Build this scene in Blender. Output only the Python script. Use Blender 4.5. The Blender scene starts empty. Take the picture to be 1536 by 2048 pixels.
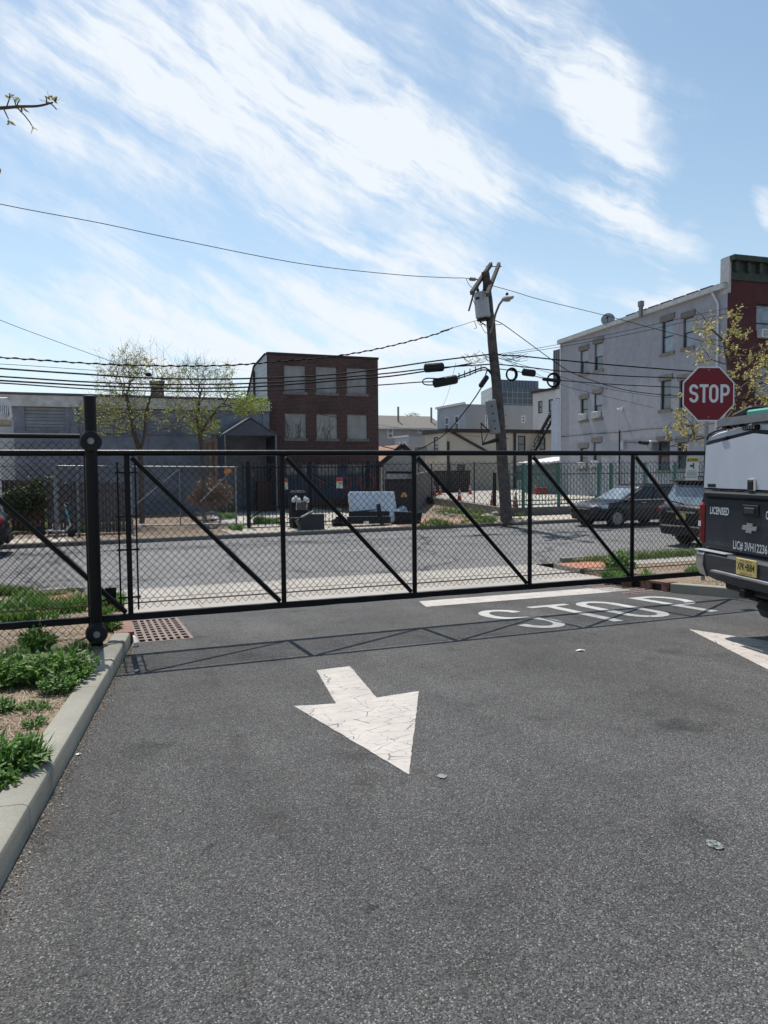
import bpy, math, random
from math import sin, cos, pi, radians, atan2, sqrt, exp
from mathutils import Vector, Matrix
R = random.Random(7)

# ------------------------------------------------------------------ camera
FPX, EYE = 1490.0, 1.6
PITCH, ROLL = radians(3.2), radians(0.5)
SC = bpy.context.scene
COL = SC.collection
CAMROT = Matrix.Rotation(pi/2 - PITCH, 3, 'X') @ Matrix.Rotation(-ROLL, 3, 'Z')
cd = bpy.data.cameras.new('camera'); cam = bpy.data.objects.new('camera', cd); COL.objects.link(cam)
cd.sensor_fit = 'VERTICAL'; cd.sensor_height = 36.0; cd.sensor_width = 27.0
cd.lens = 36.0*FPX/2048.0
cd.clip_start = 0.05; cd.clip_end = 3000
cam.matrix_world = Matrix.Translation((0, 0, EYE)) @ CAMROT.to_4x4()
SC.camera = cam

# ------------------------------------------------------------------ world, sun
SUNV = Vector((-0.205, 0.521, 1.0)).normalized()
SUN_EL = math.asin(SUNV.z)
SUN_AZ = atan2(SUNV.x, SUNV.y)
SC.view_settings.view_transform = 'Standard'; SC.view_settings.look = 'None'
SC.view_settings.exposure = 0.45; SC.view_settings.gamma = 1.0
SC.cycles.max_bounces = 6; SC.cycles.transparent_max_bounces = 12
SC.cycles.use_adaptive_sampling = True; SC.cycles.adaptive_threshold = 0.015
SC.cycles.use_denoising = True
sl = bpy.data.lights.new('sun', 'SUN'); sl.energy = 3.6; sl.angle = radians(0.5); sl.color = (1.0, 0.955, 0.89)
so = bpy.data.objects.new('sun', sl); COL.objects.link(so)
so.rotation_euler = (-SUNV).to_track_quat('-Z', 'Y').to_euler(); so.location = (0, 0, 30)

def ray(px, py):
    return CAMROT @ Vector(((px-768)/FPX, -(py-1024)/FPX, -1.0))

W = bpy.data.worlds.new('World'); SC.world = W; W.use_nodes = True
nt = W.node_tree; nt.nodes.clear()
def wn(t, **k):
    n = nt.nodes.new(t)
    for a, b in k.items(): setattr(n, a, b)
    return n
def wm(op, a, b=None, c=None, clamp=False):
    n = nt.nodes.new('ShaderNodeMath'); n.operation = op; n.use_clamp = clamp
    for i, v in enumerate((a, b, c)):
        if v is None: continue
        if isinstance(v, (int, float)): n.inputs[i].default_value = v
        else: nt.links.new(v, n.inputs[i])
    return n.outputs[0]
sky = wn('ShaderNodeTexSky', sky_type='NISHITA'); sky.sun_disc = False
sky.sun_elevation = SUN_EL; sky.sun_rotation = SUN_AZ; sky.air_density = 1.0; sky.dust_density = 0.8; sky.ozone_density = 2.0
tc = wn('ShaderNodeTexCoord'); sp = wn('ShaderNodeSeparateXYZ'); nt.links.new(tc.outputs['Generated'], sp.inputs[0])
AZ = wm('ARCTAN2', sp.outputs[0], sp.outputs[1]); EL = wm('ARCSINE', sp.outputs[2])
def noise(scale, detail=6, rough=0.6, sx=1, sy=1, rot=0, off=0.0, dist=0.0):
    ca, sa = cos(rot), sin(rot)
    x = wm('ADD', wm('MULTIPLY', AZ, ca*sx), wm('MULTIPLY', EL, sa*sx)); y = wm('ADD', wm('MULTIPLY', AZ, -sa*sy), wm('MULTIPLY', EL, ca*sy))
    c = wn('ShaderNodeCombineXYZ'); nt.links.new(x, c.inputs[0]); nt.links.new(y, c.inputs[1]); c.inputs[2].default_value = off
    n = wn('ShaderNodeTexNoise'); n.inputs['Scale'].default_value = scale; n.inputs['Detail'].default_value = detail
    n.inputs['Roughness'].default_value = rough; n.inputs['Distortion'].default_value = dist
    nt.links.new(c.outputs[0], n.inputs['Vector']); return n.outputs[0]
wx = wm('SUBTRACT', noise(4.5, 4, 0.55, off=1.7), 0.5); wy = wm('SUBTRACT', noise(4.5, 4, 0.55, off=9.1), 0.5)
wx2 = wm('SUBTRACT', noise(14, 5, 0.6, off=3.7), 0.5); wy2 = wm('SUBTRACT', noise(14, 5, 0.6, off=5.1), 0.5)
AW = wm('ADD', AZ, wm('ADD', wm('MULTIPLY', wx, 0.17), wm('MULTIPLY', wx2, 0.035)))
EW = wm('ADD', EL, wm('ADD', wm('MULTIPLY', wy, 0.12), wm('MULTIPLY', wy2, 0.03)))
def azel(px, py):
    d = ray(px, py).normalized(); return atan2(d.x, d.y), math.asin(d.z)
def blob(p0, p1, hw, amp, sharp=2.0, end=1.0):
    a0, e0 = azel(*p0); a1, e1 = azel(*p1)
    L = sqrt((a1-a0)**2+(e1-e0)**2)/2*end; th = atan2(e1-e0, a1-a0); ca, sa = cos(th), sin(th)
    dx = wm('SUBTRACT', AW, (a0+a1)/2); dy = wm('SUBTRACT', EW, (e0+e1)/2)
    u = wm('ADD', wm('MULTIPLY', dx, ca/L), wm('MULTIPLY', dy, sa/L)); v = wm('ADD', wm('MULTIPLY', dx, -sa*FPX/hw), wm('MULTIPLY', dy, ca*FPX/hw))
    q = wm('ADD', wm('POWER', wm('ABSOLUTE', u), 3.0), wm('POWER', wm('ABSOLUTE', v), sharp))
    return wm('MULTIPLY', wm('POWER', 2.718, wm('MULTIPLY', q, -1.0)), amp)
BL = [blob((100, 20), (1130, 430), 120, 0.80, 2.0), blob((-80, 20), (520, 270), 60, 0.45), blob((150, -80), (800, 100), 80, 0.62),
      blob((330, 330), (990, 570), 26, 0.62, 1.5), blob((640, 290), (1120, 390), 60, 0.45), blob((240, 40), (640, 250), 60, 0.45),
      blob((760, -60), (1080, 40), 45, 0.45), blob((940, -20), (1270, 230), 52, 0.80), blob((1160, 150), (1320, 390), 56, 0.85), blob((1200, 350), (1375, 530), 44, 0.90),
      blob((-80, 560), (900, 640), 70, 0.42), blob((-100, 740), (1100, 710), 90, 0.66), blob((1480, 440), (1580, 400), 36, 0.7),
      blob((1240, 640), (1420, 590), 40, 0.55), blob((-40, 250), (360, 350), 45, 0.38), blob((500, 520), (860, 570), 46, 0.34), blob((-60, 430), (260, 520), 34, 0.22), blob((1000, 560), (1250, 590), 26, 0.2)]
s = BL[0]
for b in BL[1:]: s = wm('ADD', s, b)
AW2 = wm('ADD', AZ, wm('MULTIPLY', wm('SUBTRACT', AW, AZ), 0.42)); EW2 = wm('ADD', EL, wm('MULTIPLY', wm('SUBTRACT', EW, EL), 0.42))
def wnoise(fx, fy, rot, off, detail=9, rough=.62, lo=.34, hi=.68):
    ca, sa = cos(rot), sin(rot)
    x = wm('MULTIPLY', wm('ADD', wm('MULTIPLY', AW2, ca), wm('MULTIPLY', EW2, sa)), fx); y = wm('MULTIPLY', wm('ADD', wm('MULTIPLY', AW2, -sa), wm('MULTIPLY', EW2, ca)), fy)
    c = wn('ShaderNodeCombineXYZ'); nt.links.new(x, c.inputs[0]); nt.links.new(y, c.inputs[1]); c.inputs[2].default_value = off
    n = wn('ShaderNodeTexNoise'); n.inputs['Scale'].default_value = 1; n.inputs['Detail'].default_value = detail; n.inputs['Roughness'].default_value = rough; n.inputs['Distortion'].default_value = .12
    nt.links.new(c.outputs[0], n.inputs['Vector']); m_ = wn('ShaderNodeMapRange', interpolation_type='SMOOTHSTEP'); nt.links.new(n.outputs[0], m_.inputs[0]); m_.inputs[1].default_value = lo; m_.inputs[2].default_value = hi; return m_.outputs[0]
st = wnoise(2.6, 19, -.40, 2.0, lo=.39, hi=.68); st2 = wnoise(5, 46, -.55, 5.0); fi = wnoise(9, 15, -.9, 8.0, 10, .66)
tex = wm('ADD', wm('MULTIPLY', st, .80), wm('ADD', wm('MULTIPLY', st2, .62), wm('MULTIPLY', fi, .42)))
veil = wm('MULTIPLY', wm('MULTIPLY', st, fi), .22)
sv = wm('ADD', wm('ADD', blob((-300, 600), (1150, 660), 120, 0.42), blob((60, 60), (1050, 400), 210, 0.17)), blob((-100, 300), (450, 420), 120, 0.18))
veil = wm('ADD', veil, wm('MULTIPLY', sv, wm('ADD', .45, wm('MULTIPLY', wm('ADD', fi, st), .55))))
dens = wm('ADD', veil, wm('MULTIPLY', s, wm('ADD', .10, tex)))
mr = wn('ShaderNodeMapRange', interpolation_type='SMOOTHSTEP'); nt.links.new(dens, mr.inputs[0])
mr.inputs[1].default_value = -0.06; mr.inputs[2].default_value = 1.22; mr.inputs[3].default_value = 0.0; mr.inputs[4].default_value = 0.97
hz = wm('POWER', 2.718, wm('MULTIPLY', wm('MAXIMUM', EL, 0.0), -5.6))
den2 = wm('MAXIMUM', mr.outputs[0], wm('MULTIPLY', hz, 0.74))
mixc = wn('ShaderNodeMix', data_type='RGBA')
hsv = wn('ShaderNodeHueSaturation'); hsv.inputs['Saturation'].default_value = 1.0; hsv.inputs['Value'].default_value = 1.02; hsv.inputs['Hue'].default_value = 0.485
nt.links.new(sky.outputs[0], hsv.inputs['Color'])
nt.links.new(den2, mixc.inputs[0]); nt.links.new(hsv.outputs[0], mixc.inputs[6])
mixc.inputs[7].default_value = (6.5, 6.9, 7.35, 1)
bg = wn('ShaderNodeBackground'); bg.inputs[1].default_value = 0.1
nt.links.new(mixc.outputs[2], bg.inputs[0]); wo = wn('ShaderNodeOutputWorld'); nt.links.new(bg.outputs[0], wo.inputs[0])

# ------------------------------------------------------------------ site frame: u along the street, v across it
SD = radians(68.5)
U = Vector((sin(SD), cos(SD), 0)); V = Vector((-cos(SD), sin(SD), 0)); ROT_UV = pi/2 - SD
SLOPE, VB = 0.045, 12.8
def zv(v): return -SLOPE*min(v, VB)
def UV(u, v, dz=0.0, z=None):
    p = U*u + V*v; p.z = zv(v)+dz if z is None else z; return p
def P(px, py, Y):
    d = ray(px, py); return Vector((0, 0, EYE)) + d*(Y/d.y)
def PV(px, py, v):
    d = ray(px, py); return Vector((0, 0, EYE)) + d*(v/d.dot(V))
def PZ(px, py, z):
    d = ray(px, py); return Vector((0, 0, EYE)) + d*((z-EYE)/d.z)
def G(px, py, dz=0.0):
    d = ray(px, py); dv = d.dot(V); t = (EYE-dz)/(-d.z - SLOPE*dv)
    if t*dv > VB or t < 0: t = (EYE-dz+SLOPE*VB)/(-d.z)
    return Vector((0, 0, EYE)) + d*t
def uv(p): return p.dot(U), p.dot(V)

# ------------------------------------------------------------------ mesh builder
MATS = {}
ROOTM = {}
class MB:
    def __init__(s): s.v = []; s.f = []
    def add(s, vs, fs):
        o = len(s.v); s.v += [Vector(q) for q in vs]; s.f += [tuple(i+o for i in f) for f in fs]; return s
    def quad(s, a, b, c, d): return s.add([a, b, c, d], [(0, 1, 2, 3)])
    def poly(s, pts): return s.add(pts, [tuple(range(len(pts)))])
    def boxm(s, M, sx, sy, sz, bev=0.0):
        x, y, z = sx/2, sy/2, sz/2
        if bev <= 0:
            vs = [(-x,-y,-z),(x,-y,-z),(x,y,-z),(-x,y,-z),(-x,-y,z),(x,-y,z),(x,y,z),(-x,y,z)]
            fs = [(3,2,1,0),(4,5,6,7),(0,1,5,4),(1,2,6,5),(2,3,7,6),(3,0,4,7)]
            return s.add([M @ Vector(q) for q in vs], fs)
        b = min(bev, x*.95, y*.95, z*.95); vs = []; ids = {}
        for ix in (-1, 1):
            for iy in (-1, 1):
                for iz in (-1, 1):
                    for k in range(3):
                        q = [ix*(x-b), iy*(y-b), iz*(z-b)]; q[k] = (ix, iy, iz)[k]*(x, y, z)[k]
                        ids[(ix, iy, iz, k)] = len(vs); vs.append(tuple(q))
        fs = []
        for k in range(3):
            a, c = (k+1) % 3, (k+2) % 3
            for sg in (-1, 1):
                f = []
                for (sa, sc_) in ((-1,-1),(1,-1),(1,1),(-1,1)):
                    t = [0, 0, 0]; t[k] = sg; t[a] = sa; t[c] = sc_; f.append(ids[(*t, k)])
                fs.append(tuple(f if sg > 0 else f[::-1]))
            for sa in (-1, 1):
                for sc_ in (-1, 1):
                    t1 = [0,0,0]; t2 = [0,0,0]; t1[k] = -1; t2[k] = 1
                    for t in (t1, t2): t[a] = sa; t[c] = sc_
                    f = [ids[(*t1, a)], ids[(*t2, a)], ids[(*t2, c)], ids[(*t1, c)]]; fs.append(tuple(f if sa*sc_ > 0 else f[::-1]))
        for ix in (-1, 1):
            for iy in (-1, 1):
                for iz in (-1, 1):
                    f = [ids[(ix, iy, iz, k)] for k in range(3)]; fs.append(tuple(f if ix*iy*iz > 0 else f[::-1]))
        return s.add([M @ Vector(q) for q in vs], fs)
    def box(s, c, sx, sy, sz, rz=0.0, bev=0.0):
        return s.boxm(Matrix.Translation(c) @ Matrix.Rotation(rz, 4, 'Z'), sx, sy, sz, bev)
    def bar(s, p0, p1, w, h=None, bev=0.0, up=Vector((0, 0, 1))):
        p0, p1 = Vector(p0), Vector(p1); d = p1-p0; L = d.length; x = d/L
        if abs(x.dot(up)) > .98: up = Vector((U.x, U.y, 0))
        y = up.cross(x).normalized(); z = x.cross(y)
        M = Matrix((x, y, z)).transposed().to_4x4(); M.translation = (p0+p1)/2
        return s.boxm(M, L, w, h or w, bev)
    def tube(s, path, r, n=8, caps=True):
        path = [Vector(q) for q in path]; m = len(path); rs = r if isinstance(r, (list, tuple)) else [r]*m
        vs = []; fs = []; prev = None
        for i, q in enumerate(path):
            t = (path[min(i+1, m-1)] - path[max(i-1, 0)]).normalized()
            if prev is None:
                a = Vector((0, 0, 1)) if abs(t.z) < .9 else Vector((1, 0, 0)); nrm = (a - t*a.dot(t)).normalized()
            else: nrm = (prev - t*prev.dot(t)).normalized()
            prev = nrm; bn = t.cross(nrm)
            for k in range(n):
                an = 2*pi*k/n; vs.append(q + (nrm*cos(an)+bn*sin(an))*rs[i])
        for i in range(m-1):
            for k in range(n):
                k2 = (k+1) % n; fs.append((i*n+k, i*n+k2, (i+1)*n+k2, (i+1)*n+k))
        if caps: fs.append(tuple(range(n))[::-1]); fs.append(tuple((m-1)*n+k for k in range(n)))
        return s.add(vs, fs)
    def lathe(s, c, axis, prof, n=20):
        c = Vector(c); ax = Vector(axis).normalized(); a = Vector((0, 0, 1)) if abs(ax.z) < .9 else Vector((1, 0, 0))
        e1 = (a-ax*a.dot(ax)).normalized(); e2 = ax.cross(e1); vs = []; fs = []; m = len(prof)
        for (h, r) in prof:
            for k in range(n): an = 2*pi*k/n; vs.append(c+ax*h+(e1*cos(an)+e2*sin(an))*r)
        for i in range(m-1):
            for k in range(n): k2 = (k+1) % n; fs.append((i*n+k, i*n+k2, (i+1)*n+k2, (i+1)*n+k))
        fs.append(tuple(range(n))[::-1]); fs.append(tuple((m-1)*n+k for k in range(n)))
        return s.add(vs, fs)
    def prism(s, pts, ext):
        pts = [Vector(q) for q in pts]; ext = Vector(ext); n = len(pts)
        fs = [tuple(range(n))[::-1], tuple(range(n, 2*n))] + [(i, (i+1) % n, n+(i+1) % n, n+i) for i in range(n)]
        return s.add(pts+[q+ext for q in pts], fs)
    def loft(s, rings, caps=True):
        n = len(rings[0]); vs = [q for r in rings for q in r]; fs = []
        for i in range(len(rings)-1):
            for k in range(n): k2 = (k+1) % n; fs.append((i*n+k, i*n+k2, (i+1)*n+k2, (i+1)*n+k))
        if caps: fs.append(tuple(range(n))[::-1]); fs.append(tuple((len(rings)-1)*n+k for k in range(n)))
        return s.add(vs, fs)
    def xf(s, M): s.v = [M @ q for q in s.v]; return s
    def build(s, name, mat, parent=None, M=None, smooth=False, local=False):
        me = bpy.data.meshes.new(name); o = bpy.data.objects.new(name, me); COL.objects.link(o)
        if parent is not None:
            RM = ROOTM[parent.name]; ROOTM[o.name] = RM; o.parent = parent
        else:
            RM = M if M is not None else Matrix.Identity(4); o.matrix_world = RM; ROOTM[o.name] = RM
        inv = RM.inverted()
        vs = s.v if local else [inv @ q for q in s.v]
        me.from_pydata([tuple(q) for q in vs], [], s.f); me.materials.append(mat)
        if smooth:
            me.polygons.foreach_set('use_smooth', [True]*len(me.polygons))
            try: me.set_sharp_from_angle(angle=radians(35))
            except Exception: pass
        me.update(); return o
def base(p, rz=ROT_UV): return Matrix.Translation(p) @ Matrix.Rotation(rz, 4, 'Z')
def tag(o, label, cat, group=None):
    o['label'] = label; o['category'] = cat
    if group: o['group'] = group
    return o
def thing(name, label, cat, p, rz=ROT_UV, group=None, M=None):
    o = bpy.data.objects.new(name, None); COL.objects.link(o); o.empty_display_size = .2
    o.matrix_world = M if M is not None else base(p, rz); ROOTM[o.name] = M if M is not None else base(p, rz)
    return tag(o, label, cat, group)
def struct(o): o['kind'] = 'structure'; return o
def stuff(o, label=None, cat=None):
    o['kind'] = 'stuff'
    if label: tag(o, label, cat)
    return o
def copy_tree(o, parent=None):
    c = o.copy(); COL.objects.link(c); c.parent = parent
    for ch in o.children: copy_tree(ch, c)
    return c

# ------------------------------------------------------------------ materials
def newmat(name):
    m = bpy.data.materials.new(name); m.use_nodes = True; t = m.node_tree; b = t.nodes['Principled BSDF']; return m, t, b
def nd(t, k, **kw):
    n = t.nodes.new(k)
    for a, b in kw.items(): setattr(n, a, b)
    return n
def ramp(t, src, stops):
    r = nd(t, 'ShaderNodeValToRGB'); e = r.color_ramp.elements
    while len(e) < len(stops): e.new(0.5)
    for i, (p, c) in enumerate(stops): e[i].position = p; e[i].color = (*c, 1)
    t.links.new(src, r.inputs[0]); return r.outputs[0]
def nz(t, co, scale, detail=4, rough=.55):
    n = nd(t, 'ShaderNodeTexNoise'); n.inputs['Scale'].default_value = scale; n.inputs['Detail'].default_value = detail; n.inputs['Roughness'].default_value = rough
    if co is not None: t.links.new(co, n.inputs['Vector'])
    return n.outputs[0]
def mapv(t, scale=(1, 1, 1), rot=0, coord='Object'):
    c = nd(t, 'ShaderNodeTexCoord'); m = nd(t, 'ShaderNodeMapping'); m.inputs['Scale'].default_value = scale; m.inputs['Rotation'].default_value = (0, 0, rot)
    t.links.new(c.outputs[coord], m.inputs[0]); return m.outputs[0]
def mixm(t, a, b, f, mode='MIX'):
    n = nd(t, 'ShaderNodeMix', data_type='RGBA', blend_type=mode)
    for i, v in ((0, f), (6, a), (7, b)):
        if isinstance(v, (int, float)): n.inputs[i].default_value = v
        elif isinstance(v, tuple): n.inputs[i].default_value = (*v, 1)
        else: t.links.new(v, n.inputs[i])
    return n.outputs[2]
def mth(t, op, a, b=None):
    n = nd(t, 'ShaderNodeMath', operation=op)
    for i, v in enumerate((a, b)):
        if v is None: continue
        if isinstance(v, (int, float)): n.inputs[i].default_value = v
        else: t.links.new(v, n.inputs[i])
    return n.outputs[0]
def bump(t, b, h, st=.3, d=.01):
    n = nd(t, 'ShaderNodeBump'); n.inputs['Strength'].default_value = st; n.inputs['Distance'].default_value = d
    t.links.new(h, n.inputs['Height']); t.links.new(n.outputs[0], b.inputs['Normal'])
def plain(name, c, rough=.7, metal=0.0, var=.25, scale=6.0, bmp=0.0, bscale=60.0, c2=None, spec=None, coat=0.0):
    if name in MATS: return MATS[name]
    m, t, b = newmat(name); co = mapv(t)
    n = nz(t, co, scale, 6, .6); lo = tuple(q*(1-var) for q in c); hi = c2 or tuple(min(1, q*(1+var)) for q in c)
    t.links.new(ramp(t, n, [(.3, lo), (.7, hi)]), b.inputs['Base Color'])
    b.inputs['Roughness'].default_value = rough; b.inputs['Metallic'].default_value = metal
    if spec is not None: b.inputs['Specular IOR Level'].default_value = spec
    if coat: b.inputs['Coat Weight'].default_value = coat; b.inputs['Coat Roughness'].default_value = .05
    if bmp: bump(t, b, nz(t, co, bscale, 4), bmp)
    MATS[name] = m; return m
def asphalt(name, lo, hi, speck, sscale, patch=.35, cracks=None, lanes=0.0, stain=None):
    m, t, b = newmat(name); co = mapv(t)
    vo = nd(t, 'ShaderNodeTexVoronoi'); vo.inputs['Scale'].default_value = sscale; t.links.new(co, vo.inputs['Vector'])
    sp_ = nd(t, 'ShaderNodeSeparateColor'); t.links.new(vo.outputs['Color'], sp_.inputs[0])
    a = mixm(t, lo, hi, mth(t, 'POWER', sp_.outputs[0], 1.3))
    f = mth(t, 'GREATER_THAN', sp_.outputs[1], .92)
    a = mixm(t, a, speck, mth(t, 'MULTIPLY', f, mth(t, 'ADD', .25, mth(t, 'MULTIPLY', sp_.outputs[2], .75))))
    v2 = nd(t, 'ShaderNodeTexVoronoi'); v2.inputs['Scale'].default_value = sscale*.5; t.links.new(co, v2.inputs['Vector'])
    a = mixm(t, a, ramp(t, v2.outputs['Distance'], [(.05, (.62,)*3), (.4, (1.06,)*3)]), 1.0, 'MULTIPLY')
    n1 = nz(t, co, .55, 5, .6); n2 = nz(t, co, 2.6, 6, .7)
    pa = ramp(t, n1, [(.3, (1-patch, 1-patch, 1-patch)), (.7, (1+patch*.6,)*3)]); a = mixm(t, a, pa, 1.0, 'MULTIPLY')
    pb = ramp(t, n2, [(.27, (.66, .65, .63)), (.44, (1, 1, 1)), (.75, (1.10, 1.10, 1.09))]); a = mixm(t, a, pb, 1.0, 'MULTIPLY')
    if lanes:
        n3 = nz(t, mapv(t, (1.1, .12, 1), .06), 1.6, 4, .6); a = mixm(t, a, ramp(t, n3, [(.35, (1-lanes,)*3), (.6, (1+lanes*.5,)*3)]), 1.0, 'MULTIPLY')
    if stain:
        vs = nd(t, 'ShaderNodeTexVoronoi'); vs.inputs['Scale'].default_value = .8; 
        wv = nd(t, 'ShaderNodeTexNoise'); wv.inputs['Scale'].default_value = 5; t.links.new(co, wv.inputs['Vector'])
        ad = nd(t, 'ShaderNodeVectorMath', operation='MULTIPLY_ADD'); ad.inputs[1].default_value = (.35, .35, 0); t.links.new(wv.outputs['Color'], ad.inputs[0]); t.links.new(co, ad.inputs[2]); t.links.new(ad.outputs[0], vs.inputs['Vector'])
        a = mixm(t, a, ramp(t, vs.outputs['Distance'], [(.05, (stain,)*3), (.17, (1,)*3)]), 1.0, 'MULTIPLY')
        vq = nd(t, 'ShaderNodeTexVoronoi'); vq.inputs['Scale'].default_value = 6.5; t.links.new(ad.outputs[0], vq.inputs['Vector'])
        a = mixm(t, a, ramp(t, vq.outputs['Distance'], [(.06, (.60,)*3), (.11, (1,)*3)]), mth(t, 'GREATER_THAN', n2, .52), 'MULTIPLY')
    if cracks:
        w2 = nd(t, 'ShaderNodeTexNoise'); w2.inputs['Scale'].default_value = 1.2; w2.inputs['Detail'].default_value = 5; t.links.new(co, w2.inputs['Vector'])
        a2 = nd(t, 'ShaderNodeVectorMath', operation='MULTIPLY_ADD'); a2.inputs[1].default_value = (1.2, 1.2, 0); t.links.new(w2.outputs['Color'], a2.inputs[0]); t.links.new(co, a2.inputs[2])
        ve = nd(t, 'ShaderNodeTexVoronoi', feature='DISTANCE_TO_EDGE'); ve.inputs['Scale'].default_value = cracks; t.links.new(a2.outputs[0], ve.inputs['Vector'])
        a = mixm(t, a, ramp(t, ve.outputs['Distance'], [(.006, (.45,)*3), (.014, (1,)*3)]), 1.0, 'MULTIPLY')
    t.links.new(a, b.inputs['Base Color']); b.inputs['Roughness'].default_value = .85; b.inputs['Specular IOR Level'].default_value = .25
    h = mth(t, 'ADD', mth(t, 'MULTIPLY', vo.outputs['Distance'], -.6), nz(t, co, sscale*.45, 3))
    bump(t, b, h, .8, .008); return m
def concrete(name, c, joints=None, var=.18, crack=False):
    m, t, b = newmat(name); co = mapv(t)
    n = nz(t, co, 1.3, 6, .65); a = ramp(t, n, [(.25, tuple(q*(1-var) for q in c)), (.75, tuple(q*(1+var*.5) for q in c))])
    g = nz(t, co, 120, 2); a = mixm(t, a, ramp(t, g, [(.35, (.82,)*3), (.6, (1.05,)*3)]), 1.0, 'MULTIPLY')
    if joints:
        br = nd(t, 'ShaderNodeTexBrick'); br.offset = 0; br.inputs['Scale'].default_value = 1; br.inputs['Mortar Size'].default_value = .012
        br.inputs['Brick Width'].default_value = joints[0]; br.inputs['Row Height'].default_value = joints[1]
        br.inputs['Color1'].default_value = (1,1,1,1); br.inputs['Color2'].default_value = (.9,.9,.9,1); br.inputs['Mortar'].default_value = (.45,.43,.4,1)
        t.links.new(co, br.inputs['Vector']); a = mixm(t, a, br.outputs[0], 1.0, 'MULTIPLY')
    t.links.new(a, b.inputs['Base Color']); b.inputs['Roughness'].default_value = .9
    bump(t, b, g, .25, .004); return m
def paint_white(name, c=(.52, .475, .43), sc=(3.0, 6.2, 1), wear=.04, thin=.017):
    m, t, b = newmat(name); co2 = mapv(t)
    wv = nd(t, 'ShaderNodeTexNoise'); wv.inputs['Scale'].default_value = 4.0; wv.inputs['Detail'].default_value = 4; t.links.new(co2, wv.inputs['Vector'])
    ad = nd(t, 'ShaderNodeVectorMath', operation='MULTIPLY_ADD'); ad.inputs[1].default_value = (.12, .05, 0); t.links.new(wv.outputs['Color'], ad.inputs[0]); t.links.new(co2, ad.inputs[2])
    f = None
    for sx_, sy_, th in ((sc[0], sc[1], thin), (sc[0]*2.1, sc[1]*1.9, thin*.75)):
        mp = nd(t, 'ShaderNodeMapping'); mp.inputs['Scale'].default_value = (sx_, sy_, 1); t.links.new(ad.outputs[0], mp.inputs[0])
        vo = nd(t, 'ShaderNodeTexVoronoi', feature='DISTANCE_TO_EDGE'); vo.inputs['Scale'].default_value = 1.0; vo.inputs['Randomness'].default_value = .8; t.links.new(mp.outputs[0], vo.inputs['Vector'])
        thr = mth(t, 'MULTIPLY', mth(t, 'SUBTRACT', nz(t, co2, 3.0+sx_*.5, 3), .34), th*3.6)
        cr = mth(t, 'LESS_THAN', vo.outputs['Distance'], thr); f = cr if f is None else mth(t, 'MAXIMUM', f, cr)
    w = mth(t, 'GREATER_THAN', nz(t, co2, 75, 6, .75), .70-wear); f = mth(t, 'MAXIMUM', mth(t, 'MULTIPLY', f, .8), mth(t, 'MULTIPLY', w, .8))
    a = ramp(t, nz(t, co2, 3.5, 6, .65), [(.3, tuple(q*.80 for q in c)), (.62, c)])
    a = mixm(t, a, (.12, .11, .10), f)
    t.links.new(a, b.inputs['Base Color']); b.inputs['Roughness'].default_value = .7; b.inputs['Specular IOR Level'].default_value = .3
    bump(t, b, nz(t, co2, 90, 3), .4, .004); return m
def siding(name, c, lap=.13, var=.08, gap=.78):
    m, t, b = newmat(name); co = mapv(t); s_ = nd(t, 'ShaderNodeSeparateXYZ'); t.links.new(co, s_.inputs[0])
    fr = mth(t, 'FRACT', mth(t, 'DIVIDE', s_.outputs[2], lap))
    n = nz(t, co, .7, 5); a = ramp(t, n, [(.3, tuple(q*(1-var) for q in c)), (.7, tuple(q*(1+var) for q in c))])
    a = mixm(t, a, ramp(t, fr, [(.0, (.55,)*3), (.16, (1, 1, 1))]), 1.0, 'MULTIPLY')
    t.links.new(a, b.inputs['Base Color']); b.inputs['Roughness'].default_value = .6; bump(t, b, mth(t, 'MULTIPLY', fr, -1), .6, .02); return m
def brickm(name, c1, c2, mortar, w=.21, h=.072, face='xz'):
    m, t, b = newmat(name); c = nd(t, 'ShaderNodeTexCoord'); s_ = nd(t, 'ShaderNodeSeparateXYZ'); t.links.new(c.outputs['Object'], s_.inputs[0])
    k = nd(t, 'ShaderNodeCombineXYZ'); t.links.new(mth(t, 'ADD', s_.outputs[0], s_.outputs[1]), k.inputs[0]); t.links.new(s_.outputs[2], k.inputs[1])
    br = nd(t, 'ShaderNodeTexBrick'); br.inputs['Scale'].default_value = 1; br.inputs['Brick Width'].default_value = w; br.inputs['Row Height'].default_value = h
    br.inputs['Mortar Size'].default_value = .012; br.inputs['Color1'].default_value = (*c1, 1); br.inputs['Color2'].default_value = (*c2, 1); br.inputs['Mortar'].default_value = (*mortar, 1)
    t.links.new(k.outputs[0], br.inputs['Vector'])
    n = ramp(t, nz(t, c.outputs['Object'], .6, 6, .65), [(.28, (.55, .52, .52)), (.5, (1, 1, 1)), (.75, (1.25, 1.15, 1.1))])
    a = mixm(t, br.outputs[0], n, 1.0, 'MULTIPLY')
    n2 = ramp(t, nz(t, c.outputs['Object'], 7, 4, .7), [(.3, (.7, .7, .7)), (.7, (1.3, 1.2, 1.2))]); a = mixm(t, a, n2, 1.0, 'MULTIPLY')
    t.links.new(a, b.inputs['Base Color']); b.inputs['Roughness'].default_value = .9; bump(t, b, br.outputs['Fac'], -.5, .01); return m
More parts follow.
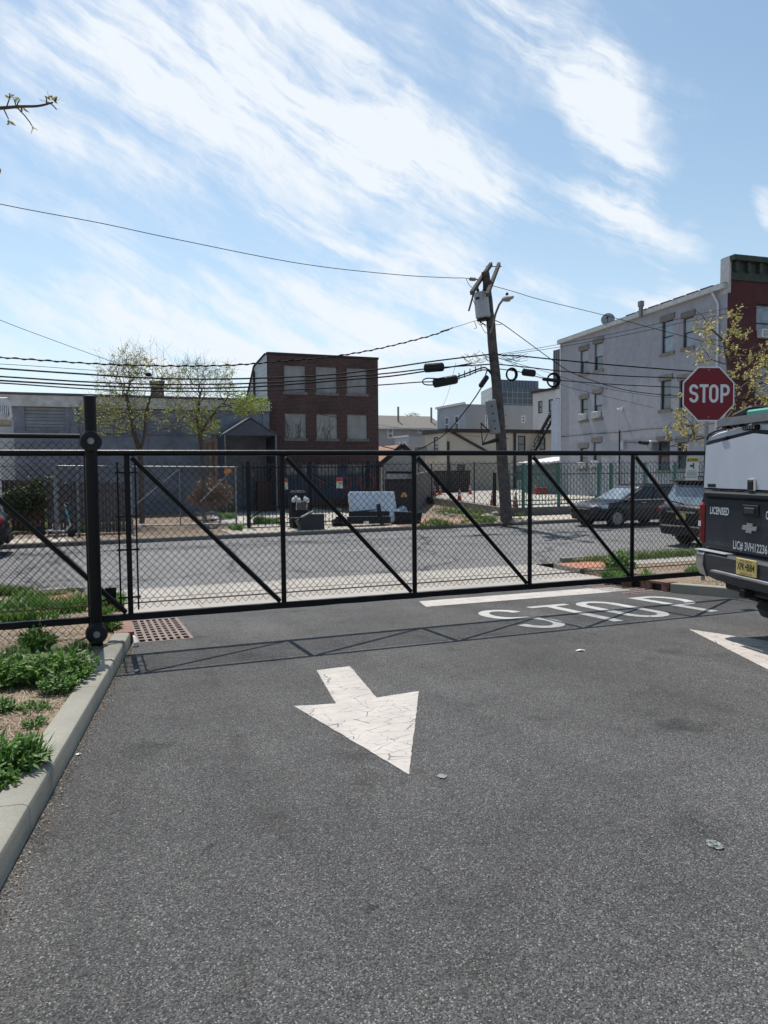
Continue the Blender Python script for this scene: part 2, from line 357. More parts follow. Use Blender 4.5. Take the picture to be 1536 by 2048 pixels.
def stucco(name, c, streak=.25, sc=(.9, .9, .25)):
    m, t, b = newmat(name); co = mapv(t, sc); co2 = mapv(t)
    a = ramp(t, nz(t, co, 1.4, 7, .7), [(.3, tuple(q*(1-streak) for q in c)), (.7, tuple(q*(1+streak*.5) for q in c))])
    a = mixm(t, a, ramp(t, nz(t, co2, 3.0, 6, .7), [(.3, (.85,)*3), (.65, (1.06,)*3)]), 1.0, 'MULTIPLY')
    t.links.new(a, b.inputs['Base Color']); b.inputs['Roughness'].default_value = .9; bump(t, b, nz(t, co2, 25, 5), .3, .02); return m
def leafm(name, c1, c2, tr=.35):
    m, t, b = newmat(name); 
    g = nd(t, 'ShaderNodeNewGeometry'); a = ramp(t, g.outputs['Random Per Island'], [(0, c1), (1, c2)])
    t.links.new(a, b.inputs['Base Color']); b.inputs['Roughness'].default_value = .55
    tl = nd(t, 'ShaderNodeBsdfTranslucent'); t.links.new(a, tl.inputs[0]); mx = nd(t, 'ShaderNodeMixShader'); mx.inputs[0].default_value = tr
    t.links.new(b.outputs[0], mx.inputs[1]); t.links.new(tl.outputs[0], mx.inputs[2]); t.links.new(mx.outputs[0], t.nodes['Material Output'].inputs[0]); return m
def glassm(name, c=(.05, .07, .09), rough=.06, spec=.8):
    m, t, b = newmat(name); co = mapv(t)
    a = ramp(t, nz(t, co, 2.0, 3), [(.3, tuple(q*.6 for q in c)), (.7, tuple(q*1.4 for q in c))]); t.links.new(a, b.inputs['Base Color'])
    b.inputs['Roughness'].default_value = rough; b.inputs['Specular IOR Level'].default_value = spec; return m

M_LOT = asphalt('lot asphalt', (.030, .030, .030), (.136, .132, .128), (.30, .29, .275), 175, .22, None, .14, .58)
M_ROAD = asphalt('street asphalt', (.125, .123, .122), (.20, .196, .192), (.30, .29, .28), 60, .15, .22, .10)
M_CONC = concrete('concrete', (.40, .365, .32), (1.6, 1.6))
M_KERB = concrete('kerb concrete', (.30, .285, .235), None, .28)
M_WALK = concrete('sidewalk concrete', (.50, .44, .36), (1.5, 1.5))
M_LOT2 = concrete('pale paving', (.46, .425, .37), None)
M_WALL = concrete('old concrete', (.16, .15, .14), None, .35)
M_PAINT = paint_white('cracked road paint')
M_PAINT2 = paint_white('road paint', (.48, .475, .455), (2, 2.5, 1), .07, .010)
M_BLACK = plain('black paint', (.0045, .005, .007), .38, 0, .3, 8, .25, 90, spec=.2)
def scuff(m):
    t = m.node_tree; b = t.nodes['Principled BSDF']; old = b.inputs['Base Color'].links[0].from_socket; co = mapv(t)
    f = mth(t, 'GREATER_THAN', nz(t, co, 28, 6, .75), .665); t.links.new(mixm(t, old, (.10, .085, .075), mth(t, 'MULTIPLY', f, .7)), b.inputs['Base Color'])
scuff(M_BLACK)
M_WIRE = plain('black vinyl wire', (.006, .006, .008), .6, spec=.25)
M_RUST = plain('rusty wire', (.10, .045, .02), .8, 0, .5, 12)
M_CASTR = plain('rusty cast iron', (.20, .075, .045), .75, 0, .4, 14, .4, 60, c2=(.27, .14, .10))
M_GRATE = plain('worn grate iron', (.185, .13, .11), .7, .1, .3, 10, .3, 80)
M_GALV = plain('galvanised steel', (.20, .205, .215), .5, .3, .2, 9)
M_CHAR = plain('charcoal plastic', (.010, .011, .014), .6, spec=.3)
M_WOODP = plain('weathered pole wood', (.088, .077, .071), .95, 0, .45, 5, .6, 30, spec=.2)
M_TRIM = plain('dark brown trim', (.028, .018, .016), .7)
M_WHITE = plain('white trim', (.62, .62, .62), .55, 0, .06)
M_GLASS = glassm('window glass')
M_GLASSB = glassm('glass with painted sky', (.16, .2, .25), .04, 1.0)  # paler blue base colour paints in the sky's reflection
M_STONE = plain('brownstone', (.175, .155, .145), .9, 0, .25, 5)
M_DIRT = plain('dirt', (.20, .145, .10), .95, 0, .4, 2.2, .5, 20)
M_MULCH = plain('mulch', (.15, .10, .065), .95, 0, .6, 22, .9, 60, c2=(.36, .27, .18))
M_GRASS = leafm('grass', (.06, .11, .022), (.18, .25, .06))
M_WEED = leafm('weed leaves', (.05, .13, .02), (.17, .31, .06), .4)
M_STRAW = leafm('dry straw', (.22, .15, .09), (.42, .33, .21), .1)
M_BARK = plain('bark', (.09, .07, .055), .95, 0, .35, 10, .6, 30)
M_TAR = plain('roof membrane', (.10, .10, .105), .9, 0, .25, 2)
M_BRICK = brickm('dark red brick', (.086, .036, .032), (.046, .025, .024), (.12, .09, .085))
M_STUCCO = stucco('blue grey stucco', (.335, .338, .375), .13)
M_GREYWALL = stucco('painted grey masonry', (.215, .23, .27), .42, (.5, .5, .8))
# ------------------------------------------------------------------ ground sheets
BUV = base((0, 0, 0))
def sheet(name, poly, mat, dz=0.004, holes=None):
    """polygon of (u, v) draped over the site"""
    return struct(MB().poly([UV(a, b, dz) for a, b in poly]).build(name, mat, M=BUV))
def kerb_u(v): return -.40 + (v-3.43)*.140 if v < 9.08 else .39
g = MB()
for (v0, v1) in ((-40, VB), (VB, 700)):
    g.add([UV(-700, v0, -.62), UV(700, v0, -.62), UV(700, v1, -.62), UV(-700, v1, -.62)], [(0, 1, 2, 3)])
struct(g.build('ground', M_DIRT, M=BUV))
# parking lot asphalt, left open where the two drain grates sit
HL = (.45, 1.12, 9.16, 11.02); HR = (8.02, 8.74, 9.62, 11.02)
g = MB()
def cell(u0, u1, v0, v1):
    if u1 > u0 and v1 > v0: g.quad(UV(u0, v0), UV(u1, v0), UV(u1, v1), UV(u0, v1))
for (u0, u1) in ((-3.2, HL[0]), (HL[0], HL[1]), (HL[1], HR[0]), (HR[0], HR[1]), (HR[1], 16)):
    hole = HL if u0 == HL[0] else HR if u0 == HR[0] else None
    if hole: cell(u0, u1, -9, hole[2]); cell(u0, u1, hole[3], 11.15)
    else: cell(u0, u1, -9, 11.15)
struct(g.build('parking_lot_asphalt', M_LOT, M=BUV))
g = MB()
for h in (HL, HR):
    a = [UV(h[0], h[2], -.004), UV(h[1], h[2], -.004), UV(h[1], h[3], -.004), UV(h[0], h[3], -.004)]
    d = [q-Vector((0, 0, .5)) for q in a]
    g.add(a+d, [(4, 5, 6, 7), (0, 1, 5, 4), (1, 2, 6, 5), (2, 3, 7, 6), (3, 0, 4, 7)])
struct(g.build('drain_pit', M_CHAR, M=BUV))
# concrete apron between the gate and the street
g = MB()
for (v0, v1) in ((11.15, VB), (VB, 14.55)): g.quad(UV(-.1, v0), UV(9.4, v0), UV(9.4, v1), UV(-.1, v1))
struct(g.build('driveway_apron', M_CONC, M=BUV))
def fk(u): return 24.2+.06*u            # far kerb line
sheet('street', [(-90, 14.55), (90, 14.55), (90, fk(90)), (-90, fk(-90))], M_ROAD, -.012)
# islands beside the drive (soil, kept 2 cm under the kerb top)
def slab(name, poly, mat, top, thick=.3):
    pts = [UV(a, b, top) for a, b in poly]
    return struct(MB().prism([q-Vector((0, 0, thick)) for q in pts], (0, 0, thick)).build(name, mat, M=BUV))
KW = .19
left_soil = [(kerb_u(-6)-KW, -6), (kerb_u(9.08)-KW, 9.08), (.20, 11.2), (-.12, VB), (-30, VB), (-30, -6)]
slab('planting_soil', left_soil, M_MULCH, .13)
right_soil = [(9.1, 11.2), (9.05, 9.6), (9.32, 8.8), (9.48, 8.15), (10.0, 7.65), (12, 7.35), (24, 7.0), (24, VB), (9.5, VB)]
slab('verge_soil', right_soil, M_MULCH, .12)
slab('sidewalk', [(-30, 12.81), (-.1, 12.81), (-.1, 13.75), (-30, 13.75)], M_CONC, .10, .15)
slab('verge_soil', [(-30, 13.75), (-.1, 13.75), (-.3, 14.42), (-30, 14.42)], M_DIRT, .09, .15)
slab('sidewalk', [(9.4, 12.81), (60, 12.81), (60, 13.75), (9.4, 13.75)], M_CONC, .10, .15)
slab('verge_soil', [(10.4, 13.75), (60, 13.75), (60, 14.42), (10.4, 14.42)], M_DIRT, .09, .15)
M_TACT = plain('terracotta tactile', (.42, .17, .10), .85, 0, .15, 4, .4, 25)
slab('tactile_paving', [(-1.1, 12.83), (-.12, 12.83), (-.12, 13.72), (-.85, 13.72)], M_TACT, .106, .1)
slab('tactile_paving', [(9.42, 12.83), (10.9, 12.83), (11.0, 13.72), (9.42, 13.72)], M_TACT, .106, .1)
def kerb_run(name, line, w, h, mat, dep=.25, bev=.035, joints=False):
    """line = outer (road side) edge as (u, v) points, the body lying to the left of travel"""
    if joints:
        m = MB(); parts = []; cur = [line[0]]
        for q in line[1:]:
            cur.append(q)
            if len(cur) >= 2:
                e = Vector(q).lerp(Vector(cur[-2]), .006/(Vector(q)-Vector(cur[-2])).length); parts.append(cur[:-1]+[(e.x, e.y)]); cur = [q]
        for pl in parts: m.loft(kerb_rings(pl, w, h, dep, bev))
        return struct(m.build(name, mat, M=BUV, smooth=True))
    return struct(MB().loft(kerb_rings(line, w, h, dep, bev)).build(name, mat, M=BUV, smooth=True))
def kerb_rings(line, w, h, dep, bev):
    n = len(line); rings = []
    for i, (a, b) in enumerate(line):
        p = Vector((a, b)); t = (Vector(line[min(i+1, n-1)])-Vector(line[max(i-1, 0)])).normalized(); nr = Vector((-t.y, t.x))
        prof = [(0.0, -dep), (0.004, h-bev), (.012, h-bev*.35), (bev, h), (w-.01, h), (w, h-.01), (w, -dep)]
        rings.append([UV(*(p+nr*o), z) for o, z in prof])
    return rings
kerb_run('kerb', [(kerb_u(v), v) for v in (-6, -2.2, .9, 4.0, 6.45, 9.08)], KW, .15, M_KERB, joints=True)
kerb_run('kerb', [(24, 6.8), (12, 7.15), (10.0, 7.45), (9.45, 7.75), (9.28, 8.1), (9.15, 8.8), (8.92, 9.55)], KW, .15, M_KERB)
kerb_run('street_kerb', [(-.15, 14.55), (-30, 14.55)][::-1], .13, .10, M_KERB) ; kerb_run('street_kerb', [(10.2, 14.55), (60, 14.55)], .13, .10, M_KERB)
# far side of the street
FZ = -.45
def far(name, pts, mat, z=FZ, th=.3):
    q = [UV(a, b, z=z) for a, b in pts]
    return struct(MB().prism([k-Vector((0, 0, th)) for k in q], (0, 0, th)).build(name, mat, M=BUV))
far('yard_ground', [(-60, fk(-60)+.16), (90, fk(90)+.16), (90, 90), (-60, 90)], M_DIRT, FZ-.03, .05)
struct(MB().loft([[UV(u_, fk(u_)+o, z=z) for o, z in ((0, -.9), (0, FZ-.02), (.03, FZ), (.16, FZ), (.16, -.9))] for u_ in (-60, -2.2, 0, 4, 9, 14, 16, 90)]).build('street_kerb', M_WALL, M=BUV))
def strip(u0, u1, a, b): return [(u0, fk(u0)+a), (u1, fk(u1)+a), (u1, fk(u1)+b), (u0, fk(u0)+b)]
far('sidewalk', strip(-60, -.6, .17, 1.75), M_WALK, FZ+.004, .05)
far('sidewalk', strip(-.55, 4.2, .17, 1.6), M_DIRT, FZ+.002, .05)
far('sidewalk', strip(4.25, 10.6, .17, 2.2), M_WALK, FZ+.004, .05)
far('sidewalk', strip(16.6, 60, .17, 2.6), M_WALK, FZ+.004, .05)
M_RED = plain('reddish dirt', (.30, .17, .11), .95, 0, .3, 2.5, .5, 20)
far('dirt_patch', [(10.65, fk(10.65)+.3), (15.4, fk(15.4)+.3), (14.6, 27.2), (12.2, 29.5), (10.4, 29.5)], M_RED, FZ+.006, .05)
# paved yard behind the iron fence, and the raised car park
far('paved_yard', [(4.9, 27.2), (11.4, 27.2), (11.4, 39.4), (4.9, 39.4)], M_LOT2, FZ+.01, .05)
LOTZ = -.17
pa, pb, pc, pd = uv(PZ(1012, 1018, LOTZ)), uv(PZ(838, 994, LOTZ)), (uv(PZ(838, 994, LOTZ))[0], 60), (60, 60)
far('car_park', [(pa[0]+.02, pa[1]+.02), (90, pa[1]+.02), (90, 62), (pb[0]+.3, 62), (pb[0]+.1, pb[1])], M_LOT2, LOTZ, .4)
def wall_run(name, label, a, b, z0, z1, th, mat):
    m = MB(); pa_, pb_ = UV(*a, z=(z0+z1)/2), UV(*b, z=(z0+z1)/2); m.bar(pa_, pb_, th, z1-z0)
    return tag(m.build(name, mat, M=base(UV(*a, z=z0))), label, 'wall')
wall_run('retaining_wall', 'low dark concrete wall running back diagonally from the leaning pole', (pa[0]-.2, pa[1]), pb, -.7, LOTZ+.08, .22, M_WALL)
wall_run('retaining_wall', 'low dark concrete wall under the green railings along the sidewalk', (pa[0]-.1, pa[1]-.1), (46, pa[1]-.1), -.7, LOTZ+.05, .24, M_WALL)

# ------------------------------------------------------------------ road paint
def paint(name, polys, mat, dz=.004, kind=True):
    m = MB()
    for pl in polys: m.poly([UV(a, b, dz) for a, b in pl])
    return struct(m.build(name, mat, M=BUV))
def px_poly(pts): return [uv(G(*q)) for q in pts]
def ragged(poly, step=.07, amp=.008):
    out = []
    for i, a in enumerate(poly):
        b = poly[(i+1) % len(poly)]; L = sqrt((a[0]-b[0])**2+(a[1]-b[1])**2); n = max(1, int(L/step))
        for k in range(n):
            f = k/n; out.append((a[0]+(b[0]-a[0])*f+R.uniform(-amp, amp), a[1]+(b[1]-a[1])*f+R.uniform(-amp, amp)))
    return out
arrow = px_poly([(633, 1341), (700, 1333), (753, 1396), (838, 1383), (818, 1550), (588, 1413), (672, 1408)])
paint('arrow_marking', [ragged(arrow, .05, .0035)], M_PAINT)
b1, b2, b3 = px_poly([(1378, 1259), (1525, 1333), (1700, 1296)])
paint('arrow_marking', [ragged(px_poly([(1378, 1259), (1525, 1334), (1600, 1375), (1592, 1330), (1760, 1335), (1760, 1312), (1585, 1290)]), .05, .0035)], M_PAINT)
paint('stop_line', [ragged(px_poly([(838, 1203), (1215, 1174), (1266, 1181), (852, 1214)]), .05, .004)], M_PAINT)
def glyph(ch, w, h, s):
    """centre lines of a sign letter in a w x h box with stroke s"""
    a, b, c, d = s/2, w-s/2, s/2, h-s/2
    def arc(cx, cy, rx, ry, t0, t1, n=10): return [(cx+rx*cos(radians(t0+(t1-t0)*i/n)), cy+ry*sin(radians(t0+(t1-t0)*i/n))) for i in range(n+1)]
    if ch == 'S':
        r = (b-a)/2; m = h*.51; ry1 = (d-m)/2; ry2 = (m-c)/2
        return [arc((a+b)/2, d-ry1, r, ry1, 12, 245, 14)+arc((a+b)/2, c+ry2, r, ry2, 65, -168, 14)]
    if ch == 'T': return [[(0, d), (w, d)], [(w/2, d-s/2), (w/2, 0)]]
    if ch == 'O':
        r = (b-a)/2; k = min(r*1.25, h*.3)
        L = arc((a+b)/2, d-k, r, k, 0, 180, 12)+arc((a+b)/2, c+k, r, k, 180, 360, 12); return [L+[L[0], L[1]]]
    if ch == 'P':
        ry = (d-h*.45)/2; x = w-s/2-ry if w-s/2-ry > w*.5 else w*.5
        return [[(a, 0), (a, h)], [(s, d)]+arc(x, d-ry, b-x, ry, 90, -90, 12)+[(s, d-2*ry)]]
def ribbon(line, s):
    qs = []; n = len(line); L = [Vector(p) for p in line]; closed = n > 4 and (L[0]-L[-2]).length < 1e-6
    for i in range(n):
        if closed and i in (0, n-2): t = (L[1]-L[n-3]).normalized()
        else: t = (L[min(i+1, n-1)]-L[max(i-1, 0)]).normalized()
        nr = Vector((-t.y, t.x))*s/2; qs.append((L[i]+nr, L[i]-nr))
    if closed: qs = qs[:-1]
    return [[qs[i][1], qs[i+1][1], qs[i+1][0], qs[i][0]] for i in range(len(qs)-1)]
# the word on the asphalt: letters 1.62 m tall
m = MB()
for ch, u0, wd in (('S', 4.93, .66), ('T', 5.87, .66), ('O', 6.58, .64), ('P', 7.72, .62)):
    if ch == 'T': u0 = 5.88
    for ln in glyph(ch, wd, 1.66, .15):
        for q in ribbon(ln, .15): m.add([UV(u0+p.x-.0*p.y, 7.64+p.y, .0045) for p in q], [(0, 1, 2, 3)])
struct(m.build('stop_lettering', M_PAINT2, M=BUV))
# faint lane dashes on the street
paint('lane_dash', [strip(u0, u0+1.6, -5.4, -5.32) for u0 in (6.2, 12.5, 16.5)], plain('worn street paint', (.36, .36, .36), .8, 0, .4, 20), -.008)
# tar seams, oil spots
M_TARSPOT = plain('oil stain', (.035, .035, .035), .6, 0, .3, 8)

# ------------------------------------------------------------------ drain grates and kerb inlets
def grate(h, label, nu, nv):
    u0, u1, v0, v1 = h; m = MB(); t = .035
    def zbox(a0, a1, b0, b1):
        pts = [UV(a0, b0, -.03), UV(a1, b0, -.03), UV(a1, b1, -.03), UV(a0, b1, -.03)]; m.prism(pts, (0, 0, .034))
    fr = .045
    e = .003
    zbox(u0+e, u0+fr, v0+e, v1-e); zbox(u1-fr, u1-e, v0+e, v1-e); zbox(u0+fr, u1-fr, v0+e, v0+fr); zbox(u0+fr, u1-fr, v1-fr, v1-e)
    du = (u1-u0-2*fr)/nu; dv = (v1-v0-2*fr)/nv; ub = du*.42; vb = dv*.34
    for i in range(1, nu): x = u0+fr+i*du; zbox(x-ub/2, x+ub/2, v0+fr, v1-fr)
    for j in range(1, nv):
        y = v0+fr+j*dv
        for i in range(nu): x0 = u0+fr+i*du+(ub/2 if i else 0); x1 = u0+fr+(i+1)*du-(ub/2 if i < nu-1 else 0); zbox(x0, x1, y-vb/2, y+vb/2)
    return tag(m.build('drain_grate', M_GRATE, M=base(UV(u0, v0))), label, 'drain grate', 'cast iron drains at the gate')
grate(HL, 'worn pinkish iron drain grate beside the left kerb under the gate', 7, 9)
grate(HR, 'rusty drain grate between the stop line and the orange inlet on the right', 8, 7)
def inlet(name, label, u0, v0, v1, side):
    o = thing(name, label, 'kerb inlet', UV(u0, v0)); m = MB(); w = .22*side
    ext = Vector((0, 0, .04))
    def blk(a0, a1, b0, b1, z0, z1):
        pts = [UV(a0, b0, z0), UV(a1, b0, z0), UV(a1, b1, z0), UV(a0, b1, z0)]
        if (a1-a0)*(b1-b0) < 0: pts = pts[::-1]
        m.prism(pts, (0, 0, z1-z0))
    blk(u0, u0+w, v0, v1, .115, .152); n = 3; L = (v1-v0)/n
    for i in range(n+1): c = v0+i*L; blk(u0+.004*side, u0+.05*side, max(v0, c-.13), min(v1, c+.13), -.1, .114)
    blk(u0+.06*side, u0+.2*side, v0, v1, -.4, -.02)
    m.build('casting', M_CASTR, o)
    q = MB(); pts = [UV(u0+.055*side, v0+.02, -.02), UV(u0+.21*side, v0+.02, -.02), UV(u0+.21*side, v1-.02, -.02), UV(u0+.055*side, v1-.02, -.02)]
    q.prism(pts if side > 0 else pts[::-1], (0, 0, .13)); q.build('opening', M_CHAR, o)  # solid black block stands in for the shade inside the slots
inlet('kerb_inlet', 'rusty iron kerb inlet at the end of the left kerb', .43, 9.10, 11.1, -1)
inlet('kerb_inlet', 'orange rusted kerb inlet with slots at the end of the right kerb', 8.76, 9.60, 11.1, 1)

# ------------------------------------------------------------------ chain link
def chain_link(m, o, dx, L, zfun, p, r, dn, bulge=.004, sides=3):
    """real woven zigzag wires; o origin, dx unit direction, zfun(x)->(z0,z1)"""
    dn = Vector(dn); dx = Vector(dx); n = int(L/(p/2)); hp = p/2*1.06
    for k in range(n):
        xc = k*p/2; z0, z1 = zfun(xc); nj = int((z1-z0)/hp)
        pts = []
        for j in range(nj+1):
            sgn = 1 if (j+k) % 2 else -1
            pts.append(o+dx*(xc+p/4+sgn*(p/4+r*.3))+Vector((R.uniform(-.003, .003), 0, z0+j*hp+R.uniform(-.003, .003)))+dn*(bulge*sgn))
        vs = []; fs = []
        for i, q in enumerate(pts):
            for a in range(sides):
                an = 2*pi*a/sides; vs.append(q+dx*(cos(an)*r*1.25)+dn*(sin(an)*r))
        for i in range(len(pts)-1):
            for a in range(sides): b = (a+1) % sides; fs.append((i*sides+a, i*sides+b, (i+1)*sides+b, (i+1)*sides+a))
        m.add(vs, fs)
# ------------------------------------------------------------------ the sliding gate
GV = 8.65; ZT, ZB = 1.815, .005
gate = thing('sliding_gate', 'long black sliding gate of pipe bays filled with chain link mesh', 'gate', UV(.38, GV, z=ZB))
def gz(z): return z
def gp(u, z, dv=0): return UV(u, GV+dv, z=z)
MB().tube([gp(-3.0, ZT), gp(9.0, ZT)], .034, 14).build('top_rail', M_BLACK, gate, smooth=True)
m = MB(); us = [-3.0+i*.13 for i in range(93)]
m.loft([[gp(u_, ZB+z, y) for y, z in ((-.034, -.035+R.uniform(-.003, .003)), (.034, -.035), (.034, .034), (-.034+R.uniform(0, .003), .034+R.uniform(-.003, .004)))] for u_ in us if u_ < 9.0])
m.build('bottom_rail', M_BLACK, gate)
UPS = [-1.34, .38, 2.115, 3.82, 5.53, 7.25, 8.93]
for u_ in UPS: MB().tube([gp(u_, ZB+.03), gp(u_, ZT-.03)], .030, 10).build('upright', M_BLACK, gate, smooth=True)
for a, b in zip(UPS[:-1], UPS[1:]): MB().tube([gp(a+.05, ZT-.05), gp(b-.05, ZB+.05)], .027, 10).build('diagonal_brace', M_BLACK, gate, smooth=True)
m = MB(); chain_link(m, gp(-2.9, 0, .045), U, 11.85, lambda x: (ZB+.075, ZT-.085), .083, .0033, V)
m.build('chain_link_mesh', M_WIRE, gate)
MB().tube([gp(-3, ZB+.145, .03), gp(9.0, ZB+.145, .03)], .0075, 6).build('tension_wire', M_RUST, gate)
m = MB(); m.tube([gp(-3, ZT-.14, .05), gp(9.0, ZT-.14, .05)], .0028, 4); m.tube([gp(-3, ZB+.185, .05), gp(9.0, ZB+.19, .05)], .0022, 4); m.build('tie_wire', M_WIRE, gate)
for du in (-.10, .085):
    b = MB().tube([gp(.38+du, ZB+.07, .02), gp(.38+du, ZT-.10, .02)], .010, 6).build('tension_bar', M_BLACK, gate)
    for z in (.22, .75, 1.12, 1.6): MB().box(gp(.38+du*.55, z, .01), abs(du)*1.1, .03, .018, ROT_UV).box(gp(.38+du*1.1, z, .012), .035, .036, .022, ROT_UV).build('clamp', M_BLACK, gate)
for u_, L in ((2.24, .03),): MB().lathe(gp(u_-.25, ZT), U, [(0, .0355), (.012, .0355)], 14).build('weld_collar', M_BLACK, gate)
# guide posts with rollers
def roller_post(u_, v_, ztop, zbase, label):
    o = thing('gate_post', label, 'post', UV(u_, v_, z=zbase))
    m = MB(); m.lathe(UV(u_, v_, z=zbase), (0, 0, 1), [(0, .063), (ztop-zbase-.03, .063), (ztop-zbase-.03, .067), (ztop-zbase-.008, .065), (ztop-zbase, .04)], 20)
    m.build('post', M_BLACK, o, smooth=True)
    for zc in (1.93, -.10):
        pr = [(-.055, .03), (-.05, .098), (-.015, .112), (0, .092), (.02, .092), (.035, .112), (.07, .098), (.075, .03)]
        r_ = MB().lathe(UV(u_, v_-.11, z=zc), V, pr, 24).build('roller', M_CHAR, o, smooth=True)
        MB().lathe(UV(u_, v_-.175, z=zc), V, [(-.012, .018), (-.012, .034), (.01, .036), (.012, .03)], 14).build('hub_bolt', M_GALV, r_, smooth=True)
        MB().box(UV(u_, v_-.03, z=zc), .05, .10, .11, ROT_UV).build('bracket', M_BLACK, o)
    m = MB().tube([UV(u_-.06, v_-.02, z=zbase+.12), UV(u_-.28, v_-.05, z=zbase+.03)], .012, 6); m.build('brace_rod', M_RUST, o)
    m = MB(); c = UV(u_+.16, v_+.28, z=.235); m.prism([c+U*-.062+Vector((0, 0, .085)), c+U*.062+Vector((0, 0, .085)), c+U*.055-Vector((0, 0, .03)), c+U*.02-Vector((0, 0, .10)), c+U*-.035-Vector((0, 0, .10)), c+U*-.05-Vector((0, 0, .02))], V*.06)
    m.bar(c+V*.03+Vector((0, 0, -.02)), UV(u_, v_, z=.2), .02); m.build('stop_bracket', M_BLACK, o)
roller_post(.02, 8.50, PV(176, 791, 8.5).z, zv(8.5)+.13, 'thick black round post with two gate rollers standing in the weedy bed')
o = thing('gate_post', 'short thick black post under the truck bumper beside the right kerb', 'post', UV(9.38, 8.72, .12))
MB().lathe(UV(9.38, 8.72, .12), (0, 0, 1), [(0, .068), (2.25, .068), (2.27, .05)], 18).build('post', M_BLACK, o, smooth=True)
MB().lathe(UV(9.38, 8.6, z=1.93), V, [(-.05, .03), (-.05, .11), (.05, .11), (.05, .03)], 20).build('roller', M_CHAR, o, smooth=True)
# fixed fence behind the gate on the left
FV = 9.05; zft = PV(80, 872, FV).z
fx = thing('chain_link_fence', 'fixed black chain link fence standing behind the left end of the gate', 'fence', UV(-.06, FV, .13))
ue = uv(PV(160, 872, FV))[0]
MB().tube([UV(-6, FV, z=zft), UV(ue, FV, z=zft)], .026, 10).build('top_rail', M_BLACK, fx, smooth=True)
m = MB(); chain_link(m, UV(-4.2, FV, z=0), U, 4.2+ue, lambda x: (zv(FV)+.16, zft-.03), .083, .0033, V); m.build('chain_link_mesh', M_WIRE, fx)
MB().tube([UV(ue+.05, FV, z=zv(FV)+.13), UV(ue+.05, FV, z=zft+.02)], .024, 10).build('end_post', M_BLACK, fx, smooth=True)
MB().tube([UV(-2.6, FV+.03, z=zv(FV)+.13), UV(-2.6, FV+.03, z=zft)], .022, 8).build('line_post', M_BLACK, fx, smooth=True)

# ------------------------------------------------------------------ text helper
def text_mb(txt, M, width, height, bold=0.0, track=1.0, shear=0.0):
    """flat lettering filling width x height, lower left corner at the origin of M, in M's x/y plane"""
    c = bpy.data.curves.new('txt', 'FONT'); c.body = txt; c.offset = bold; c.space_character = track; c.shear = shear; c.resolution_u = 3
    ob = bpy.data.objects.new('txt', c); COL.objects.link(ob); dg = bpy.context.evaluated_depsgraph_get(); e = ob.evaluated_get(dg); me = e.to_mesh()
    vs = [v.co.copy() for v in me.vertices]; fs = [tuple(p.vertices) for p in me.polygons]; e.to_mesh_clear()
    bpy.data.objects.remove(ob); bpy.data.curves.remove(c)
    x0 = min(v.x for v in vs); x1 = max(v.x for v in vs); y0 = min(v.y for v in vs); y1 = max(v.y for v in vs)
    sx = width/(x1-x0); sy = height/(y1-y0)
    m = MB(); m.add([M @ Vector(((v.x-x0)*sx, (v.y-y0)*sy, 0)) for v in vs], fs); return m
def frame(o, x, y):
    x = Vector(x).normalized(); y = Vector(y).normalized(); M = Matrix((x, y, x.cross(y))).transposed().to_4x4(); M.translation = o; return M
ZUP = Vector((0, 0, 1))
# ------------------------------------------------------------------ stop sign
D = 12.55; c = P(1417, 788, D); sx = Vector((1, .10, 0)).normalized(); sn = Vector((.10, -1, 0)).normalized(); rr = .455
ss = thing('stop_sign', 'red octagonal sign with white letters on a thin steel post', 'stop sign', Vector((c.x-.04, c.y+.04, zv(9.65)+.12)), 0)
def octa(r, off): return [c+sx*(r/cos(pi/8)*cos(pi/8+k*pi/4))+ZUP*(r/cos(pi/8)*sin(pi/8+k*pi/4))+sn*off for k in range(8)]
M_SRED = plain('sign red', (.175, .008, .017), .5, 0, .06, 3, spec=.3); M_SWHITE = plain('sign white', (.62, .64, .66), .4, 0, .05, 3)
MB().prism(octa(rr, 0), sn*.004).build('border', M_SWHITE, ss)
MB().prism(octa(rr-.024, .0045), sn*.002).build('face', M_SRED, ss)
m = MB(); lh = .305; x0 = -.365
for ch, xo, wd in (('S', -.345, .165), ('T', -.162, .155), ('O', .006, .165), ('P', .205, .165)):
    for ln in glyph(ch, wd, lh, .047):
        for q in ribbon(ln, .047): m.add([c+sx*(xo+p.x)+ZUP*(p.y-.145)+sn*.0085 for p in q], [(0, 1, 2, 3)])
m.build('lettering', M_SWHITE, ss)
for z in (.40, -.385): MB().lathe(c+ZUP*z+sn*.007, sn, [(0, .014), (.006, .012)], 10).build('bolt', M_GALV, ss)
pb0 = Vector((c.x-.03, c.y+.035, zv(9.65)+.1)); pp = c-sn*.03
MB().bar(pb0, pp+ZUP*.42+Vector((0, 0, 0)), .055, .035).build('post', M_GALV, ss)

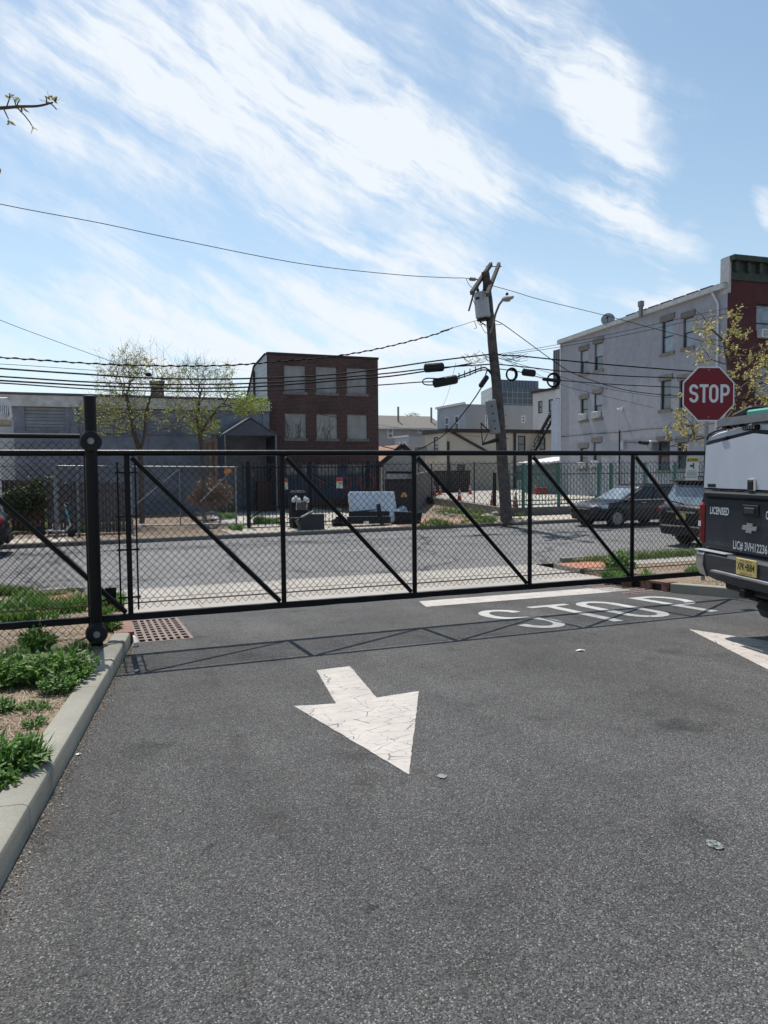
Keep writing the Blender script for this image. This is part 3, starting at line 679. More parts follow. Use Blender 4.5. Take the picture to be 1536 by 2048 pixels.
# warning notice hung on the gate
wc = PV(1384, 937, GV-.06); wsn = -V; wx = U
ws = thing('warning_notice', 'small white notice with a yellow band hanging on the gate by the truck', 'sign', wc)
hw, hh = .115, .17
def wp(x, y, off): return wc+wx*(x+y*.06)+ZUP*y+wsn*off
MB().prism([wp(-hw, -hh, 0), wp(hw, -hh, 0), wp(hw, hh, 0), wp(-hw, hh, 0)], wsn*.003).build('board', plain('notice white', (.72, .71, .66), .6, 0, .05), ws)
MB().poly([wp(-hw+.004, hh-.075, .0045), wp(hw-.004, hh-.075, .0045), wp(hw-.004, hh-.008, .0045), wp(-hw+.004, hh-.008, .0045)]).build('yellow_band', plain('band yellow', (.62, .42, .06), .6, 0, .05), ws)
m = text_mb('WARNING', frame(wp(-hw+.058, hh-.062, .0055), wx, ZUP), .155, .04, .02)
m.poly([wp(-hw+.012, hh-.062, .0055), wp(-hw+.052, hh-.062, .0055), wp(-hw+.032, hh-.022, .0055)])
a0 = wp(0, .04, .0055)
m.box(a0+wx*-.02, .05, .001, .03, ROT_UV); m.box(a0+wx*.02, .02, .001, .08, ROT_UV)
for k in range(4): m.bar(a0+wx*.025+ZUP*(.03-.02*k), a0+wx*(.05)+ZUP*(.05-.032*k), .007, .001)
for k in range(6): m.box(wp(.0, -.035-.019*k, .0055), .19 if k else .15, .001, .005, ROT_UV)
m.build('printing', plain('print black', (.03, .03, .03), .6), ws)
# ------------------------------------------------------------------ buildings: helpers
def on_plane(v): return lambda px, py: PV(px, py, v)
def wall_with(name, m, parent, o, dx, Wd, z0, z1, holes, th, dn):
    """a wall (origin o, along dx, from z0 to z1) with real openings; holes = (x0, x1, za, zb); dn = inward"""
    xs = sorted({0, Wd, *[h[0] for h in holes], *[h[1] for h in holes]}); zs = sorted({z0, z1, *[h[2] for h in holes], *[h[3] for h in holes]})
    b = MB()
    def pt(x, z, d=0): q = o+dx*x+dn*d; return Vector((q.x, q.y, z))
    for i in range(len(xs)-1):
        for j in range(len(zs)-1):
            xm, zm = (xs[i]+xs[i+1])/2, (zs[j]+zs[j+1])/2
            if any(h[0] < xm < h[1] and h[2] < zm < h[3] for h in holes): continue
            b.quad(pt(xs[i], zs[j]), pt(xs[i+1], zs[j]), pt(xs[i+1], zs[j+1]), pt(xs[i], zs[j+1]))
    for (a, c, d, e) in holes:
        b.quad(pt(a, d), pt(a, e), pt(a, e, th), pt(a, d, th)); b.quad(pt(c, e), pt(c, d), pt(c, d, th), pt(c, e, th))
        b.quad(pt(a, e), pt(c, e), pt(c, e, th), pt(a, e, th)); b.quad(pt(c, d), pt(a, d), pt(a, d, th), pt(c, d, th))
    return b.build(name, m, parent)
def sash_window(parent, o, dx, dn, x0, x1, z0, z1, fm, gm=None, depth=.08, w=.06, split=.5, blind=None, label=None):
    """window set in an opening: frame > pane (> blind)"""
    def pt(x, z, d): q = o+dx*x+dn*d; return Vector((q.x, q.y, z))
    m = MB(); e = .002
    def bx(a, c, z_, zz): m.prism([pt(a, z_, depth), pt(c, z_, depth), pt(c, zz, depth), pt(a, zz, depth)], dn*.05)
    bx(x0+e, x0+w, z0+e, z1-e); bx(x1-w, x1-e, z0+e, z1-e); bx(x0+w, x1-w, z0+e, z0+w); bx(x0+w, x1-w, z1-w, z1-e)
    zm = z0+(z1-z0)*split; bx(x0+w, x1-w, zm-w*.4, zm+w*.4)
    f = m.build('window', fm, parent)
    MB().quad(pt(x0+e, z0+e, depth+.035), pt(x1-e, z0+e, depth+.035), pt(x1-e, z1-e, depth+.035), pt(x0+e, z1-e, depth+.035)).build('pane', gm or M_GLASS, f)
    if blind: MB().quad(pt(x0+w, zm+.03, depth+.03), pt(x1-w, zm+.03, depth+.03), pt(x1-w, z1-w, depth+.03), pt(x0+w, z1-w, depth+.03)).build('blind', blind, f)
    return f
def ac_unit(label, o, dx, dn, x0, z0, w=.55, h=.38):
    a = thing('air_conditioner', label, 'air conditioner', Vector((*(o+dx*x0).xy, z0)), group='window air conditioners')
    c = o+dx*x0-dn*.10; cc = Vector((c.x, c.y, z0+h/2)); rz = atan2(dx.y, dx.x)
    MB().box(cc, w, .36, h, rz, .015).build('casing', M_WHITE, a)
    m = MB()
    for s_ in (-1, 1):
        q = cc+dx*(s_*w*.24)-dn*.182
        for k in range(5): m.box(q+ZUP*(-.13+.062*k), w*.36, .012, .035, rz)
    m.build('grille', plain('ac grille', (.20, .2, .2), .6), a)
    return a
BK = V
# ------------------------------------------------------------------ long grey building on the left (boarded windows)
LV = 39.0; fz = FZ
oL = PV(-160, 775, LV); oL = Vector((oL.x, oL.y, 0)); WL = (PV(538, 798, LV)-oL).dot(U); zL = 5.30
gb = thing('warehouse', 'long low grey building with boarded arched windows and white cornice', 'building', Vector((oL.x, oL.y, fz)))
def lx(px): return (PV(px, 850, LV)-oL).dot(U)
def lz(py, px=300): return PV(px, py, LV).z
LW = [(lx(-55), lx(22)), (lx(50), lx(131)), (lx(165), lx(240)), (lx(262), lx(338)), (lx(360), lx(430))]
lwz = (lz(864), lz(806))
wall_with('wall', M_GREYWALL, gb, oL, U, WL, fz, zL-.55, [(a, b, *lwz) for a, b in LW], .10, BK)
M_BOARD = stucco('grey boarding', (.25, .26, .285), .3, (.3, .3, 3))
M_BOARD2 = stucco('white lintel', (.36, .34, .31), .3)
for a, b in LW:
    def pt(x, z, d): q = oL+U*x+BK*d; return Vector((q.x, q.y, z))
    m = MB(); n = 9; hh_ = (lwz[1]-lwz[0])/n
    for k in range(n): m.prism([pt(a, lwz[0]+k*hh_+.01, .06), pt(b, lwz[0]+k*hh_+.01, .06), pt(b, lwz[0]+(k+1)*hh_-.01, .06), pt(a, lwz[0]+(k+1)*hh_-.01, .06)], BK*.03)
    w_ = m.build('boarded_window', M_BOARD, gb)
    m = MB(); arc = [pt(a-.06+(b-a+.12)*i/10, lwz[1]+.02+.28*sin(pi*i/10), -.03) for i in range(11)]
    m.prism([pt(a-.06, lwz[1]-.0, -.03)]+arc[1:-1]+[pt(b+.06, lwz[1], -.03)], BK*.028); m.build('arch', M_BOARD2, w_)
    m = MB(); m.prism([pt(a-.1, lwz[0]-.12, -.06), pt(b+.1, lwz[0]-.12, -.06), pt(b+.1, lwz[0]-.003, -.06), pt(a-.1, lwz[0]-.003, -.06)], BK*.12); m.build('sill', M_GREYWALL, w_)
m = MB(); m.prism([pt(0, zL-.55, -.18), pt(WL, zL-.55, -.18), pt(WL, zL-.02, -.18), pt(0, zL-.02, -.18)], BK*.30); m.build('cornice', plain('dirty white fascia', (.50, .48, .45), .8, 0, .25, 3), gb)
m = MB(); m.prism([pt(0, zL, -.26), pt(WL, zL, -.26), pt(WL, zL+.09, -.26), pt(0, zL+.09, -.26)], BK*14.0); m.build('roof', M_TAR, gb)
for k in range(6): 
    x = WL*k/5.0; x = min(max(x, .2), WL-.2); MB().prism([pt(x-.16, fz, -.055), pt(x+.16, fz, -.055), pt(x+.16, zL-.56, -.055), pt(x-.16, zL-.56, -.055)], BK*.05).build('pilaster', M_GREYWALL, gb)
MB().prism([pt(0, fz, 13.7), pt(WL, fz, 13.7), pt(WL, zL, 13.7), pt(0, zL, 13.7)], BK*.1).build('back_wall', M_GREYWALL, gb)
cx = lx(321); m = MB(); m.box(pt(cx, zL+.45, 1.4), .62, .62, .9, ROT_UV); m.box(pt(cx, zL+.94, 1.4), .72, .72, .1, ROT_UV); m.build('chimney', brickm('tan brick', (.20, .16, .11), (.14, .11, .08), (.2, .18, .15)), gb)

# ------------------------------------------------------------------ three storey brick building
BV = 39.5
oB = PV(537, 850, BV); oB = Vector((oB.x, oB.y, 0)); WB = (PV(757, 850, BV)-oB).dot(U); zB = PV(537, 704, BV).z
bb = thing('brick_building', 'three storey dark red brick building with bricked up windows', 'building', Vector((oB.x, oB.y, fz)))
def bx_(px): return (PV(px, 800, BV)-oB).dot(U)
def bz_(px, py): return PV(px, py, BV).z
rows = [(bz_(590, 784), bz_(590, 731)), (bz_(590, 877), bz_(590, 827))]
cols = [(bx_(569), bx_(612)), (bx_(632.5), bx_(674.5)), (bx_(694), bx_(734.5))]
holes = [(a, b, z0, z1) for a, b in cols for z0, z1 in rows]
wall_with('front_wall', M_BRICK, bb, oB, U, WB, fz, zB-.12, holes, .14, BK)
M_BLOCK = stucco('cement infill', (.30, .295, .30), .3); M_BLOCKV = stucco('cement infill with dead vines', (.36, .35, .34), .25)
def bp(x, z, d): q = oB+U*x+BK*d; return Vector((q.x, q.y, z))
for (a, b, z0, z1) in holes:
    w_ = MB().quad(bp(a, z0, .10), bp(b, z0, .10), bp(b, z1, .10), bp(a, z1, .10)).build('blocked_window', M_BLOCK if z0 > 4 else M_BLOCKV, bb)
    MB().prism([bp(a-.08, z0-.14, -.05), bp(b+.08, z0-.14, -.05), bp(b+.08, z0-.002, -.05), bp(a-.08, z0-.002, -.05)], BK*.19).build('sill', M_STONE, w_)
    if z0 < 4 and a < cols[2][0]-.1:
        m = MB()
        for k in range(16 if a < cols[1][0]-.1 else 9):
            x = R.uniform(a+.1, b-.1); z = z0+.02; pth = [bp(x, z, .085)]
            for j in range(R.randint(3, 8)):
                x = min(b-.03, max(a+.03, x+R.uniform(-.12, .12))); z = min(z1-.03, z+R.uniform(.08, .22)); pth.append(bp(x, z, .085))
            m.tube(pth, .009, 3, False)
        m.build('dead_vine', M_BARK, w_)
m = MB(); m.prism([bp(-.03, zB-.12, -.06), bp(WB+.03, zB-.12, -.06), bp(WB+.03, zB, -.06), bp(-.03, zB, -.06)], BK*.35); m.build('coping', M_TRIM, bb)
zb2 = PV(540, 745, BV).z-1.0; Lb = 5.6
M_CORR = siding('pale corrugated cladding', (.45, .47, .45), .28, .06)
sidep = [bp(.002, fz, .14), bp(.002, fz, Lb), bp(.002, zB-2.05, Lb), bp(.002, zB-.35, 3.3), bp(.002, zB-.05, .14)]
MB().poly(sidep[::-1]).build('side_cladding', M_CORR, bb)
MB().poly([q+U*(WB-.004) for q in sidep]).build('side_wall', M_BRICK, bb)
MB().quad(bp(0, fz, Lb), bp(WB, fz, Lb), bp(WB, zB-2.05, Lb), bp(0, zB-2.05, Lb)).build('back_wall', M_BRICK, bb)
m = MB(); m.poly([bp(-.1, zB-.02, .3), bp(WB, zB-.02, .3), bp(WB, zB-.3, 3.3), bp(-.1, zB-.3, 3.3)]); m.poly([bp(-.1, zB-.3, 3.3), bp(WB, zB-.3, 3.3), bp(WB, zB-2.0, Lb+.1), bp(-.1, zB-2.0, Lb+.1)]); m.build('roof', M_TAR, bb)
m = MB(); m.tube([bp(-.06, 5.2, 3.28), bp(-.06, zB-.6, 3.28)], .06, 8); m.build('downpipe', M_TRIM, bb)
# faded spray paint bands low on the brick (plain colour patches)
M_SPRAY = plain('faded spray paint', (.05, .065, .10), .8, 0, .4, 3); M_SPR2 = plain('faded red spray', (.22, .06, .05), .8, 0, .4, 5)
m = MB(); m.quad(bp(.6, fz+.55, -.004), bp(WB-.25, fz+.55, -.004), bp(WB-.25, 1.95, -.004), bp(.6, 1.95, -.004)); m.build('painted_band', M_SPRAY, bb)
m = MB()
for cx_, cz, r0 in ((2.6, .95, .42), (4.2, .95, .5), (5.6, 1.0, .6)):
    for k in range(14):
        if k in (3, 4): continue
        a0, a1 = 2*pi*k/14, 2*pi*(k+1)/14
        m.quad(bp(cx_+r0*cos(a0), cz+r0*.8*sin(a0), -.008), bp(cx_+r0*cos(a1), cz+r0*.8*sin(a1), -.008), bp(cx_+r0*.6*cos(a1), cz+r0*.45*sin(a1), -.008), bp(cx_+r0*.6*cos(a0), cz+r0*.45*sin(a0), -.008))
m.build('painted_loops', M_SPR2, bb)
for k in range(3):
    a = cols[k][0]; MB().prism([bp(a, 1.35, -.03), bp(a+1.15, 1.35, -.03), bp(a+1.15, 1.95, -.03), bp(a, 1.95, -.03)], BK*.02).build('low_window', M_GLASS, bb)

# ------------------------------------------------------------------ awning entrance
AV = 36.6
aw = thing('entrance_canopy', 'dark grey gabled fabric canopy over a doorway beside the brick building', 'canopy', Vector((*PV(500, 1000, AV).xy, fz)))
def ap(px, py, d=0): return PV(px, py, AV)+BK*d
M_AWN = plain('charcoal canvas', (.075, .082, .108), .8, 0, .1, 3)
dB = BV-AV-.3
m = MB(); L0, L1, pk, R1, R0 = ap(448, 888), ap(449, 868), ap(500.5, 836), ap(552.5, 868), ap(553, 888)
m.prism([ap(448, 870), ap(500.5, 836), ap(552.5, 870), ap(552.5, 866.9), ap(500.5, 834), ap(448, 866.9)], BK*dB)
m.prism([ap(448.4, 871), ap(552.2, 871), ap(500.5, 838)], BK*.06)
m.build('cover', M_AWN, aw)
for px in (449.5, 551.5): MB().tube([Vector((*ap(px, 870).xy, fz)), ap(px, 870)], .035, 8).build('pole', M_GALV, aw)
m = MB()
for px in (448.5, 552.5): q = ap(px, 871); m.prism([q, q+BK*dB, q+BK*dB-ZUP*(q.z-fz-.02), q-ZUP*(q.z-fz-.02)], U*.03)
m.build('side_curtain', M_AWN, aw)
m = MB(); z1 = ap(500, 872).z; q0 = ap(452, 900, dB-.1); q1 = ap(549, 900, dB-.1); n = 40
for k in range(n):
    za = fz+.02+(z1-fz)*k/n; zb_ = fz+.02+(z1-fz)*(k+.8)/n
    m.prism([Vector((q0.x, q0.y, za)), Vector((q1.x, q1.y, za)), Vector((q1.x, q1.y, zb_)), Vector((q0.x, q0.y, zb_))], BK*.03)
m.build('roller_shutter', plain('dark shutter', (.028, .03, .036), .5, .2, .15, 4), aw)
MB().quad(Vector((q0.x, q0.y, fz))+BK*.04, Vector((q1.x, q1.y, fz))+BK*.04, Vector((q1.x, q1.y, z1))+BK*.04, Vector((q0.x, q0.y, z1))+BK*.04).build('shutter_backing', M_CHAR, aw)
# wooden scaffold trestle against the grey wall, brown dumpster board by the shutter
ps = thing('timber_posts', 'three upright rough timbers standing against the grey wall', 'timber posts', PV(425, 1000, 36.0).xy.to_3d()+ZUP*fz)
M_LUM = plain('old lumber', (.17, .115, .085), .9, 0, .3, 4)
for k, px in enumerate((408, 421, 432)): q = PV(px, 950, 36.2+.2*k); MB().box(Vector((q.x, q.y, (fz+PV(px, 880, 36.2).z)/2)), .17, .12, PV(px, 880, 36.2).z-fz, ROT_UV+.1*k).build('post', M_LUM, ps)
m = MB(); m.bar(PV(404, 884, 36.1), PV(434, 878, 36.1), .12, .16); m.build('cross_board', M_LUM, ps)
q = PV(533, 968, 38.0); bd = MB(); bd.box(Vector((q.x, q.y, fz+.75)), 1.0, .5, 1.5, ROT_UV, .02); bd.box(Vector((q.x, q.y, fz+1.53)), 1.06, .56, .06, ROT_UV)
for k in range(5): bd.box(Vector((q.x, q.y, fz+.78))-V*.26+U*(-.4+.2*k), .03, .02, 1.3, ROT_UV)
tag(bd.build('wooden_cabinet', plain('brown cabinet', (.10, .055, .045), .8, 0, .2, 4), M=base(Vector((q.x, q.y, fz)))), 'brown panelled wooden cabinet in front of the dark roller shutter', 'cabinet')

# ------------------------------------------------------------------ grey stucco building with the red facade
C1 = PV(1450, 900, 27.6); C1 = Vector((C1.x, C1.y, 0)); aS = radians(-15.3); DS = Vector((sin(aS), cos(aS), 0)); NS = Vector((-cos(aS), sin(aS), 0))   # NS points left, outward
def side(px, py):
    d = ray(px, py); a = C1; n = NS; t = (a.dot(n)-Vector((0, 0, EYE)).dot(n))/d.dot(n); return Vector((0, 0, EYE))+d*t
LS = (side(1121, 700)-C1).dot(DS)
oS = C1+DS*LS; oS.z = 0                                   # far end; x runs towards us
sz0, sz1 = FZ, side(1290, 622).z
sb = thing('stucco_building', 'three storey blue grey stucco building with sandstone lintels and a red front', 'building', Vector((C1.x, C1.y, FZ)), atan2(-DS.y, -DS.x))
def sx_(px): return LS-(side(px, 800)-C1).dot(DS)
def szz(px, py): return side(px, py).z
WS = [(1160, 1176, 704, 747, 0), (1188, 1205, 684, 741, 0), (1322, 1345, 637, 705, 0), (1364, 1385, 637, 694, 0),
      (1161, 1176, 801, 840, 1), (1188, 1204, 784, 835, 1), (1321, 1342, 757, 819, 0), (1358, 1379, 762, 815, 0),
      (1160, 1176, 899, 935, 1), (1187, 1203, 878, 930, 1), (1317, 1341, 884, 945, 0), (1356, 1376, 888, 940, 0)]
holes = []
for (a, b, t_, bt, ac) in WS: holes.append((sx_(a), sx_(b), szz((a+b)/2, bt), szz((a+b)/2, t_)))
# align rows so that sills line up like masonry
def rowfix(idx):
    z0 = sum(holes[i][2] for i in idx)/len(idx); z1 = sum(holes[i][3] for i in idx)/len(idx)
    for i in idx: holes[i] = (holes[i][0], holes[i][1], (holes[i][2]+z0)/2, (holes[i][3]+z1)/2)
for r_ in ((0, 1, 2, 3), (4, 5, 6, 7), (8, 9, 10, 11)): rowfix(r_)
nxS = -DS; inS = -NS
wall_with('side_wall', M_STUCCO, sb, oS, nxS, LS, sz0, sz1-.25, holes, .16, inS)
M_BLIND = plain('window blind', (.35, .38, .42), .7, 0, .1)
def spt(x, z, d): q = oS+nxS*x+inS*d; return Vector((q.x, q.y, z))
for i, (a, b, z0, z1) in enumerate(holes):
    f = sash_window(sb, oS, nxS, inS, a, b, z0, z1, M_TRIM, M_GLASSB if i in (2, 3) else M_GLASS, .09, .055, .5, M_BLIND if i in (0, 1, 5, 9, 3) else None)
    MB().prism([spt(a-.13, z1+.002, -.06), spt(b+.13, z1+.002, -.06), spt(b+.13, z1+.30, -.06), spt(a-.13, z1+.30, -.06)], inS*.1).build('lintel', M_STONE, f)
    MB().prism([spt(a-.13, z0-.16, -.08), spt(b+.13, z0-.16, -.08), spt(b+.13, z0-.002, -.08), spt(a-.13, z0-.002, -.08)], inS*.22).build('sill', M_STONE, f)
acn = ['white air conditioner in the farther middle floor window of the grey wall', 'white air conditioner in the nearer of the paired middle floor windows', 'white air conditioner low in the farther ground floor window', 'white air conditioner low in the nearer ground floor window behind the railings']
for k, i in enumerate((4, 5, 8, 9)): a, b, z0, z1 = holes[i]; ac_unit(acn[k], oS, nxS, inS, (a+b)/2, z0+.01, min(.62, b-a-.04))
# eaves gutter, roof, parapet
MB().prism([spt(-.1, sz1-.26, -.22), spt(LS-.02, sz1-.26, -.22), spt(LS-.02, sz1-.02, -.22), spt(-.1, sz1-.02, -.22)], inS*.24).build('gutter', plain('pale gutter', (.42, .42, .42), .6), sb)
FS = Vector((sin(radians(72)), cos(radians(72)), 0))
def fpt(x, z, d=0): q = C1+FS*x+NS*0+Vector((-FS.y, FS.x, 0))*d; return Vector((q.x, q.y, z))
RW = 13.0
m = MB(); m.poly([spt(-.1, sz1, -.22), spt(LS, sz1, -.22), fpt(RW, sz1+.4, .3), fpt(RW, sz1+.4, LS)][::-1]); m.build('roof', M_TAR, sb)
m = MB()
for k in range(7): x = LS*(.52+.066*k); m.box(spt(x, sz1+.05, .1), .85, .5, .07, ROT_UV+1.5, .01)
m.build('roof_edge_flashing', M_TAR, sb)
zp = side(1448, 516).z
def fz_(py, px=1495): return (P(px, py, 36.6)).z
fh = [(1.75, 2.95, fz_(676), fz_(606)), (1.75, 2.95, fz_(795), fz_(730)), (5.2, 6.4, fz_(676), fz_(606))]
M_REDW = stucco('oxblood painted brick', (.085, .024, .026), .25, (1, 1, 1))
wall_with('front_wall', M_REDW, sb, C1, FS, RW, sz0, zp-1.1, fh, .18, Vector((-FS.y, FS.x, 0)))
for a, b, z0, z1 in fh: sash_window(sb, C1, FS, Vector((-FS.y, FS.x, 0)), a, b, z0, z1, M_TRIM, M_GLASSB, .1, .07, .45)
a, b, z0, z1 = fh[0]; ac_unit('white air conditioner in the upper window of the red front', C1, FS, Vector((-FS.y, FS.x, 0)), (a+b)/2, z0+.01, 1.0, .42)
M_CORN = plain('dark green cornice', (.032, .042, .036), .7, 0, .3, 5)
m = MB(); nF = Vector((FS.y, -FS.x, 0))
m.prism([fpt(0, zp-1.1)+nF*.10, fpt(RW, zp-1.1)+nF*.10, fpt(RW, zp-.25)+nF*.10, fpt(0, zp-.25)+nF*.10], -nF*.4)
m.prism([fpt(0, zp-.249)+nF*.42, fpt(RW, zp-.249)+nF*.42, fpt(RW, zp)+nF*.42, fpt(0, zp)+nF*.42], -nF*.8)
for k in range(18): q = fpt(.3+.7*k, zp-.5)+nF*.2; m.box(q, .18, .2, .45, pi/2-radians(72))
m.build('cornice', M_CORN, sb)
m = MB(); e0 = C1+NS*.02
m.prism([Vector((*(e0-DS*.12).xy, sz1-.5)), Vector((*(e0+DS*.5).xy, sz1-.5)), Vector((*(e0+DS*.5).xy, zp-.02)), Vector((*(e0-DS*.12).xy, zp-.02))], -NS*.10)
m.build('parapet_end', plain('white parapet', (.42, .42, .43), .8, 0, .2, 4), sb)
m = MB(); m.tube([spt(LS-.55, sz0+.1, -.08), spt(LS-.55, sz1-.9, -.08), spt(LS-.9, sz1-.3, -.14)], .055, 8); m.build('downpipe', M_WHITE, sb)
m = MB(); m.tube([spt(.15, sz0+.1, -.07), spt(.15, sz1-.3, -.07)], .05, 8); m.build('downpipe', M_WHITE, sb)
m = MB(); zc0 = side(1128, 873).z; zc1 = side(1400, 850).z
m.tube([spt(.2, zc0, -.04)]+[spt(LS*f, zc0+(zc1-zc0)*f+(-.03 if i % 2 else .02), -.05) for i, f in enumerate((.25, .45, .6, .8, .97))], .022, 5)
x = sx_(1241); m.tube([spt(x, zc0+.05, -.05), spt(x, sz0+1, -.05)], .04, 6); m.tube([spt(sx_(1249), szz(1249, 884), -.05), spt(sx_(1300), szz(1300, 886), -.05), spt(sx_(1420), szz(1420, 870), -.05)], .025, 5)
m.build('wall_cable', M_CHAR, sb)
MB().box(spt(sx_(1249), szz(1249, 890), -.08), .3, .16, .5, atan2(nxS.y, nxS.x)).build('meter_box', plain('grey box', (.33, .34, .38), .6), sb)
# round extractor hood, chimney flue, satellite dish
q = spt(sx_(1318), szz(1318, 890), -.35)
eh = thing('extractor_hood', 'round grey metal extractor hood on the stucco wall', 'vent hood', q)
MB().lathe(q+NS*.1, NS, [(-.3, .25), (.12, .26), (.16, .23), (.15, .08)], 20).build('drum', M_GALV, eh, smooth=True); MB().box(q-NS*.12+ZUP*-.4, .36, .3, .25, ROT_UV).build('base', M_GALV, eh)
q = spt(sx_(1300), sz1-.05, .6); zt_ = P(1282, 602, q.y).z; q.x = P(1282, 602, q.y).x; fl = thing('chimney_flue', 'square metal flue pipe standing on the stucco building roof', 'chimney flue', q)
MB().box(Vector((q.x, q.y, (sz1-.3+zt_)/2-.2)), .17, .17, zt_-sz1+.1, ROT_UV).build('pipe', M_GALV, fl); MB().box(Vector((q.x, q.y, zt_-.16)), .26, .26, .32, ROT_UV, .02).build('cap', M_GALV, fl)
q = spt(sx_(1216), sz1, .2); dz_ = P(1216, 640, q.y)
sd = thing('satellite_dish', 'grey satellite dish on the eaves of the stucco building', 'satellite dish', q)
ax = Vector((-.35, -.9, .25)); MB().lathe(dz_, ax, [(-.02, .05), (0, .2), (.06, .36), (.09, .41), (.08, .36), (.02, .2)], 20).build('dish', plain('dish grey', (.30, .30, .31), .6), sd, smooth=True)
MB().tube([q, dz_+Vector((.05, .1, -.1)), dz_], .025, 6).build('mast', M_GALV, sd)
m = MB().tube([dz_+ZUP*-.35, dz_+ax.normalized()*.5+ZUP*-.1], .015, 5); m.box(dz_+ax.normalized()*.5+ZUP*-.08, .09, .12, .1); m.build('feed_arm', M_CHAR, sd)
q = spt(sx_(1246), szz(1246, 817), -.06); fl2 = thing('flood_light', 'small white flood light in the middle of the stucco wall', 'flood light', q)
MB().box(q, .2, .12, .12, ROT_UV).build('bracket', M_WHITE, fl2)
for s_ in (-1, 1): MB().lathe(q+nxS*.12*s_+NS*.08, Vector((NS.x+.5*s_*nxS.x, NS.y+.5*s_*nxS.y, -.5)), [(0, .04), (.15, .09)], 10).build('lamp', M_WHITE, fl2)

# ------------------------------------------------------------------ houses and towers beyond the car park
def bld(name, label, v, px0, px1, ytop, depth, mat, zb=LOTZ, roofm=None, cat='house', ztop=None):
    o = PV(px0, 900, v); o.z = 0; q = PV(px1, 900, v); q.z = 0; Wd = (q-o).dot(U); zt = ztop if ztop is not None else PV((px0+px1)/2, ytop, v).z
    t = thing(name, label, cat, Vector((o.x, o.y, zb)))
    return t, o, Wd, zt
def simple_box(t, o, Wd, zb, zt, dep, mat, holes=(), lholes=(), lmat=None):
    wall_with('front_wall', mat, t, o, U, Wd, zb, zt, list(holes), .1, BK)
    m = MB()
    def pt(x, z, d): q = o+U*x+BK*d; return Vector((q.x, q.y, z))
    wall_with('left_wall', lmat or mat, t, o+BK*dep, -BK, dep, zb, zt, list(lholes), .1, U); m.quad(pt(Wd, zb, dep), pt(Wd, zt, dep), pt(Wd, zt, 0), pt(Wd, zb, 0)); m.quad(pt(Wd, zb, dep), pt(0, zb, dep), pt(0, zt, dep), pt(Wd, zt, dep))
    m.build('side_wall', mat, t)
    MB().quad(pt(0, zt+.002, 0), pt(Wd, zt+.002, 0), pt(Wd, zt+.002, dep), pt(0, zt+.002, dep)).build('roof', M_TAR, t)
    return pt
# long beige building
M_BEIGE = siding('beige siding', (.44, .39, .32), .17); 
t, o, Wd, zt = bld('apartment_building', 'long beige two storey building with dark trim behind the car park', 58, 893, 1110, 866, 4.4, None, cat='building')
def xx(px, v=58): return (PV(px, 900, v)-o).dot(U)
def zz(py, px=1000, v=58): return PV(px, py, v).z
hs = [(xx(1036), xx(1051), zz(905), zz(871)), (xx(1079), xx(1091), zz(900), zz(874)), (xx(1006), xx(1012), zz(903), zz(876)),
      (xx(1033), xx(1052), zz(960), zz(932)), (xx(1080), xx(1095), zz(962), zz(935)), (xx(914), xx(930), zz(940), zz(929))]
pt = simple_box(t, o, Wd, LOTZ, zt, 4.4, M_BEIGE, hs, [(1.85, 2.75, zz(905), zz(873))])
sash_window(t, o+BK*4.4, -BK, U, 1.85, 2.75, zz(905), zz(873), M_TRIM, M_GLASS, .03, .1, .5)
MB().prism([pt(-.3, zt+.004, .2), pt(-.3, zt+.004, 4.4), pt(-.3, zt+.32, 4.4), pt(-.3, zt+.32, .2)], U*.3).build('cornice', M_TRIM, t)
for h in hs: sash_window(t, o, U, BK, *h, M_TRIM, M_GLASS, .03, .1, .5)
MB().prism([pt(-.3, zt+.004, -.3), pt(Wd+.2, zt+.004, -.3), pt(Wd+.2, zt+.32, -.3), pt(-.3, zt+.32, -.3)], BK*.5).build('cornice', M_TRIM, t)
MB().box(pt(xx(1029), (zt+LOTZ)/2, -.06), .22, .1, zt-LOTZ-.02, ROT_UV).build('downpipe', M_TRIM, t)
MB().box(pt(xx(896), LOTZ+2.2, -.06), .2, .1, 4.0, ROT_UV).build('downpipe', M_TRIM, t)
MB().bar(pt(xx(901), zz(864), -.08), pt(xx(975), zz(904), -.08), .1, .2).build('roof_brace', M_TRIM, t)
m = MB()
m.box(pt(-.5, zz(905), 3.2), 1.0, 2.4, .12, ROT_UV)
for k in range(9): m.box(pt(-.97, zz(899), 2.0+2.4*k/8), .05, .05, .55, ROT_UV)
m.box(pt(-.97, zz(893.5), 3.2), .06, 2.4, .06, ROT_UV); m.build('balcony', M_TRIM, t)
# fire escape on the beige/white building corner
fe = thing('fire_escape', 'black iron fire escape stair down the beige and white building', 'fire escape', pt(xx(1075), LOTZ, -1))
m = MB()
a0, a1 = pt(xx(1060), zz(906), -.7), pt(xx(1101), zz(828), -.7)
for d in (BK*0, BK*.75): m.bar(a0+d, a1+d, .08, .22)
for k in range(13): f = k/12; m.bar(a0.lerp(a1, f), a0.lerp(a1, f)+BK*.75, .22, .04)
m.build('stair', M_BLACK, fe)
m = MB()
for dz in (.55, 1.05): m.tube([a0+ZUP*dz, a1+ZUP*dz], .03, 5)
for k in range(6): q = a0.lerp(a1, k/5); m.tube([q, q+ZUP*1.05], .025, 5)
m.build('handrail', M_BLACK, fe)
m = MB(); c0 = pt(xx(1101), zz(825), -.7); m.box(c0+U*1.0+BK*.3, 2.2, 1.2, .1, ROT_UV)
for k in range(7): q = c0+U*(k*.33)-BK*.2; m.tube([q, q+ZUP*1.3], .022, 5)
for dz in (.65, 1.3): m.tube([c0-BK*.2+ZUP*dz, c0-BK*.2+U*2.1+ZUP*dz], .03, 5)
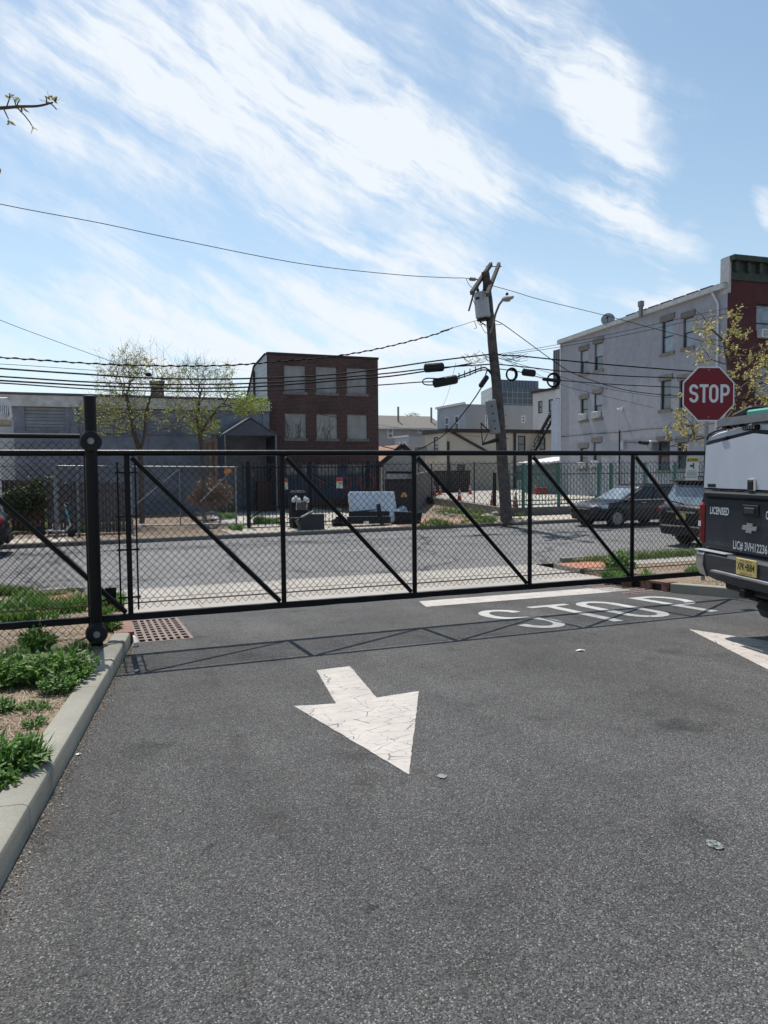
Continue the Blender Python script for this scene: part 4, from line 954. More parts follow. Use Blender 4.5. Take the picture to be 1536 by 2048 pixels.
m.tube([c0+U*1.9, c0+U*1.9+ZUP*3.0], .05, 5); m.bar(c0+U*.2-ZUP*.1, c0+U*.9-ZUP*1.6, .06); m.build('landing', M_BLACK, fe)
# white sided upper house
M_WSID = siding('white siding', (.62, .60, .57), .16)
o = P(1111, 900, 75); o.z = 0; zt = P(1111, 778, 75).z; Wd = 5.0; dw = 4.1
t = thing('white_house', 'white sided house with two dark framed windows above the beige building', 'house', Vector((o.x, o.y, LOTZ)))
zw = [P(1103, 824, 76).z, P(1103, 799, 76).z]
hl = [(.95, 1.75, *zw), (2.85, 3.6, *zw)]
pt = simple_box(t, o, Wd, LOTZ, zt, dw, M_WSID, (), hl)
for h in hl: sash_window(t, o+BK*dw, -BK, U, *h, M_TRIM, M_GLASS, .03, .10, .5)
m = MB(); m.bar(pt(-.1, zt+.06, -.2), pt(-.1, zt+.06, dw+.1), .3, .22); m.build('cornice', M_TRIM, t)
# narrow blue white clapboard strip next to the stucco building
t, o, Wd, zt = bld('clapboard_house', 'narrow pale blue clapboard house squeezed beside the stucco building', 50, 1117, 1126, 800, 1, None)
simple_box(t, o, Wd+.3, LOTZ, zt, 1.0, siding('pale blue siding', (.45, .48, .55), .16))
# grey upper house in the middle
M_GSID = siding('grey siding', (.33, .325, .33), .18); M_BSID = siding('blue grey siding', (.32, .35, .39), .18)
t, o, Wd, zt = bld('grey_house', 'tall grey sided house behind the leaning pole', 74, 931, 1068, 810, 9, None)
hs = [(xx(1043, 74), xx(1051, 74), zz(846, 1047, 74), zz(831, 1047, 74)), (xx(970, 74), xx(976, 74), zz(862, 970, 74), zz(830, 970, 74))]
zl = (zz(862, 910, 77), zz(832, 910, 77)); hl = [(2.0, 3.0, *zl), (4.5, 5.5, *zl)]
pt = simple_box(t, o, Wd, LOTZ, zt, 7.2, M_GSID, hs, hl, M_BSID)
for h in hs: sash_window(t, o, U, BK, *h, M_WHITE, M_GLASS, .02, .14, .5)
for h in hl: sash_window(t, o+BK*7.2, -BK, U, *h, M_WHITE, M_GLASS, .02, .13, .5)
MB().bar(pt(-.1, zt+.1, 0), pt(-.1, zt+.1, 7.3), .25, .25).build('fascia', M_WHITE, t)
# left houses
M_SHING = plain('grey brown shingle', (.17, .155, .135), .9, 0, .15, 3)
t, o, Wd, zt = bld('grey_roofed_house', 'pale house with a wide grey shingle roof right of the brick building', 82, 720, 888, 854, 9, None)
hs = [(xx(775, 82), xx(787, 82), zz(877, 780, 82), zz(856, 780, 82)), (xx(835, 82), xx(847, 82), zz(867, 840, 82), zz(856.5, 840, 82))]
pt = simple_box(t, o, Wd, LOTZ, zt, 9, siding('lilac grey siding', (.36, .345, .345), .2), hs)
for h in hs: sash_window(t, o, U, BK, *h, M_WHITE, M_GLASS, .02, .17, .5)
zr = PV(800, 831, 86).z
m = MB(); m.poly([pt(-.4, zt-.1, -.4), pt(Wd+.3, zt-.1, -.4), pt(Wd+.3, zr, 4.5), pt(-.4, zr, 4.5)]); m.poly([pt(-.4, zr, 4.5), pt(Wd+.3, zr, 4.5), pt(Wd+.3, zt, 9.4), pt(-.4, zt, 9.4)]); m.build('shingle_roof', M_SHING, t)
MB().prism([pt(-.4, zt-.3, -.46), pt(Wd+.3, zt-.3, -.46), pt(Wd+.3, zt-.1, -.46), pt(-.4, zt-.1, -.46)], BK*.06).build('fascia', M_WHITE, t)
for px in (797, 863): q = pt(xx(px, 84), 0, 2.0); MB().tube([Vector((q.x, q.y, zt)), Vector((q.x, q.y, zr+.9))], .12, 6).build('vent_pipe', M_GALV, t)
t, o, Wd, zt = bld('small_grey_house', 'small grey lean-to house below the grey roofed house', 66, 817, 862, 873, 6, None)
zl = (zz(900, 800, 68), zz(884, 800, 68)); hl = [(.6, 1.35, *zl), (2.0, 2.75, *zl)]
pt = simple_box(t, o, Wd, LOTZ, zt, 3.4, M_GSID, (), hl, M_BSID)
for h in hl: sash_window(t, o+BK*3.4, -BK, U, *h, M_WHITE, M_GLASS, .02, .10, .5)
MB().bar(pt(-.05, zt+.05, 0), pt(-.05, zt+.05, 3.5), .16, .16).build('fascia', M_WHITE, t)
# little gabled garage behind the iron fence
t = thing('gabled_garage', 'little gabled garage with brown roof tiles just right of the brick building', 'garage', Vector((*PV(795, 960, 46).xy, LOTZ)))
def gp_(px, py, d=0): return PV(px, py, 46)+BK*d
gl, gr_, gk = gp_(764, 924), gp_(838, 924), gp_(803, 893)
MB().prism([Vector((gl.x, gl.y, LOTZ)), Vector((gr_.x, gr_.y, LOTZ)), gr_, gk, gl], BK*6).build('wall', siding('cream siding', (.46, .46, .42), .17), t)
m = MB(); m.prism([gp_(758, 930), gp_(803, 891.5), gp_(803, 889), gp_(756, 929)], BK*6.3-V*0); m.build('roof', plain('brown tile', (.30, .16, .10), .9, 0, .25, 5), t)
m = MB(); m.prism([gp_(803, 889, 0), gp_(803, 891.6, 0), gp_(842, 927, 0), gp_(844, 925.5, 0)], BK*6.3); m.build('roof_right', plain('brown tile', (.30, .16, .10)), t)
m = MB(); m.bar(gp_(757, 930, -.15), gp_(803, 890.5, -.15), .16, .3); m.bar(gp_(803, 890.5, -.15), gp_(843, 927, -.15), .16, .3); m.build('bargeboard', M_TRIM, t)
MB().bar(gp_(772, 945, -.05), gp_(832, 945, -.05), .08, .14).build('trim_band', M_TRIM, t)
MB().prism([gp_(774, 947, -.04), gp_(813, 947, -.04), gp_(813, 958, -.04), gp_(774, 958, -.04)], BK*.03).build('door_panel', M_WHITE, t)
# glass office tower far behind and a second tower
M_CURT, tt, bsd = newmat('curtain wall'); co = mapv(tt); br = nd(tt, 'ShaderNodeTexBrick'); br.offset = 0
s_ = nd(tt, 'ShaderNodeSeparateXYZ'); tt.links.new(co, s_.inputs[0]); k_ = nd(tt, 'ShaderNodeCombineXYZ'); tt.links.new(mth(tt, 'ADD', s_.outputs[0], s_.outputs[1]), k_.inputs[0]); tt.links.new(s_.outputs[2], k_.inputs[1]); tt.links.new(k_.outputs[0], br.inputs['Vector'])
br.inputs['Scale'].default_value = 1; br.inputs['Brick Width'].default_value = 1.9; br.inputs['Row Height'].default_value = 1.9; br.inputs['Mortar Size'].default_value = .07
br.inputs['Color1'].default_value = (.03, .045, .07, 1); br.inputs['Color2'].default_value = (.06, .085, .12, 1); br.inputs['Mortar'].default_value = (.26, .28, .31, 1)
tt.links.new(br.outputs[0], bsd.inputs['Base Color']); bsd.inputs['Roughness'].default_value = .15
t, o, Wd, zt = bld('office_tower', 'dark glass office tower with a grid facade in the far distance', 210, 984, 1125, 776, 60, None, cat='tower')
def pt(x, z, d): q = o+U*x+BK*d; return Vector((q.x, q.y, z))
m = MB(); q = PV(962, 776, 225); m.prism([pt(0, -1, 0), pt(Wd, -1, 0), pt(Wd, -1, 30), Vector((q.x, q.y, -1))+U*8+BK*4, Vector((q.x, q.y, -1))], ZUP*(zt+1)); m.build('facade', M_CURT, t)
a, b = (PV(1001, 770, 225)-o).dot(U), (PV(1077, 770, 225)-o).dot(U); m = MB(); z2 = PV(1040, 760.5, 225).z
m.prism([pt(a, zt, 15), pt(b, zt, 15), pt(b, zt, 19), pt(a, zt, 19)], ZUP*(z2-zt)); n_ = int((b-a)/1.2)
for k in range(n_): m.box(pt(a+k*1.2+.5, (z2+zt)/2, 14.9), .35, .3, z2-zt-.05, ROT_UV)
m.build('penthouse', plain('penthouse louvre', (.16, .18, .22), .6), t)
t, o, Wd, zt = bld('ribbed_tower', 'ribbed grey tower peeking out left of the stucco building', 150, 1129, 1190, 697, 20, None, cat='tower')
m = MB(); m.prism([pt(0, -1, 0), pt(Wd, -1, 0), pt(Wd, -1, 4.6), pt(0, -1, 4.6)], ZUP*(zt+1)); m.build('shaft', plain('tower grey', (.12, .14, .17), .5), t)
m = MB()
for k in range(int(Wd/.42)): m.box(pt(k*.42+.1, (zt-1)/2, -.1), .16, .2, zt+1, ROT_UV)
for k in range(6): m.box(pt(-.1, (zt-1)/2, .4+.8*k), .2, .3, zt+1, ROT_UV)
m.build('rib', M_GALV, t)
# white balcony building at the left frame edge
t = thing('balcony_building', 'white building at the left edge with a curled iron balcony', 'building', Vector((*PV(-40, 900, 29).xy, FZ)))
def q_(px, py, d=0): return PV(px, py, 29)+BK*d
m = MB(); c0 = q_(-12, 800); c1 = q_(-380, 800); zt_ = q_(0, 700).z; zt_ = 3.9
m.prism([Vector((c1.x, c1.y, FZ)), Vector((c0.x, c0.y, FZ)), Vector((c0.x, c0.y, FZ))+BK*7, Vector((c1.x, c1.y, FZ))+BK*7], ZUP*(zt_-FZ)); m.tube([Vector((*q_(1, 800, -.85).xy, FZ)), q_(1, 850, -.85)], .04, 6); m.build('wall', M_WHITE, t)
MB().prism([q_(-60, 853, -.9), q_(24, 853, -.9), q_(24, 843, -.9), q_(-60, 838, -.9)], BK*.9).build('balcony_floor', plain('balcony tan', (.36, .29, .24), .8), t)
m = MB()
for k in range(12):
    px = -20+k*3.6; m.tube([q_(px, 843, -.85), q_(px+1.5, 832, -1.05), q_(px+.5, 820, -.95), q_(px-.5, 801, -.86)], .018, 5)
m.tube([q_(-60, 801, -.86), q_(20, 801, -.86)], .025, 5); m.tube([q_(20, 801, -.86), q_(20, 801, 0)], .025, 5)
for k in range(5): d = -.8+.17*k; m.tube([q_(21, 843, d), q_(25, 832, d), q_(23, 820, d), q_(20, 801, d)], .018, 5)
m.build('balcony_railing', plain('white iron', (.6, .6, .62), .5), t)
# ------------------------------------------------------------------ far side fences
zft_ = 1.83
def galv_fence():
    v = 26.6; t = thing('chain_link_gate', 'galvanised chain link fence and gate with diagonal braces across the street on the left', 'fence', UV(-4.6, v, z=FZ))
    z0 = FZ; zt = PV(330, 932, v).z
    def up(px): return uv(PV(px, 1000, v))[0]
    def tb(name, a, b, r=.025): MB().tube([a, b], r, 7).build(name, M_GALV, t, smooth=True)
    for px in (112, 156, 263, 472): tb('post', UV(up(px), v, z=z0), UV(up(px), v, z=PV(px, 930, v).z), .035 if px != 112 else .07)
    tb('top_rail', UV(up(118), v, z=zt+.02), UV(up(476), v, z=zt-.06)); tb('bottom_rail', UV(up(263), v, z=z0+.25), UV(up(476), v, z=z0+.2))
    tb('middle_post', UV(up(360), v, z=z0+.25), UV(up(360), v, z=zt-.03), .022)
    tb('diagonal_brace', UV(up(263), v-.03, z=z0+.85), UV(up(360), v-.03, z=zt-.1), .02); tb('diagonal_brace', UV(up(400), v-.03, z=z0+1.0), UV(up(468), v-.03, z=zt-.12), .02)
    m = MB(); chain_link(m, UV(up(112), v+.03, z=0), U, up(474)-up(112), lambda x: (z0+.2, zt-.02), .10, .0032, V, sides=3)
    m.build('chain_link_mesh', M_GALV, t)
    q = UV(up(456), v-.05, z=PV(456, 942, v).z); tag(MB().boxm(frame(q, U, ZUP), .26, .16, .01, .004).build('orange_tag', plain('orange plastic', (.55, .20, .03), .6), M=base(q)), 'small orange tag hung high on the galvanised gate', 'tag')
    # taller post with cable at far left
    v2 = 27.4; t2 = thing('picket_fence', 'weathered brown stockade fence behind the silver kick scooter', 'fence', UV(-4, v2, z=FZ))
    u0, u1 = uv(PV(97, 1000, v2))[0], uv(PV(262, 1000, v2))[0]; zt2 = PV(180, 962, v2).z; m = MB(); n = int((u1-u0)/.11)
    for k in range(n):
        u_ = u0+k*.11; h = zt2+R.uniform(-.04, .04); pts = [UV(u_, v2, z=FZ), UV(u_+.095, v2, z=FZ), UV(u_+.095, v2, z=h-.06), UV(u_+.05, v2, z=h), UV(u_, v2, z=h-.06)]; m.prism(pts, V*.02)
    m.build('picket_panel', plain('grey brown boards', (.085, .07, .065), .9, 0, .35, 3), t2)
    for u_ in (u0, (u0+u1)/2, u1): MB().box(UV(u_, v2+.08, z=(FZ+zt2)/2), .1, .1, zt2-FZ, ROT_UV).build('post', M_WOODP, t2)
    for z in (FZ+.4, zt2-.35): MB().bar(UV(u0, v2+.045, z=z), UV(u1, v2+.045, z=z), .04, .09).build('rail', M_WOODP, t2)
    # plain board fence behind the left grass
    v3 = 29.5; u0, u1 = uv(PV(-120, 1000, v3))[0], uv(PV(100, 1000, v3))[0]; zt3 = PV(50, 960, v3).z
    t3 = thing('board_fence', 'brown board fence behind the grass at the left edge', 'fence', UV(u0, v3, z=FZ)); m = MB()
    for k in range(int((u1-u0)/.16)): u_ = u0+k*.16; m.box(UV(u_, v3, z=(FZ+zt3)/2+R.uniform(-.02, .02)), .15, .025, zt3-FZ, ROT_UV)
    m.build('board_panel', plain('dark red boards', (.12, .075, .065), .9, 0, .3, 3), t3)
    MB().bar(UV(u0, v3+.04, z=zt3-.3), UV(u1, v3+.04, z=zt3-.3), .04, .09).build('rail', M_WOODP, t3)
galv_fence()
def iron_fence():
    v = 26.9; t = thing('iron_fence', 'tall black iron picket fence and gate before the brick building', 'fence', UV(5.0, v, z=FZ))
    def up(px): return uv(PV(px, 1000, v))[0]
    zt = PV(620, 928, v).z; u0, u1 = up(486), up(757)
    m = MB(); n = int((u1-u0)/.135)
    for k in range(n): u_ = u0+k*.135; m.box(UV(u_, v, z=(FZ+.06+zt+.08)/2), .02, .02, zt+.02-FZ, ROT_UV)
    m.build('picket_panel', M_BLACK, t)
    for z in (FZ+.15, FZ+.75, zt-.12): MB().bar(UV(u0, v+.03, z=z), UV(u1, v+.03, z=z), .03, .04).build('rail', M_BLACK, t)
    for px in (497, 621, 737, 757): MB().box(UV(up(px), v+.03, z=(FZ+zt+.1)/2), .10, .10, zt+.1-FZ, ROT_UV).build('post', M_BLACK, t)
    MB().bar(UV(up(625), v+.05, z=zt-.35), UV(up(695), v+.05, z=FZ+1.15), .03, .05).build('diagonal_brace', M_BLACK, t)
    MB().bar(UV(up(500), v+.05, z=FZ+.35), UV(up(535), v+.05, z=FZ+.75), .03, .05).build('diagonal_brace', M_BLACK, t)
    # right hand return with a narrow gate bay
    m = MB(); ua, ub = up(737), up(778); zz_ = PV(760, 930, v+.6).z
    for k in range(8): m.box(UV(ua+(ub-ua)*k/7, v+.6, z=(FZ+zz_)/2), .02, .02, zz_-FZ, ROT_UV)
    m.build('side_picket_panel', M_BLACK, t)
    for z in (FZ+.2, zz_-.06): MB().bar(UV(ua, v+.62, z=z), UV(ub, v+.62, z=z), .03, .05).build('rail', M_BLACK, t)
    for k, (px, py, lab) in enumerate(((679, 966, 'red and white warning placard in the middle of the iron fence'), (569, 968, 'red and white warning placard near the left of the iron fence'))):
        q = PV(px, py, v-.03); s_ = thing('warning_placard', lab, 'sign', q, group='warning placards on the iron fence')
        MB().boxm(frame(q, U, ZUP), .25, .40, .006).build('board', plain('placard white', (.62, .6, .56), .6), s_)
        MB().boxm(frame(q-V*.006+ZUP*.13, U, ZUP), .25, .13, .005).build('red_band', plain('placard red', (.5, .04, .05), .6), s_)
        m = MB(); c = q-V*.005; m.quad(c+U*-.09+ZUP*-.02, c+ZUP*-.10, c+U*.09+ZUP*-.02, c+ZUP*.05); m.build('yellow_mark', plain('placard yellow', (.6, .45, .05), .6), s_)
        m = MB(); c = q-V*.0075; m.bar(c+U*-.06+ZUP*.02, c+U*.06+ZUP*-.07, .02, .003); m.bar(c+U*-.06+ZUP*-.07, c+U*-.01+ZUP*-.03, .018, .003); m.build('mark', M_CHAR, s_)
    q = PV(506, 950, 27.1); tag(MB().boxm(frame(q, U, ZUP), .07, .13, .01, .003).build('red_tag', plain('tag red', (.5, .12, .08), .6), M=base(q)), 'small red tag on the iron fence near its left end', 'tag')
iron_fence()
def board_fence2():
    v = 33.0; u0, u1 = uv(PV(770, 980, v))[0], uv(PV(832, 980, v))[0]; zt = PV(800, 958, v).z
    t = thing('board_fence', 'short black board fence beside the gabled garage', 'fence', UV(u0, v, z=FZ)); m = MB()
    for k in range(int((u1-u0)/.17)): m.box(UV(u0+.17*k+.08, v, z=(FZ+zt)/2), .16, .03, zt-FZ, ROT_UV)
    m.build('board_panel', plain('black boards', (.03, .03, .033), .85, 0, .3, 4), t); MB().bar(UV(u0, v-.03, z=zt-.04), UV(u1, v-.03, z=zt-.04), .05, .07).build('rail', M_CHAR, t)
    # grey wall running back left of the car park and the dark lattice screen
    a, b = PV(833, 1000, 33.5), PV(868, 995, 50); m = MB()
    za, zb_ = PV(833, 948, 33.5).z, PV(868, 941, 50).z
    m.prism([Vector((a.x, a.y, FZ)), Vector((b.x, b.y, FZ)), Vector((b.x, b.y, zb_)), Vector((a.x, a.y, za))], U*-.15)
    tag(m.build('boundary_wall', plain('dull grey fence', (.13, .125, .115), .9, 0, .3, 2), M=base(Vector((a.x, a.y, FZ)))), 'dull grey boundary wall running back along the left of the car park', 'wall')
    v = 52; u0, u1 = uv(PV(862, 980, v))[0], uv(PV(939, 980, v))[0]; z1, z0_ = PV(900, 941, v).z, LOTZ
    t = thing('lattice_screen', 'dark timber lattice screen at the back of the car park', 'screen', UV(u0, v, z=LOTZ)); m = MB(); n = 20
    for k in range(n+1): m.bar(UV(u0+(u1-u0)*k/n, v, z=z0_), UV(u0+(u1-u0)*k/n, v, z=z1), .13, .05)
    m.build('slat', plain('dark lattice', (.05, .042, .042), .9, 0, .3, 3), t)
    m = MB()
    for k in range(9): z = z0_+(z1-z0_)*(k+.5)/9; m.bar(UV(u0, v+.06, z=z), UV(u1, v+.06, z=z), .05, .16)
    m.build('crossbar', plain('dark lattice2', (.06, .05, .05), .9), t)
board_fence2()
# green railings along the car park
M_GREEN = plain('green railing', (.02, .14, .115), .5, 0, .15, 6)
def green_fence():
    v = pa[1]-.1; zb_ = LOTZ+.05; u0 = uv(PV(1013, 980, v))[0]; u1 = 40.0
    t = thing('green_railing', 'dark green metal railing fence along the front of the car park', 'fence', UV(u0, v, z=zb_)); zt = PV(1090, 934, v).z
    m = MB(); n = int((u1-u0)/.17)
    for k in range(n): u_ = u0+.17*k; m.box(UV(u_, v, z=(zb_+zt)/2+.06), .022, .022, zt-zb_, ROT_UV)
    m.build('picket_panel', M_GREEN, t)
    for z in (zb_+.12, zb_+.3, zb_+(zt-zb_)*.82): MB().bar(UV(u0, v+.03, z=z), UV(u1, v+.03, z=z), .035, .05).build('rail', M_GREEN, t)
    for px in (1013, 1047, 1118, 1198, 1222, 1290, 1350):
        u_ = uv(PV(px, 980, v))[0]; MB().box(UV(u_, v+.02, z=(zb_+zt+.15)/2), .11, .11, zt+.15-zb_, ROT_UV).build('post', M_GREEN, t)
green_fence()
def lot_fence():
    t = thing('wire_fence', 'thin dark wire fence on posts along the diagonal retaining wall', 'fence', UV(pa[0], pa[1], z=LOTZ)); A, B = Vector((*pa, 0)), Vector((*pb, 0))
    zt = PV(960, 926, 30).z
    for f in (.02, .28, .55, .8, 1.0): q = A.lerp(B, f); MB().tube([UV(q.x, q.y, z=LOTZ), UV(q.x, q.y, z=zt+.1)], .03, 6).build('post', M_CHAR, t)
    for z in (zt, LOTZ+.1): MB().tube([UV(A.x, A.y, z=z), UV(B.x, B.y, z=z)], .012, 4).build('top_wire', M_CHAR, t)
    m = MB(); d = UV(B.x, B.y, z=0)-UV(A.x, A.y, z=0); L = d.length; d.normalize(); chain_link(m, UV(A.x, A.y, z=0), d, L, lambda x: (LOTZ+.1, zt), .14, .003, Vector((-d.y, d.x, 0)))
    m.build('chain_link_mesh', M_WIRE, t)
    q = PV(989, 960, 30.2); MB().box(Vector((q.x, q.y, .6)), .12, .12, 1.7, ROT_UV).build('steel_post', M_CHAR, t)
lot_fence()
def shed():
    v = 44; a, b = PV(1112, 985, v), PV(1172, 985, v); t = thing('storage_shed', 'grey green storage shed with a white sloping roof behind the railings', 'shed', Vector((a.x, a.y, LOTZ)))
    za, zb_ = PV(1112, 927, v).z, PV(1172, 919, v).z
    MB().prism([Vector((a.x, a.y, LOTZ)), Vector((b.x, b.y, LOTZ)), Vector((b.x, b.y, zb_)), Vector((a.x, a.y, za))], V*4).build('wall', plain('shed grey green', (.11, .14, .135), .7, 0, .2, 2), t)
    w_ = V*4.3; m = MB(); p0, p1 = PV(1100, 928, v-.2), PV(1176, 915.5, v-.2); m.prism([p0, p1, p1+ZUP*.14, p0+ZUP*.14], w_); m.build('roof', M_WHITE, t)
    q = PV(1136, 960, v-.02); m = MB(); m.box(Vector((q.x, q.y, LOTZ+1.0)), .06, .04, 2.0, ROT_UV); m.build('door_edge', M_WHITE, t)
shed()
# traffic cones
M_CONE = plain('cone orange', (.55, .075, .03), .5, 0, .12, 6); M_CONEW = plain('cone white', (.62, .6, .58), .5)
def cone(label, p):
    t = thing('traffic_cone', label, 'traffic cone', p, 0, 'orange traffic cones in the car park')
    MB().lathe(p, ZUP, [(.03, .135), (.70, .035), (.72, .03)], 16).build('cone_body', M_CONE, t, smooth=True)
    MB().box(p+ZUP*.018, .36, .36, .036, .3, .01).build('cone_base', M_CONE, t)
    def rr(z): return .135-.1*(z-.03)/.67+.003
    for z0, z1 in ((.32, .42), (.50, .62)): MB().lathe(p, ZUP, [(z0, rr(z0)), (z1, rr(z1))], 16).build('white_band', M_CONEW, t, smooth=True)
    return t
c0 = None
for lab, px, py, v in (('orange cone just left of the leaning pole, nearest of those behind the diagonal wall', 985, 1012, 0), ('orange cone on the car park edge left of the tallest wire post', 919, 1003, 0), ('orange cone before the dark lattice screen, right of a pair', 940, 988.5, 0),
                       ('orange cone left one of the pair near the grey boundary wall', 869, 990.5, 0), ('orange cone right one of the pair near the grey boundary wall', 880, 989.5, 0), ('orange cone directly behind the first green post by the leaning pole', 1031, 1017, 0),
                       ('orange cone far back by the beige wall behind the green railings', 1072, 987, 0), ('orange cone right of the shed, above the dark parked car', 1202, 992, 0)):
    p = PZ(px, py, LOTZ+.004)
    if c0 is None: c0 = cone(lab, p)
    else:
        c = copy_tree(c0); c.location = p; c.rotation_euler[2] = R.uniform(0, 2); c['label'] = lab
p = PZ(1080, 989, LOTZ+.004); tag(MB().box(p+ZUP*.22, .9, .5, .4, ROT_UV, .05).box(p+ZUP*.45, .95, .55, .06, ROT_UV, .02).build('red_tub', plain('red plastic', (.30, .03, .03), .5), M=base(p)), 'low red plastic tub by the beige wall behind the railings', 'tub')

# ------------------------------------------------------------------ leaning utility pole and its gear
PB = Vector((*PZ(1014, 1046, FZ).xy, FZ-.1)); YP = PB.y
PT = P(971, 544, YP)
def pole_at(py): f = (py-1046)/(546-1046); return PB.lerp(PT, f)
up_ = thing('utility_pole', 'leaning weathered wooden utility pole carrying wires across the street', 'utility pole', PB, 0)
n = 26; MB().tube([PB.lerp(PT, i/n)+Vector((R.uniform(-.012, .012)+.05*sin(pi*i/n), R.uniform(-.012, .012), 0)) for i in range(n+1)], [.235-.085*i/n for i in range(n+1)], 14).build('pole', M_WOODP, up_, smooth=True)
def arm(p0, p1, off): MB().bar(p0+off, p1+off, .115, .14).build('cross_arm', M_WOODP, up_)
# crossarms run mostly away from us (towards the upper right)
a0, a1 = P(943, 586, YP-1.3), P(982, 528, YP+1.5); arm(a0, a1, Vector((0, 0, 0)))
b0_, b1_ = P(966, 590, YP-1.1), P(998, 528, YP+1.6); arm(b0_+Vector((.15, 0, 0)), b1_, Vector((0, 0, 0)))
MB().tube([a1+Vector((-.2, 0, -.1)), b1_+Vector((.1, 0, -.1))], .02, 5).build('spacer_rod', M_CHAR, up_)
MB().bar(P(948, 584, YP-1.2), P(937.5, 622, YP-1.25), .06, .05).build('loose_brace', M_WOODP, up_)
tf = thing('transformer', 'grey cylindrical transformer hung near the top of the leaning pole', 'transformer', P(964, 636, YP-.45), 0)
q0, q1 = P(966.5, 637, YP-.35), P(961, 584, YP-.35); axq = (q1-q0); Lq = axq.length
MB().lathe(q0, axq, [(0, .22), (.05, .275), (Lq-.08, .27), (Lq-.07, .285), (Lq-.03, .285), (Lq, .12)], 22).build('tank', plain('transformer grey', (.36, .37, .39), .45, .2, .08, 3), tf, smooth=True)
for k in (-1, 1): MB().lathe(q1+Vector((.1*k, -.08, -.02)), (0.2*k, -.2, 1), [(0, .05), (.08, .06), (.1, .04), (.16, .05), (.2, .03), (.34, .025)], 10).build('bushing', M_CHAR, tf, smooth=True)
m = MB()
for k, (px, py) in enumerate(((953, 597), (957, 596))): m.box(P(px, py, YP-.76), .07, .02, .09)
m.build('number_plate', M_CHAR, tf); MB().bar(q0.lerp(q1, .3)+Vector((.28, .2, 0)), q0.lerp(q1, .8)+Vector((.26, .2, 0)), .1).build('bracket', M_CHAR, tf)
MB().lathe(q0-axq*.02, axq, [(-.06, .2), (0, .25)], 18).build('base_ring', M_CHAR, tf)
# street lamp arm
la = [P(981, 666, YP-.15), P(986, 650, YP-.3), P(991, 628, YP-.8), P(998, 610, YP-1.3), P(1006, 599, YP-1.7)]
sl_ = thing('street_lamp', 'curved arm street lamp with a flat grey head on the leaning pole', 'street lamp', la[0], 0)
MB().tube(la, .04, 8).build('arm', M_GALV, sl_, smooth=True)
hd = P(1015, 596.5, YP-2.0); hx = (P(1024, 593.5, YP-2.2)-P(1006, 599, YP-1.7)).normalized()
rings = []
for f, w_, h in ((-.30, .05, .05), (-.22, .09, .08), (0, .14, .10), (.2, .13, .06), (.32, .05, .03)):
    c = hd+hx*f; yv = hx.cross(ZUP).normalized(); zv_ = yv.cross(hx)
    rings.append([c+yv*w_*cos(2*pi*k/10)+zv_*(h*sin(2*pi*k/10)) for k in range(10)])
MB().loft(rings).build('lamp_head', plain('lamp grey', (.30, .29, .28), .5), sl_, smooth=True); MB().lathe(hd+ZUP*.08-hx*.03, ZUP, [(0, .05), (.1, .05), (.12, .03)], 10).build('photocell', M_CHAR, sl_)
MB().lathe(hd-ZUP*.115, ZUP, [(0, .06), (.02, .11), (.03, .11)], 12).build('lens', plain('lamp lens', (.35, .33, .30), .3), sl_)
# tall grey box lower on the pole, with its rod frame
jb = thing('junction_box', 'tall grey riser box strapped to the leaning pole halfway up', 'utility box', P(987, 866, YP-.3), 0)
j0, j1 = P(991, 868, YP-.35), P(980.5, 800, YP-.35); MB().bar(j0, j1, .30, .34, .04).build('cabinet', plain('box grey', (.20, .205, .215), .6, 0, .15, 3), jb)
m = MB()
for k in range(4): q = j0.lerp(j1, .15+.22*k)+Vector((.0, -.18, 0)); m.box(q, .05, .03, .05)
m.build('rivet', M_CHAR, jb)
m = MB(); q = [P(962, 846, YP-.8), P(965, 888, YP-.8), P(984, 877, YP-.2), P(978, 862, YP-.3)]
m.tube([q[0], q[1]], .02, 5); m.tube([q[0], q[3]], .025, 5); m.tube([q[1], q[3]], .02, 5); m.bar(q[1], P(998, 880, YP-.1), .05, .1); m.tube([q[1], P(1000, 874, YP)], .03, 5); m.build('rod_frame', M_CHAR, jb)
for k, py in enumerate((826, 848, 862, 872)): q = pole_at(py)+Vector((.17, -.05, 0)); MB().tube([q, q+Vector((.17, -.05, .0))], .014, 5).build('step_bolt', M_CHAR, up_)

# ------------------------------------------------------------------ overhead wires (points given where they hang, on the pole line)
def smooth_path(pts, n=10):
    out = []
    for i in range(len(pts)-1):
        p0 = pts[max(i-1, 0)]; p1 = pts[i]; p2 = pts[i+1]; p3 = pts[min(i+2, len(pts)-1)]
        for k in range(n):
            t = k/n; out.append(.5*((2*p1)+(p2-p0)*t+(2*p0-5*p1+4*p2-p3)*t*t+(3*p1-p0-3*p2+p3)*t**3))
    return out+[pts[-1]]
vp = uv(PT)[1]
M_CABLE = plain('cable black', (.008, .008, .010), .8, spec=.2)
def wire(label, pts, r, v0=None, v1=None, twist=False, name='overhead_wire', mat=None):
    v0 = vp if v0 is None else v0; v1 = vp if v1 is None else v1
    L = abs(pts[-1][0]-pts[0][0]); w3 = [PV(px, py, v0+(v1-v0)*abs(px-pts[0][0])/L) for px, py in pts]; path = smooth_path(w3, 12)
    m = MB(); m.tube(path, r, 6)
    if twist:
        tw = []; acc = 0
        for i in range(len(path)-1):
            for k in range(6):
                q = path[i].lerp(path[i+1], k/6); acc += (path[i+1]-path[i]).length/6; an = acc*14; tw.append(q+Vector((0, -cos(an), sin(an)))*r*1.6)
        m.tube(tw, r*.8, 4)
    return tag(m.build(name, mat or M_CABLE, M=base(w3[0]), smooth=True), label, 'overhead wire')
wire('highest thin wire sagging from the upper left to the top of the leaning pole', [(-260, 348), (0, 408), (200, 446), (350, 478), (600, 527), (790, 549), (898, 555.5), (925, 556), (962, 559)], .012)
